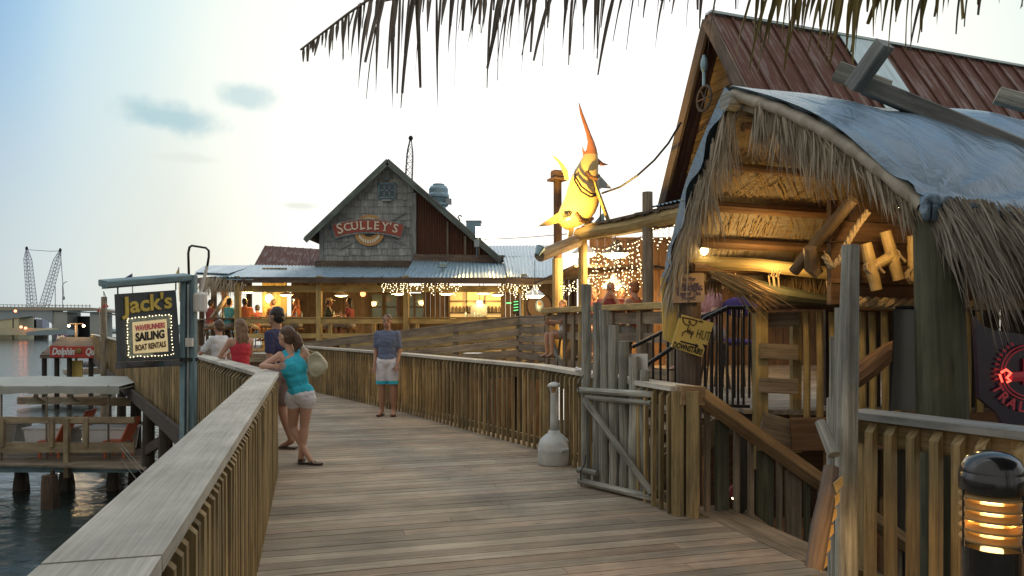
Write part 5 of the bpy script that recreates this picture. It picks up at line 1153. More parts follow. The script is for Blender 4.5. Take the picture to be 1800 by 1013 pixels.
# ============================================================ BROWN BUILDING WITH RUSTED ROOF
T = thing('tin_roof_building', 'tall brown plank building with steep rust-red standing seam roof', 'building', (3.2, 12, UF))
apx = P(1245, 28, 12.0); fe = P(1166, 352, 13.7); ne = P(1404, 332, 10.3); rid = V((6.9, 2.6, .02)) * 1.9
q = MB(); dd = (apx - fe); 
# gable wall boards: horizontal planks clipped to the triangle, set back under the overhang
inn = rid.normalized() * .35
zz = 2.3; tri = [fe + inn, ne + inn, apx + inn]
def edge_at(a, b_, z): t_ = (z - a.z) / (b_.z - a.z); return a.lerp(b_, t_)
bt = [V((fe.x, fe.y, 2.2)) + inn, V((ne.x, ne.y, 2.2)) + inn]
while zz < apx.z - .1:
    h_ = .17
    if zz < fe.z: l0 = V((fe.x, fe.y, zz)) + inn
    else: l0 = edge_at(fe, apx, zz) + inn
    if zz < ne.z: r0 = V((ne.x, ne.y, zz)) + inn
    else: r0 = edge_at(ne, apx, zz) + inn
    z1 = zz + h_ - .012
    l1 = (V((fe.x, fe.y, z1)) if z1 < fe.z else edge_at(fe, apx, min(z1, apx.z - .01))) + inn; r1 = (V((ne.x, ne.y, z1)) if z1 < ne.z else edge_at(ne, apx, min(z1, apx.z - .01))) + inn
    q.slab([l0, r0, r1, l1], rid.normalized() * .03, (r0 - l0)); zz += h_
q.build('gable_wall', 'siding', T)
q = MB(); q.slab([bt[0] + inn * .2, bt[1] + inn * .2, ne + inn * 1.2, apx + inn * 1.2, fe + inn * 1.2], rid.normalized() * .05); q.build('wall_backing', 'darkwood', T)
# roof slopes with real standing seams
for e, nm in ((ne, 'near'), (fe, 'far')):
    q = MB(); nn = (e - apx).cross(rid).normalized(); nn = nn if nn.z > 0 else -nn; ee = apx + (e - apx) * 1.04
    npan = 34
    for k in range(npan):
        a0 = apx + rid * (k / npan); a1 = apx + rid * ((k + 1) / npan - .0005); d1 = ee + rid * ((k + 1) / npan - .0005); d0 = ee + rid * (k / npan)
        q.slab([d0, d1, a1, a0], nn * (.03 + random.uniform(0, .006)), ee - apx); q.beam(a0 + nn * .045, d0 + nn * .045, .035, .045, up=nn)
    q.build('roof_slope', 'rustroof', T)
    q = MB(); q.beam(apx - rid.normalized() * .03 - Z * .08, ee - rid.normalized() * .03 - Z * .08, .05, .20, up=rid.normalized().cross((ee - apx).normalized())); q.build('rake_board', 'siding', T)
nn = (ne - apx).cross(rid).normalized(); nn = nn if nn.z > 0 else -nn
sd0, sd1 = apx + rid * .190, apx + rid * .250; q = MB(); q.slab([sd0 + nn * .06, sd1 + nn * .06, ne + (sd1 - apx) + nn * .06, ne + (sd0 - apx) + nn * .06], nn * .012, ne - apx); q.build('pale_patch_sheet', 'palemetal', T)
q = MB(); q.beam(apx + Z * .05, apx + rid + Z * .05, .16, .04); q.build('ridge_cap', 'palemetal', T)
c = apx - Z * 1.0 - rid.normalized() * .08 + (ne - apx) * .0
T = thing('pulley_wheel', 'old iron pulley wheel hanging in the brown gable peak', 'pulley', c); q = MB(); dr_ = (ne - fe).normalized(); dr_.z = 0; dr_.normalize()
q.tube([c + dr_ * math.cos(a) * .2 + Z * (math.sin(a) * .2 - .35) for a in [i * math.pi / 8 for i in range(17)]], .022, 6, cap=False)
for k in range(3): a = k * math.pi / 3; q.tube([c + dr_ * math.cos(a) * .2 + Z * (math.sin(a) * .2 - .35), c - dr_ * math.cos(a) * .2 - Z * (math.sin(a) * .2 + .35)], .012, 5)
q.build('wheel', 'siding', T); q = MB(); q.tube([c + Z * .35, c - Z * .15], .03, 6); q.ell(c + Z * .2, (.06, .06, .14)); q.build('hook', 'bluemetal', T)
# ============================================================ THATCHED HUT
T = thing('thatched_hut', 'palm-thatched hut with open gable end, lit straw lining and shaggy fringe', 'hut', (2.3, 5.4, -2.2))
HA = P(1297, 158, 5.9); HL = P(1186, 478, 7.0); HR = P(1642, 356, 4.45); HD = V((.962, .31, -.01)) * 5.2
def side_nn(e): n = (e - HA).cross(HD).normalized(); return n if n.z > 0 else -n
nR, nL = side_nn(HR), side_nn(HL)
def slope(e, nn, off, i, j, bulge=.10, wr=.0, seed=0, over=1.0):
    p = HA + HD * i + (e - HA) * (j * over) + nn * (off + bulge * math.sin(math.pi * min(j, 1)))
    if wr:
        fade = min(1, i * 7) * min(1, (1.03 - j) * 6 + .15)
        w_ = noise.noise(V((i * 6 + seed, j * 2.2, 0))) * .9 + noise.noise(V((i * 14 + j * 5 + seed, j * 3, 2))) * .35
        p += nn * w_ * wr * fade
        cx_, cy_ = i * 5.2, (1 - j) * 2.4; dist = math.hypot(cx_, cy_); ang_ = math.atan2(cy_, cx_ + .02)
        p += nn * (.034 * math.sin(ang_ * 17 + 1.5 * noise.noise(V((dist, seed, 0)))) * math.exp(-dist / 1.3) * min(1, dist * 3))
    return p
for e, nn, nm in ((HR, nR, 'r'), (HL, nL, 'l')):
    q = MB(); q.grid(lambda i, j: slope(e, nn, 0, i, j), 14, 14, 5, 2.4); q.grid(lambda i, j: slope(e, nn, -.14, 1 - i, j), 14, 10, 5, 2.4)
    q.grid(lambda i, j: slope(e, nn, -.14 * i, 0, j), 1, 12, .3, 2.4); q.grid(lambda i, j: slope(e, nn, -.14 * i, j, 1), 1, 14, .3, 5)
    q.build('thatch_roof', 'thatch', T, fix=False)
q = MB(); e_ = HD * .985; q.slab([HA + e_, HL + e_, HL + e_ - Z * .1, HR + e_ - Z * .1, HR + e_], HD.normalized() * .06, Z); q.build('rear_gable', 'thatch_in', T)
# straw lining of the far slope, woven panels, battens
q = MB()
for k in range(2600):
    i, j = random.uniform(.0, .75), random.uniform(.05, .98); p = slope(HL, nL, -.150 - random.uniform(0, .02), i, j, .10); di = HD.normalized(); dj = (HL - HA).normalized()
    if .18 < j < .60: d = (dj * random.choice((1, -1)) + di * .9)
    else: d = dj + di * random.uniform(-.25, .25)
    q.blade(p, d, random.uniform(.15, .32), .017, nL, 0, .15, 1)
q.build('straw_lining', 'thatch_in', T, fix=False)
q = MB()
for j, r_ in ((.13, .04), (.34, .035), (.56, .045), (.76, .05), (.90, .045)):
    for e, nn in ((HL, nL), (HR, nR)): q.tube([slope(e, nn, -.21, 0.01, j), slope(e, nn, -.21, .5, j), slope(e, nn, -.21, .98, j)], r_, 8, wob=.04)
q.build('battens', 'brownwood', T)
q = MB()
for i, e, nn in ((.9, HL, nL), (.5, HR, nR), (.9, HR, nR)):
    q.tube([slope(e, nn, -.27, i, .02), slope(e, nn, -.27, i, 1.0)], .055, 8, wob=.05)
q.build('rafters', 'brownwood', T)
q = MB(); q.tube([HA - HD.normalized() * .12 - Z * .10, HA + HD * .98 - Z * .12], .075, 12); q.build('ridge_pole', 'greylog', T)
q = MB(); q.tube([P(1197, 460, 6.9), P(1330, 466, 6.75), P(1500, 486, 6.6)], [.065, .06, .06], 10, wob=.03); q.build('eave_pole', 'yellowwood', T)
for t_ in (.52, .55, .9): q = MB(); c = P(1197, 460, 6.9).lerp(P(1500, 486, 6.6), t_ if t_ < .9 else .85); q.tube([c + V((.0 + .004 * k, math.cos(k * 1.1) * .068, math.sin(k * 1.1) * .068)) for k in range(12)], .008, 4); q.tube([c - Z * .06, c - Z * .22 + V((.02, 0, 0)), c - Z * .18 + V((.05, 0, 0)), c - Z * .06 + V((.04, 0, 0))], .007, 4); q.build('lashing', 'rope', T)
q = MB(); q.tube([P(1395, 478, 6.2), P(1440, 420, 6.0), P(1500, 350, 5.7)], [.045, .048, .045], 10, wob=.05); q.tube([P(1424, 435, 6.0), P(1428, 470, 6.1), P(1440, 482, 6.1)], [.05, .07, .05], 8, wob=.1); q.tube([P(1455, 440, 6.0), P(1462, 478, 6.1), P(1480, 490, 6.1)], [.03, .04, .03], 8, wob=.1); q.build('branch_brace', 'handrail', T)
# big corner piling
q = MB(); bx, by = 2.675, 4.56; q.tube([(bx + .02, by, -2.3), (bx, by, 0), (bx - .03, by, 1.3), (bx - .06, by, 2.27)], [.150, .146, .142, .130], 20, wob=.012); q.build('corner_piling', 'greenpost', T, smooth=False)
# fringe of palm blades: front rakes and the eave
def fringe(q, a, b_, n, ln, d, w_=.028, jit=.05, droop=.5, face=(0, -1, 0), lnj=.5):
    """palm blades hanging in uneven tufts"""
    a = V(a); b_ = V(b_); k = 0
    while k < n:
        m_ = random.randint(5, 22); c = a.lerp(b_, random.random()); tl = ln * random.uniform(1 - lnj, 1.25); td = V(d) + V((random.uniform(-.28, .28), random.uniform(-.2, .2), random.uniform(-.1, .1))); tw = random.uniform(.02, .06)
        for _ in range(m_):
            p = c + V((random.uniform(-tw, tw), random.uniform(-jit, jit), random.uniform(-jit, jit))); dd = td + V((random.uniform(-.13, .13), random.uniform(-.15, .15), 0))
            q.blade(p, dd, tl * random.uniform(.55, 1.08), w_ * random.uniform(.35, 1.0), V(face) + V((random.uniform(-.8, .8), 0, 0)), droop * random.uniform(.5, 1.5), .25, 4, random.uniform(-1.6, 1.6))
        k += m_ * .62
q = MB(); f0 = -HD.normalized() * .03
fringe(q, slope(HR, nR, -.06, 0, .15) + f0, slope(HR, nR, -.06, 0, .32) + f0, 130, .46, (.05, -.10, -1), .024)
fringe(q, slope(HR, nR, -.06, 0, .28) + f0, slope(HR, nR, -.06, 0, .66) + f0, 330, .46, (.16, -.12, -1), .024, lnj=.65)
fringe(q, slope(HR, nR, -.06, 0, .64) + f0, slope(HR, nR, -.06, 0, .95) + f0, 230, .30, (.34, -.18, -.9), .024, lnj=.65)
fringe(q, slope(HL, nL, -.06, 0, .05) + f0, slope(HL, nL, -.06, 0, .75) + f0, 330, .55, (-.05, -.05, -1), .024, lnj=.65)
fringe(q, slope(HL, nL, -.06, 0, .7) + f0, slope(HL, nL, -.06, 0, 1.0) + f0, 110, .46, (-.25, -.05, -1), .026)
fringe(q, HL + f0 - Z * .02, HL - Z * .02 + HD * .01, 70, .42, (-.15, -.1, -1), .024, lnj=.3)
q.build('front_fringe', 'thatch', T, fix=False)
q = MB()
fringe(q, HR - Z * .04, HR + HD * .42 - Z * .06, 1150, .60, (.30, -.40, -.72), .026, .07, .75)
fringe(q, HR - Z * .02, HR + HD * .08 - Z * .02, 260, .72, (.30, -.30, -.8), .028, .06, .6)
fringe(q, HR + HD * .40 - Z * .04, HR + HD * 1.0 - Z * .06, 400, .6, (.2, -.4, -.75), .03, .06, .7)
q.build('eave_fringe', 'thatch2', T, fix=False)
q = MB()
for k in range(4200):
    i_, j_ = random.uniform(0, .75), random.uniform(.3, 1.0); p = slope(HR, nR, -.145 - random.uniform(0, .02), i_, j_, .10); q.blade(p, (HR - HA).normalized() + HD.normalized() * random.uniform(-.35, .35), random.uniform(.15, .35), .018, nR, 0, .15, 1)
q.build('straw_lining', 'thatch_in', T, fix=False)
# lower fringes and dim bundles at the back of the hut
q = MB(); fringe(q, P(1205, 470, 7.3), P(1460, 492, 7.1), 420, .26, (0, 0, -1), .03); q.build('rear_fringe', 'thatch_in', T, fix=False)
q = MB(); fringe(q, P(1250, 480, 6.5), P(1300, 490, 6.5), 160, .5, (.8, .1, -.28), .03, .03, .3); q.build('dry_leaf_bundle', 'thatch_in', T, fix=False)
q = MB(); q.tube([P(1258, 482, 6.9), P(1310, 500, 6.85), P(1380, 520, 6.8), P(1470, 532, 6.75)], [.03, .10, .12, .06], 10, wob=.08, sq=.7); q.build('rolled_screen', 'greenpost', T)
# tarpaulin over the ridge
M['tarp'] = m_ = plain('silver_blue_tarp', (.135, .205, .27), .27, .15, .14, 2.2)
tt = m_.node_tree; wn = _n(tt, 'ShaderNodeTexNoise', i={'Scale': 1.0, 'Detail': 5.0, 'Distortion': .8}); wm = _n(tt, 'ShaderNodeMapping'); wm.inputs['Scale'].default_value = (9, 2.2, 1); wu = _n(tt, 'ShaderNodeUVMap'); tt.links.new(wu.outputs[0], wm.inputs[0]); tt.links.new(wm.outputs[0], wn.inputs['Vector']); wb = _n(tt, 'ShaderNodeBump', i={'Strength': .55, 'Distance': .06}); tt.links.new(wn.outputs[0], wb.inputs['Height']); tt.links.new(wb.outputs[0], tt.nodes['Principled BSDF'].inputs['Normal'])
def tarp_pt(e, nn, i, j, seed):
    e2 = e + nn * 0
    p = slope(e2, nn, .022, i, j, .115 + .10 * min(1, i * 3) * (1 if e is HR else .2), .07, seed)
    return p
T = thing('tarpaulin', 'wrinkled silver-blue tarpaulin draped over the hut roof', 'tarp', HA)
q = MB(); q.grid(lambda i, j: tarp_pt(HR, nR, -.015 + i * 1.02, j * 1.03, 0) + Z * (-.02 * (j > .99)), 90, 46, 5, 2.4); q.grid(lambda i, j: tarp_pt(HR, nR, i * 1.02 - .015, 1.03, 0) + V((0, .02 * j, -.10 * j)) + V((0, 0, 0)), 90, 2, 5, .1)
q.grid(lambda i, j: tarp_pt(HR, nR, -.015, i * 1.03, 0) + (-nR * (.035 + .012 * math.sin(i * 40)) + HD.normalized() * .05) * j, 46, 2, 2.4, .1)
q.build('near_sheet', 'tarp', T, smooth=True, fix=False)
q = MB(); q.grid(lambda i, j: tarp_pt(HL, nL, -.02 + i * 1.02, j * 1.06, 5), 70, 24, 5, 2.4); q.grid(lambda i, j: tarp_pt(HL, nL, -.02, i * 1.06, 5) + (-nL * (.10 + .05 * math.sin(i * 22)) - HD.normalized() * .0) * j, 30, 3, 2.4, .2); q.build('far_sheet', 'tarp', T, smooth=True, fix=False)
q = MB(); c = HR + nR * .0 - HD.normalized() * .02; q.ell(c, (.07, .06, .05), 12, 8); q.ell(c + V((.07, .01, .0)), (.07, .05, .055), 12, 8); q.ell(c + V((-.04, -.02, -.04)), (.04, .04, .07), 12, 8); q.ell(HA + nR * .03 - HD.normalized() * .02, (.08, .05, .05), 12, 8) if False else None
solid(q, 'corner_bunch', 'tarp', T, .012, 2, fold=.03)
q = MB()
pA = slope(HR, nR, .06, 0, .015) - HD.normalized() * .04
for k in range(24):
    t0, t1 = k / 24, (k + 1.02) / 24
    a0, a1 = slope(HR, nR, .02, 0, t0 * .98 + .01) - HD.normalized() * .035, slope(HR, nR, .02, 0, t1 * .98 + .01) - HD.normalized() * .035
    r_ = .058 + .006 * math.sin(k * 2.1); q.tube([a0 - nR * .06, a1 - nR * .06], [r_, .058 + .006 * math.sin((k + 1) * 2.1)], 10, cap=False, sq=.8)
M['hem'] = plain('tan_tarp_hem', (.34, .30, .23), .6, 0, .25, 8, .5); q.build('rolled_hem', 'hem', T, smooth=True)
# weathered beams holding the tarp
T = thing('ridge_weight_beam', 'long weathered grey beam lying down the tarpaulin', 'beam', P(1650, 210, 5.4)); q = MB(); q.beam(P(1520, 150, 5.95), P(1990, 345, 5.0), .16, .13, ch=.01); q.build('beam', 'darkgrey', T)
T = thing('ridge_cross_beam', 'short weathered post end sticking up crosswise over the tarp ridge', 'beam', P(1530, 110, 5.9)); q = MB(); q.beam(P(1500, 155, 5.85), P(1556, 76, 5.6), .12, .12, ch=.01); q.build('beam', 'darkgrey', T)
T = thing('ridge_stub_beam', 'short blunt grey beam end poking left under the crossed post', 'beam', P(1490, 130, 6.1)); q = MB(); q.beam(P(1470, 125, 6.25), P(1560, 160, 6.1), .11, .15, ch=.01); q.build('beam', 'greylog', T)
T = thing('ridge_stub_beam', 'pale beam end lying on the tarp at the right picture edge', 'beam', P(1780, 175, 6.2)); q = MB(); q.beam(P(1752, 168, 6.25), P(1850, 195, 6.1), .10, .13, ch=.01); q.build('beam', 'greylog', T)
# hut lamp
p = P(1238, 440, 6.75); T = thing('spot_lamp', 'small bright lamp clipped above the eave pole of the hut', 'lamp', p); q = MB(); q.ell(p, (.035, .035, .045)); q.build('bulb', 'flood', T, smooth=True); q = MB(); q.lathe(p + V((-.01, .03, .02)), [(.045, -.01), (.03, .05), (.015, .08)], 10); q.build('housing', 'black', T); add_light(T, 'POINT', p + V((.55, -.30, -.18)), 12, (1, .62, .22), .06); 
p = P(1585, 352, 5.2); T = thing('spot_lamp', 'hidden lamp behind the hut fringe lighting the bamboo letters', 'lamp', p); q = MB(); q.lathe(p, [(.03, -.05), (.045, 0), (.03, .05)], 10); q.build('bulb', 'lamp_white', T); add_light(T, 'POINT', p + V((-.03, .12, -.14)), 7, (1, .64, .26), .05)
# name board with bamboo letters and rope
T = thing('name_board', 'brown plank fascia carrying bamboo letters inside the hut', 'board', P(1640, 460, 6.0)); q = MB()
for k in range(5): z0_ = 1.82 + k * .17; a, b_ = V((2.55, 5.95, z0_)), V((6.9, 7.2, z0_)); q.beam(a, b_, .05, .16, ch=.005)
q.build('planks', 'brownwood', T)
def bam(q, a, b_, r_=.042):
    a, b_ = V(a), V(b_); pts = [a.lerp(b_, i / 6) for i in range(7)]; rr = [r_ * (1.08 if i in (2, 4) else 1) for i in range(7)]; q.tube(pts, rr, 12)
def knot(q, c, r_=.047):
    for k in range(3): q.tube([V(c) + V((math.cos(a) * r_, (k - 1) * .02 - .01, math.sin(a) * r_ * (1 + .1 * k))) for a in [i * .7 for i in range(10)]], .009, 5)
    q.tube([V(c) + V((.03, -.06, .0)), V(c) + V((.07, -.07, -.05))], .009, 4)
def bl(px_, py_): return P(px_, py_, 5.72)
T = thing('bamboo_letter', 'bamboo pole letter H lashed with rope on the plank fascia', 'letter', bl(1550, 460)); q = MB(); bam(q, bl(1522, 428), bl(1541, 510)); bam(q, bl(1556, 407), bl(1580, 492)); bam(q, bl(1530, 472), bl(1570, 450)); q.build('poles', 'bamboo', T, smooth=False); q = MB(); knot(q, bl(1531, 470)); knot(q, bl(1568, 450)); q.build('lashing', 'rope', T)
T = thing('bamboo_letter', 'bamboo pole letter U half hidden behind the thick piling', 'letter', bl(1640, 460)); q = MB(); bam(q, bl(1605, 415), bl(1607, 492)); bam(q, bl(1668, 415), bl(1668, 492)); bam(q, bl(1600, 490), bl(1672, 490)); q.build('poles', 'bamboo', T); q = MB(); knot(q, bl(1604, 484)); knot(q, bl(1667, 484)); q.build('lashing', 'rope', T)
T = thing('bamboo_letter', 'bamboo pole letter T mostly covered by hanging thatch', 'letter', bl(1745, 460)); q = MB(); bam(q, bl(1745, 410), bl(1747, 490)); bam(q, bl(1718, 418), bl(1775, 412)); q.build('poles', 'bamboo', T); q = MB(); knot(q, bl(1745, 416)); q.build('lashing', 'rope', T)
def rope(q, pts, r_=.03, n=60):
    pts = [V(p) for p in pts]; L_ = [0]
    for a, b_ in zip(pts, pts[1:]): L_.append(L_[-1] + (b_ - a).length)
    def at(s):
        for i in range(len(pts) - 1):
            if s <= L_[i + 1] + 1e-9: return pts[i].lerp(pts[i + 1], (s - L_[i]) / (L_[i + 1] - L_[i])), (pts[i + 1] - pts[i]).normalized()
        return pts[-1], (pts[-1] - pts[-2]).normalized()
    n = max(20, int(L_[-1] / (r_ * .55)))
    for k in range(3):
        out = []
        for i in range(n + 1): c, d = at(L_[-1] * i / n); _, s, u = basis(d, (0, .3, 1)); a = i * .55 + k * 2.094; out.append(c + (s * math.cos(a) + u * math.sin(a)) * r_ * .55)
        q.tube(out, r_ * .62, 6, wob=.05)
T = thing('thick_rope', 'thick manila rope running along the foot of the plank fascia', 'rope', (3, 5.8, 1.75)); q = MB(); rope(q, [(2.68, 5.82, 1.76), (3.3, 6.0, 1.74), (4.3, 6.25, 1.75), (6.3, 6.85, 1.74)], .042); q.build('rope', 'rope', T)
T = thing('thick_rope', 'slack rope drooping from the fringe to the branch brace in the hut', 'rope', P(1500, 400, 5.7)); q = MB(); rope(q, [P(1525, 372, 5.7), P(1505, 400, 5.7), P(1490, 425, 5.7), P(1478, 455, 5.7), P(1462, 470, 5.7), P(1450, 450, 5.75)], .024); q.build('rope', 'rope', T)
# grey hanging panel next to the piling
T = thing('hanging_panel', 'curved grey plastic panel hanging beside the thick piling', 'panel', P(1592, 620, 4.5)); q = MB()
def pan(i, j): a = P(1571 + i * 41, 543 + 0 * i, 4.62); z1 = P(0, 722, 4.62).z; sway = (-.035 * (j ** 2)) * (1 - i) ; return V((a.x + sway, 4.62 + .05 * math.sin(i * 3) - .02 * j, a.z + (z1 - a.z) * j))
q.grid(pan, 8, 10); q.grid(lambda i, j: pan(1 - i, j) + V((0, .012, 0)), 8, 10); M['greyplastic'] = plain('grey_plastic', (.13, .13, .12), .5, 0, .08, 3); q.build('panel', 'greyplastic', T, smooth=True, fix=False); q = MB(); q.tube([P(1572, 541, 4.63), P(1615, 541, 4.63)], .012, 6); q.build('hanger', 'black', T)
# neon sign at the right edge
M['neonboard'] = plain('purple_black_board', (.035, .022, .045), .22, 0, .2, 6)
T = thing('neon_bar_sign', 'dark purple board with red neon round emblem at right picture edge', 'neon sign', P(1780, 650, 4.9)); YN = 4.9
q = MB(); q.slab([P(x, y, YN) for x, y in ((1714, 556), (1728, 572), (1745, 580), (1800, 588), (1900, 590), (1900, 740), (1765, 748), (1752, 725), (1722, 700))], (0, .04, 0)); q.build('board', 'neonboard', T)
q = MB(); oc = P(1808, 655, YN - .02); s_ = YN / F
M['dimred'] = glow('dim_red_print', (.42, .045, .06), .14)
for rr in (48, 42): q.tube([oc + V((math.cos(a) * rr * s_, 0, math.sin(a) * rr * s_)) for a in [i * math.pi / 18 for i in range(37)]], .005, 6, cap=False)
q.tube([oc + V((-34 * s_, 0, -8 * s_)), oc + V((34 * s_, 0, -4 * s_))], .035, 6); q.tube([oc + V((0, 0, -22 * s_)), oc + V((0, 0, 24 * s_))], .03, 6)
for k in range(9): a = R(120 + k * 9); q.tube([oc + V((math.cos(a) * 54 * s_, 0, math.sin(a) * 54 * s_)), oc + V((math.cos(a) * 60 * s_, 0, math.sin(a) * 60 * s_))], .007, 4)
q.build('emblem', 'dimred', T)
q = MB(); 
for k, ch in enumerate("TRAL"): a = R(-62 + k * 17) ; cen = oc + V((math.sin(a) * 62 * s_, 0, -math.cos(a) * 62 * s_)); text_mb(q, ch, cen, (math.cos(a), 0, math.sin(a)), (-math.sin(a), 0, math.cos(a)), .095, .004, .002)
q.build('lettering', 'dimred', T)
q = MB(); q.tube([P(1760, 655, YN - .04), P(1769, 650, YN - .04), P(1777, 656, YN - .04), P(1770, 664, YN - .04), P(1776, 670, YN - .04), P(1770, 672, YN - .04)], .008, 6); q.tube([P(1757, 658, YN - .04), P(1762, 672, YN - .04)], .006, 6); q.build('neon_tube', 'redneon', T, smooth=True)

q = MB()
for k in range(22): q.beam((3.3 + k * .28, 7.5 - k * .03, -.2), (3.3 + k * .28, 7.5 - k * .03, 2.5), .26, .05, up=(0, 1, 0))
tag(q.build('bar_wall', 'darkwood'), 'dark plank wall of the hut bar behind the neon board', 'wall')
# ============================================================ PLATFORM RAIL, BLACK STAIR RAIL, PIECES UNDER THE HUT
T = thing('platform_railing', 'mixed board and pole railing of the platform right of the black stair rail', 'railing', (2.3, 7.2, UF)); yq_ = 7.1
q = MB(); a = P(1336, 548, yq_); q.beam((a.x, yq_, .2), (a.x, yq_, a.z), .12, .12, up=(1, 0, 0), ch=.006); q.build('post', 'yellowwood', T)
q = MB(); a = P(1402, 548, yq_); q.beam((a.x, yq_ + .05, .35), (a.x, yq_ + .05, a.z), .085, .085, up=(1, 0, 0)); q.build('post', 'yellowwood', T)
q = MB(); q.beam(P(1316, 546, yq_ + .02), P(1392, 540, yq_ - .1), .14, .035); q.beam(P(1385, 540, yq_ - .1), P(1590, 544, yq_ - .2), .14, .035); q.build('cap_rail', 'brownwood', T)
q = MB(); q.beam(P(1337, 563, yq_ + .06), P(1404, 561, yq_), .04, .14); q.build('rail_board', 'oldrail', T)
for a_, b2 in ((617, 620), (677, 680)): q = MB(); q.beam(P(1335, a_, yq_ - .09), P(1402, b2, yq_ - .12), .035, .145, ch=.004); q.build('rail_board', 'oldrail', T)
for px_ in (1418, 1441, 1463, 1516, 1534, 1556, 1578, 1700, 1722): q = MB(); q.tube([P(px_, 735, yq_ - .15), P(px_ + 1, 640, yq_ - .14), P(px_ - 1, 548, yq_ - .15)], [.034, .032, .03], 9, wob=.08); q.build('pole_baluster', 'yellowwood', T)
q = MB(); q.beam(P(1336, 752, 6.98), P(1394, 768, 6.93), .07, .30, ch=.005); q.build('edge_board', 'oldrail', T)
q = MB(); q.beam(P(1390, 764, 6.88), P(1900, 752, 6.3), .09, .30, ch=.005); q.build('edge_board', 'brownwood', T)
q = MB(); q.tube([P(1500, 668, 6.3), P(1530, 645, 6.2), P(1565, 618, 6.1), P(1600, 600, 6.0)], [.09, .085, .07, .06], 10, wob=.12); tag(q.build('driftwood_limb', 'brownwood'), 'twisted brown driftwood limb between the log post and the grey panel', 'driftwood')
T = thing('black_stair_railing', 'black metal picket handrail on the steps up to the platform', 'railing', (1.3, 8.0, 0)); ys = 8.0
tops = [(1085, 655), (1130, 594), (1278, 541), (1325, 541)]
def bt_(px_, lo=False):
    for (x0, y0), (x1, y1) in zip(tops, tops[1:]):
        if px_ <= x1: y = y0 + (y1 - y0) * (px_ - x0) / (x1 - x0); break
    return y + (62 if lo and px_ < 1278 else 0)
q = MB(); q.tube([P(1112, 610, 8.3), P(1180, 576, 8.1), P(1278, 541, ys), P(1325, 540, ys)], .022, 8); q.build('handrail', 'black', T)
q = MB(); q.tube([P(1125, 650, 7.6), P(1180, 612, 7.5), P(1240, 560, 7.4), P(1280, 541, 7.4), P(1312, 541, 7.3)], .022, 8); q.build('handrail', 'black', T)
for k in range(14):
    px_ = 1148 + k * 13; yt = 593 - (px_ - 1148) * .40 if px_ < 1278 else 541; zb = min(UF, .0 + (px_ - 1130) / 150 * UF)
    a = P(px_, yt, ys); q = MB(); q.beam((a.x, ys, zb + .03), a, .022, .022, up=(1, 0, 0)); q.build('picket', 'black', T)
for k in range(7):
    px_ = 1250 + k * 9.5; a = P(px_, max(541, 560 - (px_ - 1240) * .5), 7.35); q = MB(); q.beam((a.x, 7.35, UF + .02), a, .02, .02, up=(1, 0, 0)); q.build('picket', 'black', T)
q = MB(); q.beam(P(1245, 712, 7.35), P(1318, 715, 7.3), .03, .03); q.build('bottom_rail', 'black', T)
T = thing('entry_steps', 'grey timber steps climbing to the upper deck behind the log gate', 'steps', (1.6, 8.4, 0))
for k in range(5): q = MB(); z_ = UF * (k + 1) / 5 - .02; q.beam((1.05 + k * .24, 8.9 + k * .02, z_), (1.35 + k * .24, 7.7, z_), .27, .05, up=Z); q.build('tread', 'oldrail', T)
for s in (0, 1): q = MB(); q.beam((1.0 + s * .3, 8.95 - s * 1.3, -.1), (2.2 + s * .1, 9.0 - s * 1.3, UF - .15), .05, .24); q.build('stringer', 'oldrail', T)
p = P(1300, 540, 9.4); T = thing('bucket_chair', 'rounded purple chair back showing over the black stair rail', 'chair', (p.x, p.y, UF)); q = MB(); q.ell(p + Z * .0, (.23, .06, .13)); q.build('backrest', 'c_purple', T, smooth=True); q = MB(); q.ell((p.x, p.y + .25, UF + .60), (.27, .27, .05)); q.build('seat', 'c_purple', T)
for sx_ in (-.2, .2):
    for sy_ in (.08, .42): q = MB(); q.tube([(p.x + sx_, p.y + sy_, UF), (p.x + sx_ * .8, p.y + sy_, UF + .6)], .015, 6); q.build('leg', 'black', T)
# ---- stairs going down, hand rail
T = thing('stairs_down', 'wooden stairs dropping from the boardwalk to the hut bar below', 'stairs', (2.2, 5.6, 0)); st0 = V((1.98, 5.62, 0)); perp = V((-.265, .964, 0))
for k in range(10): c = V((2.10, 5.62, 0)) + DB * (.15 + k * .27) - Z * (.19 * (k + 1)); q = MB(); q.beam(c - perp * .62, c + perp * .62, .27, .045); q.build('tread', 'oldrail', T)
for s in (-1, 1): q = MB(); a = V((2.10, 5.62, -.05)) + perp * .66 * s; q.beam(a - Z * .05, a + DB * 2.85 - Z * 2.1, .05, .26); q.build('stringer', 'oldrail', T)
T = thing('stair_handrail', 'sloping wooden handrail with pickets beside the stairs going down', 'railing', (1.5, 6.1, 0)); h0 = P(1203, 694, 6.15); h1 = P(1231, 696, 6.18); h2 = h1 + DB * 2.7 - Z * 1.80
q = MB(); q.beam(h0 - DB * .06, h1 + DB * .01, .13, .16, ch=.006); q.build('rail_head', 'handrail', T)
q = MB(); q.beam(h1, h2, .14, .10, up=(0, -.6, .8), ch=.008); q.build('handrail', 'handrail', T)
for k in range(22):
    t_ = -.07 + k * .052; top = h1.lerp(h2, max(0, t_)) - Z * .06 + DB * min(0, t_) * 2.7; big = k in (3, 6, 8, 10, 14); w_ = .12 if big and k == 3 else (.15 if k in (6, 8) else .045)
    q = MB(); q.beam(top - Z * 1.25 + perp * .05, top + perp * .05, w_, .04, up=perp, ch=.004); q.build('baluster' if w_ < .1 else 'board', 'oldrail' if k % 3 else 'greenpost', T)
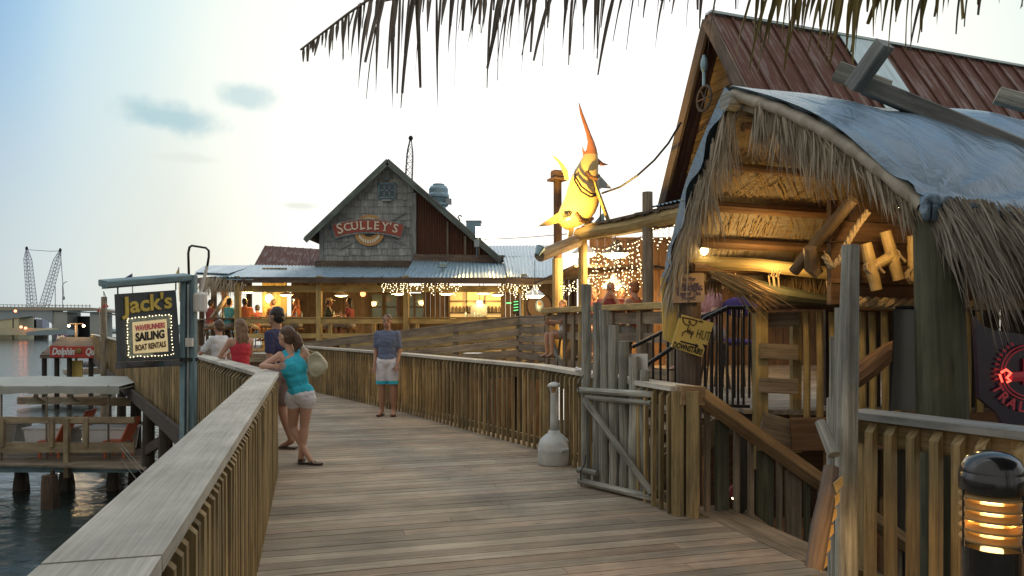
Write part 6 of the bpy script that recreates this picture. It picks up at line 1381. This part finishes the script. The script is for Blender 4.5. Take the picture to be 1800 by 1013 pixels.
# lower bar: dark, red chairs, a few warm things
T = thing('lower_bar', 'dark bar counter and posts under the upper deck', 'bar', (3, 8, -2.3)); q = MB(); q.box((3.6, 10.2, -1.7), 3.6, .6, 1.1); q.build('counter', 'brownwood', T)
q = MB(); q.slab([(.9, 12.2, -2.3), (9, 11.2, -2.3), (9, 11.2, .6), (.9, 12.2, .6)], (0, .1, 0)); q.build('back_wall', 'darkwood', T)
for x, y in ((2.35, 7.3), (3.6, 7.0), (5.4, 6.8), (2.5, 9.8), (1.2, 11.8), (5, 9.5)): q = MB(); q.tube([(x, y, -2.3), (x, y, UF - .05)], .11, 10); q.build('post', 'pile', T)
reds = [(2.25, 6.95, 'the corner post'), (2.75, 7.1, 'the dark bar posts'), (3.15, 6.75, 'the log posts'), (2.2, 8.1, 'the back counter')]
for i, (x, y, w_) in enumerate(reds):
    T = thing('red_chair', 'red moulded bar chair below the stair handrail, next to ' + w_, 'chair', (x, y, -2.3), 'red chairs in the lower bar'); q = MB()
    def sh(i_, j_): a = (i_ - .5) * 2.6; return V((x + math.sin(a) * .24, y + math.cos(a) * .24, -1.55 + j_ * .45))
    q.grid(sh, 10, 4); q.build('backrest', 'red', T, smooth=True, fix=False); q = MB(); q.lathe((x, y, -1.62), [(.05, -.03), (.25, -.02), (.26, .03), (.02, .04)], 16); q.build('seat', 'orange', T)
    for s in range(4): q = MB(); a = s * math.pi / 2 + .7; q.tube([(x + math.cos(a) * .24, y + math.sin(a) * .24, -2.3), (x + math.cos(a) * .15, y + math.sin(a) * .15, -1.64)], .014, 6); q.build('leg', 'black', T)
p = V((2.6, 8.6, -.4)); T = thing('pendant_lamp', 'small warm lamp glowing in the lower bar under the deck', 'lamp', p); q = MB(); q.lathe(p, [(.14, 0), (.06, .10), (.02, .14)], 12); q.build('shade', 'red', T); q = MB(); q.ell(p - Z * .01, (.05, .05, .05)); q.build('bulb', 'lamp_white', T); q = MB(); q.tube([p + Z * .13, p + Z * .9], .006, 4); q.build('cord', 'black', T); add_light(T, 'POINT', p - Z * .12, 22, (1, .55, .22), .06)
p = V((-.4, 12.6, -1.1)); T = thing('pendant_lamp', 'yellow lamp glimpsed through the pickets below the boardwalk', 'lamp', p); q = MB(); q.ell(p, (.07, .07, .07)); q.build('bulb', 'lamp_white', T); q = MB(); q.tube([p, p + Z * .95], .008, 4); q.build('cord', 'black', T); add_light(T, 'POINT', p - Z * .12, 45, (1, .60, .2), .08)

# ============================================================ LOG GATE AND LOG CLUSTERS
T = thing('log_gate', 'rustic gate of upright grey logs stepping down in height, with diagonal brace', 'gate', (.72, 7.2, 0))
gA, gB = V((.72, 7.30, 0)), V((1.29, 6.60, 0)); gd = (gB - gA).normalized(); gn = V((-.6, -.8, 0)) if False else V((gd.y, -gd.x, 0)); gn = gn if gn.y < 0 else -gn
tops_ = [(1045, 500), (1054, 532), (1073, 545), (1085, 572), (1103, 600), (1120, 627), (1136, 651), (1150, 690)]
for k, (px_, py_) in enumerate(tops_):
    t_ = (k + .12) / 7.25; b_ = gA.lerp(gB, t_); Yk = b_.y; zt_ = CZ + (573 - py_) / F * Yk; lean = random.uniform(-.012, .012); r_ = random.uniform(.043, .052)
    if k == 1: b_ = b_ + gn * -.03
    q = MB(); q.tube([b_ + Z * (.05 + (zt_ - .05) * i_ / 11) + gd * (lean * math.sin(i_ * .6) + random.uniform(-.003, .003)) for i_ in range(12)], [r_ * random.uniform(.92, 1.1) for i_ in range(12)], 12, wob=.05); q.build('upright_log', 'greylog', T)
def gp(px_, py_, o=.07): # point on the gate plane
    o_ = V((0, 0, CZ)); d_ = V(((px_ - 900) / F, 1, (573 - py_) / F)); a = gA + gn * o; return d_ * ((a - o_).dot(gn) / d_.dot(gn)) + o_
for a, b_, r_ in (((1018, 686), (1150, 694), .032), ((1030, 699), (1146, 709), .026), ((1018, 845), (1150, 876), .032), ((1016, 826), (1050, 832), .028)):
    q = MB(); q.tube([gp(*a), gp(*b_)], r_, 10, wob=.04); q.build('cross_rail', 'greylog', T)
q = MB(); q.tube([gp(1027, 702, .11), gp(1146, 868, .11)], .032, 10, wob=.04); q.build('diagonal_brace', 'greylog', T)
q = MB(); q.tube([gp(1022, 856), gp(1020, 830, .12), gp(1028, 815, .10), gp(1030, 800)], .006, 5); q.tube([gp(1018, 700), gp(1016, 676, .12), gp(1026, 660, .1)], .006, 5); q.build('wire_latch', 'black', T)
q = MB(); q.slab([gp(1096, 622, -.06), gp(1138, 622, -.06), gp(1138, 650, -.06), gp(1096, 650, -.06)], gn * -.006); tag(q.build('notice_card', 'paper'), 'small pale notice card fixed behind the gate logs', 'notice')
# near cluster of logs (right)
T = thing('log_gate_post', 'thick tall grey log post standing in front of the stairs, with thinner logs tied behind', 'post', (1.80, 3.95, 0))
q = MB(); q.tube([(1.78, 3.93, -.2), (1.775, 3.93, .6), (1.785, 3.93, 1.3), P(1495, 431, 3.93)], [.056, .054, .052, .043], 16, wob=.02); q.build('main_log', 'greylog', T)
for px_, py_, y_, r_ in ((1477, 541, 4.02, .028), (1467, 592, 4.12, .026), (1461, 700, 4.2, .024)): q = MB(); a = P(px_, py_, y_); q.tube([(a.x + .01, y_, 0), (a.x, y_, a.z * .6), a], [r_ * 1.1, r_ * 1.05, r_], 10, wob=.03); q.build('side_log', 'greylog', T)
q = MB(); q.tube([P(1442, 742, 3.95), P(1466, 800, 3.82)], [.030, .034], 10, wob=.05); q.build('cut_log', 'greylog', T)
q = MB(); pts = [P(1461, 822, 3.86), P(1455, 870, 3.8), P(1442, 930, 3.76), P(1431, 1000, 3.72)]; q.tube(pts, [.040, .045, .048, .045], 12, wob=.06); q.build('leaning_log', 'siding', T)
for i_ in range(6): q = MB(); a = P(1465 - i_ * 5.5, 850 + i_ * 28, 3.76); q.slab([a, a + V((.045, -.01, .04)), a + V((.05, 0, -.01)), a + V((.015, 0, -.05))], (0, .008, 0)); q.build('split_bark', 'bamboo', T)
# ============================================================ SIGN PILING AND ITS SIGNS
T = thing('sign_piling', 'thick brown piling beside the log gate carrying three painted signs', 'post', (1.66, 6.98, -2.3)); q = MB(); q.tube([(1.67, 6.98, -2.3), (1.67, 6.98, .3), (1.665, 6.98, 1.9), (1.66, 6.98, 2.35)], [.125, .12, .115, .11], 16, wob=.015); q.build('shaft', 'siding', T)
YP = 6.82
T = thing('no_smoking_sign', 'faded pinkish notice board with blue handwriting about no smoking', 'sign', P(1210, 506, YP)); q = MB(); q.slab([P(1184, 484, YP), P(1237, 478, YP), P(1239, 531, YP), P(1182, 533, YP)], (0, .02, 0)); M['pinkboard'] = plain('faded_pink_board', (.42, .31, .22), .75, 0, .1, 8); q.build('board', 'pinkboard', T)
q = MB()
for s_, py_, sz, w_ in (("As Per", 491, .062, .13), ("State Law", 499.5, .062, .19), ("NO SMOKING", 507.5, .066, .25), ("Beyond This", 516, .062, .22), ("Point!", 524, .062, .12)): text_mb(q, s_, P(1211, py_, YP - .003), (1, 0, .03), Z, sz, .003, .0012 if 'SMOK' in s_ else 0, width=w_)
q.build('lettering', 'blueink', T); q = MB(); q.ell(P(1211, 482.5, YP - .005), (.006, .006, .006)); q.ell(P(1211, 530, YP - .005), (.006, .006, .006)); q.build('nail', 'black', T)
T = thing('blank_yellow_board', 'tall blank yellow board with rounded corners left of the sign piling', 'sign', P(1176, 545, 6.95)); q = MB(); q.slab([P(x, y, 6.95) for x, y in ((1162, 490), (1164, 487), (1186, 487), (1190, 490), (1190, 590), (1186, 600), (1180, 603), (1168, 598), (1166, 592))], (0, .025, 0)); q.build('board', 'yellowpaint', T)
T = thing('bar_direction_sign', 'tilted yellow arrow sign reading the hut downstairs, nailed on the piling', 'sign', P(1217, 590, YP)); ang = R(-15.5); Rt = V((math.cos(ang), 0, math.sin(ang))); Up = V((-math.sin(ang), 0, math.cos(ang)))
ol = [(1199, 553), (1255, 568), (1243, 607), (1234, 604), (1239, 614), (1234, 628), (1180, 610), (1194, 559), (1198, 560)]
q = MB(); q.slab([P(x, y, YP - .02) for x, y in ol], (0, .02, 0)); q.build('board', 'yellowpaint', T)
q = MB(); yy = YP - .024
text_mb(q, "DOWNSTAIRS", P(1209, 613, yy), Rt, Up, .075, .003, .002, width=.275); text_mb(q, "HUT", P(1236, 590, yy), Rt, Up, .125, .003, -.001, width=.125); text_mb(q, "the", P(1214, 583.5, yy), Rt, Up, .075, .003, .0, width=.062)
for a, b_ in (((1196, 600), (1225, 608)),): q.beam(P(*a, yy), P(*b_, yy), .004, .014, up=(0, 0, 1))
q.slab([P(1223, 603.5, yy), P(1228.5, 609, yy), P(1221, 612.5, yy)], (0, -.003, 0)); q.build('lettering', 'ink', T)
q = MB(); emb = [(1200, 559), (1201, 566), (1205, 571), (1211, 572), (1213, 568), (1218, 573), (1223, 570), (1225, 564)]; q.tube([P(*e, yy) for e in emb], .006, 5); q.tube([P(1199, 558, yy), P(1213, 561, yy), P(1226, 564, yy)], .006, 5); q.tube([P(1211, 573, yy), P(1208, 580, yy), P(1212, 582, yy)], .005, 5)
q.tube([P(1199, 591, yy), P(1200, 585, yy), P(1205, 582, yy), P(1212, 583, yy), P(1215, 588, yy), P(1214, 595, yy)], .006, 5); q.ell(P(1212, 566, yy), (.012, .004, .012)); q.slab([P(1227, 564, yy), P(1233, 564, yy), P(1237, 568, yy), P(1227, 566, yy)], (0, -.003, 0)); q.build('emblem', 'brownink', T)

# ============================================================ ASH RECEPTACLE, BOLLARD, CUP
g0 = G(974, 816); T = thing('cigarette_receptacle', 'pale grey bell-shaped cigarette receptacle with tall neck on the deck', 'ashtray', g0)
q = MB(); q.lathe(g0, [(.175, 0), (.182, .02), (.184, .16), (.186, .17), (.183, .18), (.178, .235), (.155, .285), (.10, .335), (.07, .355), (.066, .375), (.055, .385)], 36); q.build('base', 'cream', T, smooth=True)
q = MB(); q.lathe(g0 + Z * .38, [(.050, 0), (.044, .12), (.041, .42), (.043, .43)], 20); q.build('neck', 'cream', T, smooth=True)
q = MB(); c = g0 + Z * .81
for k in range(4): a = k * math.pi / 2 + .6; q.tube([c + V((math.cos(a) * .038, math.sin(a) * .038, 0)), c + V((math.cos(a) * .062, math.sin(a) * .062, .075))], .010, 6)
q.build('cap_struts', 'cream', T)
q = MB(); q.lathe(c + Z * .07, [(.074, 0), (.078, .012), (.06, .035), (.03, .048), (.01, .052)], 24); q.build('cap', 'cream', T, smooth=True); q = MB(); q.lathe(c - Z * .01, [(.02, 0), (.02, .085)], 10); q.build('snuffer', 'gold', T)
q = MB(); q.box(g0 + V((.10, -.155, .185)), .10, .05, .035, .55, .008); q.build('handle', 'cream', T)
bo = V((1.70, 2.62, 0)); T = thing('bollard_light', 'black domed bollard lamp with glowing louvres beside the near railing', 'bollard', bo)
q = MB(); q.lathe(bo, [(.13, 0), (.13, .02), (.094, .03), (.094, .79)], 32); q.build('body', 'blackgloss', T, smooth=False)
q = MB(); q.lathe(bo, [(.1, .985), (.103, .99), (.103, 1.045), (.100, 1.05), (.100, 1.055), (.097, 1.075), (.085, 1.10), (.06, 1.118), (.03, 1.127), (.005, 1.13)], 36); q.build('dome_cap', 'blackgloss', T, smooth=True)
M['louvre'] = plain('louvre_brass', (.42, .28, .12), .35, .3, .05)
for k in range(5): z_ = .815 + k * .038; q = MB(); q.lathe(bo, [(.070, z_ + .012), (.099, z_ - .004), (.102, z_ - .001), (.102, z_ + .004), (.072, z_ + .018)], 36); q.build('louvre', 'louvre', T, smooth=False)
for k in range(3): a = R(-60 + 120 * k) ; q = MB(); q.tube([bo + V((math.cos(a) * .101, math.sin(a) * .101, .79)), bo + V((math.cos(a) * .101, math.sin(a) * .101, .99))], .004, 6); q.build('louvre_rod', 'black', T)
q = MB(); q.lathe(bo, [(.035, .80), (.035, .98)], 14); M['bollardglow'] = glow('bollard_glow', (1, .62, .22), 9, True); q.build('lamp_tube', 'bollardglow', T)
add_light(T, 'POINT', bo + V((.035, .042,   .90)), 50, (1, .55, .17), .012)
p = P(1017, 651, 7.95); q = MB(); q.ell((p.x, p.y, 1.095), (.045, .04, .025), 8, 6); q.ell((p.x - .02, p.y, 1.11), (.02, .03, .02), 7, 5); tag(q.build('crumpled_paper', 'white'), 'crumpled white paper on the rail cap end by the log gate', 'paper')

# ============================================================ UNSEEN THATCH CANOPY, ADDED TO SHADE THE NEAR RIGHT (just out of the frame)
T = thing('shading_canopy', 'unseen thatched canopy roof added to shade the near right of the boardwalk', 'canopy', (4.5, -1, 0)); q = MB()
q.slab([(1.3, -3.0, 3.55), (7.5, -3.0, 3.75), (7.5, 3.2, 3.75), (1.5, 3.2, 3.55)], (0, 0, .22), (1, 0, 0)); q.build('thatch_roof', 'thatch', T)
for x, y in ((4.2, -2.6), (7.2, -2.6), (7.2, .5)): q = MB(); q.tube([(x, y, -2.3), (x, y, 3.56)], .12, 12); q.build('post', 'greenpost', T)
# ============================================================ HANGING PALM FRONDS ABOVE
T = thing('palm_tree', 'dry brown palm fronds hanging down across the top of the picture', 'palm tree', (2.9, -1.4, 0))
crown = V((2.2, .6, 4.9)); q = MB(); q.tube([(2.9, -1.4, -.2), (2.8, -1.0, 1.5), (2.55, -.2, 3.3), crown], [.20, .16, .14, .17], 14, wob=.04); q.build('trunk', 'siding', T)
def frond(pts, n, ln0, m_='frond', wdt=.030, gap=None, side=(0, -1, 0), both=True, fn=None):
    q = MB(); pts = [V(p) for p in pts]
    # smooth rachis
    L_ = [0]
    for a, b_ in zip(pts, pts[1:]): L_.append(L_[-1] + (b_ - a).length)
    def at(t_):
        s = t_ * L_[-1]
        for i in range(len(pts) - 1):
            if s <= L_[i + 1] + 1e-6: u_ = (s - L_[i]) / (L_[i + 1] - L_[i]); return pts[i].lerp(pts[i + 1], u_), (pts[i + 1] - pts[i]).normalized()
        return pts[-1], (pts[-1] - pts[-2]).normalized()
    q.tube([at(i / 20)[0] for i in range(21)], [.022 - .018 * i / 20 for i in range(21)], 6)
    for k in range(n):
        t_ = .12 + .88 * (k + random.random() * .8) / n; c, d = at(t_); l = ln0 * random.choice((random.uniform(.35, .7), random.uniform(.7, 1.1))) * (fn(t_) if fn else 1)
        s = random.choice((-1, 1)); sd_ = d.cross(Z).normalized() * s
        q.blade(c, d * random.uniform(.0, .5) + sd_ * random.uniform(.05, .35) + Z * -1, l, wdt * random.uniform(.6, 1.5), V((random.uniform(-.9, .9), -1, 0)), random.uniform(.2, 2.2), .3, 6, random.uniform(-1.8, 1.8), random.choice((.02, .25, .5)))
    return q.build('frond', m_, T, fix=False)
frond([crown, (1.0, 1.5, 4.4), P(1000, -230, 2.7), P(800, -90, 2.75), P(650, -8, 2.8), P(590, 42, 2.82), P(528, 88, 2.85)], 210, .43, wdt=.016, fn=lambda t: (1.0 if .55 < t < .93 else (.5 if t <= .55 else max(.15, (1 - t) * 9))))
frond([crown, (1.2, 1.9, 4.3), P(1050, -190, 2.9), P(900, -70, 2.95), P(760, -15, 3.0), P(660, 5, 3.0)], 150, .45, wdt=.016, fn=lambda t: .5 + .5 * t)
frond([crown, (1.7, 2.0, 4.3), P(1250, -200, 3.2), P(1120, -100, 3.2), P(1000, -40, 3.2), P(840, -10, 3.2)], 150, .42, wdt=.017)
frond([crown, (1.9, 2.1, 4.2), P(1500, -190, 3.1), P(1380, -110, 3.1), P(1250, -50, 3.1), P(1080, -30, 3.1)], 90, .36, wdt=.014)
frond([crown, (2.2, 2.0, 4.2), P(1800, -150, 3.0), P(1640, -70, 3.0), P(1500, -30, 3.0), P(1320, -15, 3.0)], 210, .34, 'frondgreen', .022, fn=lambda t: .55 + .5 * t)
frond([crown, (2.7, 2.0, 4.1), P(2000, -130, 3.0), P(1850, -60, 3.0), P(1700, -35, 3.0), P(1580, -25, 3.0)], 80, .24, 'frond', .014)
frond([crown, (3.6, .9, 4.6), (4.6, 1.1, 3.9)], 60, .6, 'frondgreen', .03); frond([crown, (1.0, -.6, 4.8), (-.1, -1.4, 4.1)], 60, .6, 'frondgreen', .03); frond([crown, (3.4, -.6, 4.7), (4.2, -1.8, 4.0)], 60, .6, 'frondgreen', .03)
# ============================================================ PEOPLE
g = G(530, 816)
gl = dict(pelvis=(-.01, .0, .80), chest=(-.085, .0, 1.09), neck=(-.125, -.0, 1.28), head=(-.175, .0, 1.44),
          shL=(-.235, -.02, 1.235), elL=(-.40, -.15, 1.12), haL=(-.22, -.27, 1.125), shR=(.02, .06, 1.275), elR=(.10, .10, 1.02), haR=(-.04, .24, 1.08),
          hipL=(-.085, .0, .76), knL=(-.12, .08, .41), anL=(.06, -.01, .12), toeL=(.125, -.03, .025),
          hipR=(.06, .0, .76), knR=(.025, .03, .43), anR=(-.01, .02, .075), toeR=(-.04, .15, .03))
T = person('young woman in turquoise tank top and white shorts leaning on the rail corner, ankles crossed', g, 0.0, STAND, gl, 1.72, 'skin', 'hair_b', 'pony', 'c_cyan', 'c_white', vox=.010, look=R(72), female=True, strap='tank', legcov=.26, build=.90)
c = P(556, 642, 8.35); T = thing('shoulder_bag', 'cream canvas shoulder bag hanging behind the woman in turquoise', 'bag', c)
q = MB(); q.slab([c + V((x, -.035, z)) for x, z in ((-.10, .10), (.0, .155), (.05, .12), (.12, .03), (.13, -.03), (.08, -.10), (.0, -.14), (-.06, -.12), (-.09, -.03))], (0, .07, 0)); q.ell(c + V((.02, 0, -.03)), (.10, .06, .085), 14, 8); solid(q, 'pouch', 'bag', T, .010, 5)
q = MB(); q.tube([c + V((-.08, 0, .12)), c + V((-.14, .0, .20)), P(532, 607, 8.42) + Z * .015, P(530, 612, 8.55), c + V((.0, .06, .13)), c + V((.05, .0, .10))], .012, 6, sq=.5); q.build('strap', 'bag', T)
q = MB(); q.tube([c + V((-.07, -.06, .10)), c + V((.0, -.075, .12)), c + V((.06, -.06, .09))], .006, 5); q.build('zip', 'tan', T)
def blue_hem(T, W, q_, k):
    m = MB()
    for a in 'LR': p = W['hip' + a].lerp(W['kn' + a], .80); m.lathe(p - Z * .04, [(.098, 0), (.101, .0), (.101, .055), (.096, .055)], 18)
    m.build('hem_stripe', 'c_cyan', T, smooth=False)
person('barefoot-legged man in grey-blue shirt and long white shorts with blue hem, facing the camera', G(681, 731), R(178), STAND, dict(haR=(.20, .10, .84), haL=(-.19, .12, .86)), 1.76, 'skin2', 'hair_b', 'short', 'c_greyblue', 'c_white', sleeve=.75, legcov=.80, vox=.013, extra_fn=blue_hem, build=1.05)
person('dark-haired man in navy shirt and plaid shorts walking behind the woman in turquoise', V((-2.97, 9.35, 0)), R(75), STAND, dict(knL=(-.1, .12, .50), anL=(-.1, .16, .085), toeL=(-.11, .31, .03), anR=(.1, -.14, .10), toeR=(.11, .0, .03), knR=(.1, .0, .49), elR=(.23, .05, 1.13), haR=(.21, .22, .95)), 1.80, 'skin2', 'hair_d', 'short', 'c_navy', 'c_plaid', sleeve=.7, legcov=.85, vox=.016)
person('long-haired woman in strapless red top leaning on the rail, back turned', V((-4.02, 10.95, 0)), R(48), STAND, dict(elL=(-.25, .16, 1.16), haL=(-.12, .30, 1.14), elR=(.25, .16, 1.16), haR=(.12, .30, 1.14)), 1.66, 'skin', 'hair_l', 'long', 'c_red', 'c_shorts', female=True, strap='none', vox=.016)
person('youth in white tee shirt standing at the rail right of the blue sign post', V((-5.05, 12.75, 0)), R(70), STAND, dict(elL=(-.24, .18, 1.15), haL=(-.12, .32, 1.12)), 1.66, 'skin2', 'hair_b', 'short', 'c_whitetee', 'c_shorts', sleeve=.8, vox=.02)
person('person in yellow shirt at the far railing left of the hanging sign', V((P(200, 0, 29).x + .3, 29.3, 0)), R(60), STAND, dict(haR=(.15, .35, 1.05), haL=(-.15, .35, 1.05)), 1.70, 'skin2', 'hair_d', 'short', 'c_yellow', 'c_shorts', sleeve=.6, vox=.03)
SZ = RF + .22
def diner(lbl, px_, y, yaw, top, hair, hs='short', **kw):
    p = P(px_, 0, y); p.z = SZ; return person(lbl, p, yaw, SIT, kw.pop('over', None), kw.pop('H', 1.70), kw.pop('skin', 'skin2'), hair, hs, top, 'c_shorts', vox=.026, legcov=.8, group='diners on the restaurant porch', **kw)
diner('diner in dark red shirt at the left end of the porch', 368, 23.2, R(-30), 'c_darkred', 'hair_d')
diner('diner in teal shirt, back to us, left of the first yellow post', 401, 21.9, R(-35), 'c_teal', 'hair_d')
diner('diner with black hair in rust shirt right of the first yellow post', 430, 21.9, R(15), 'c_orange', 'hair_d', build=1.1)
diner('small dark figure in maroon shirt against the bright opening', 454, 23.5, R(60), 'c_darkred', 'hair_d', H=1.5)
diner('diner in brown top in front of the lit plank wall', 482, 22.6, R(70), 'c_brown', 'hair_b')
diner('long-haired diner in rust top right of the lit plank wall', 524, 22.3, R(95), 'c_rust', 'hair_r', 'long', female=True)
diner('man in pale cap and dark green shirt eating at the porch rail', 575, 21.8, R(-75), 'c_green', 'hair_b', cap='c_cap', sleeve=.8)
diner('dark long-haired woman in red top opposite the man in the cap', 617, 21.8, R(80), 'c_darkred', 'hair_d', 'long', female=True)
def bar_stool(label, x, y, z0, h=.62):
    T = thing('bar_stool', label, 'stool', (x, y, z0), 'stools behind the railings'); q = MB(); q.lathe((x, y, z0), [(.17, h - .05), (.18, h - .03), (.17, h)], 14); q.build('seat', 'brownwood', T)
    for s in range(4): a = s * math.pi / 2 + .785; q = MB(); q.tube([(x + math.cos(a) * .22, y + math.sin(a) * .22, z0), (x + math.cos(a) * .12, y + math.sin(a) * .12, z0 + h - .04)], .016, 6); q.build('leg', 'darkwood', T)
for px_, y, nm in ((368, 23.2, 'diner in dark red'), (401, 21.9, 'diner in teal'), (430, 21.9, 'diner in rust shirt'), (454, 23.5, 'small maroon figure'), (482, 22.6, 'diner in brown'), (524, 22.3, 'long-haired diner in rust top'), (575, 21.8, 'man in the cap'), (617, 21.8, 'dark-haired woman in red')):
    bar_stool('tall stool under the ' + nm, P(px_, 0, y).x, y, RF, .55 + .10)
UZ = UF + .20
def udiner(lbl, px_, y, yaw, top, hair, hs='short', **kw):
    p = P(px_, 0, y); p.z = UZ; T = person(lbl, p, yaw, SIT, kw.pop('over', None), kw.pop('H', 1.7), kw.pop('skin', 'skin'), hair, hs, top, 'c_shorts', vox=.018, legcov=.6, group='diners on the upper deck', **kw)
    bar_stool('tall stool under the ' + lbl[:46].rsplit(' ', 1)[0], p.x, y, UF, .62); return T
eat = dict(elR=(.2, .20, .86), haR=(.05, .17, 1.10), elL=(-.2, .20, .86), haL=(-.05, .17, 1.10))
udiner('child with brown hair leaning on the ledge beside the capped pole', 993, 13.9, R(120), 'c_white', 'hair_l', H=1.42, over=dict(elL=(-.2, .25, .82), haL=(-.1, .42, .85)))
udiner('bald man eating with both hands at the upper deck ledge', 1074, 12.35, R(168), 'c_darkred', 'hair_b', 'bald', over=eat, H=1.74)
udiner('red-haired woman in tank top seen from behind on the upper deck', 1119, 11.9, R(40), 'c_rust', 'hair_r', 'short', female=True, strap='tank', H=1.72)
udiner('dark blurred diner between the bald man and the red-haired woman', 1094, 13.4, R(170), 'c_brown', 'hair_d')
udiner('diner in dark top left of the bald man', 1048, 13.6, R(150), 'c_darkred', 'hair_b')
udiner('person in pink shirt behind the no smoking sign and black stair rail', 1256, 9.6, R(100), 'c_pink', 'hair_l', H=1.66)
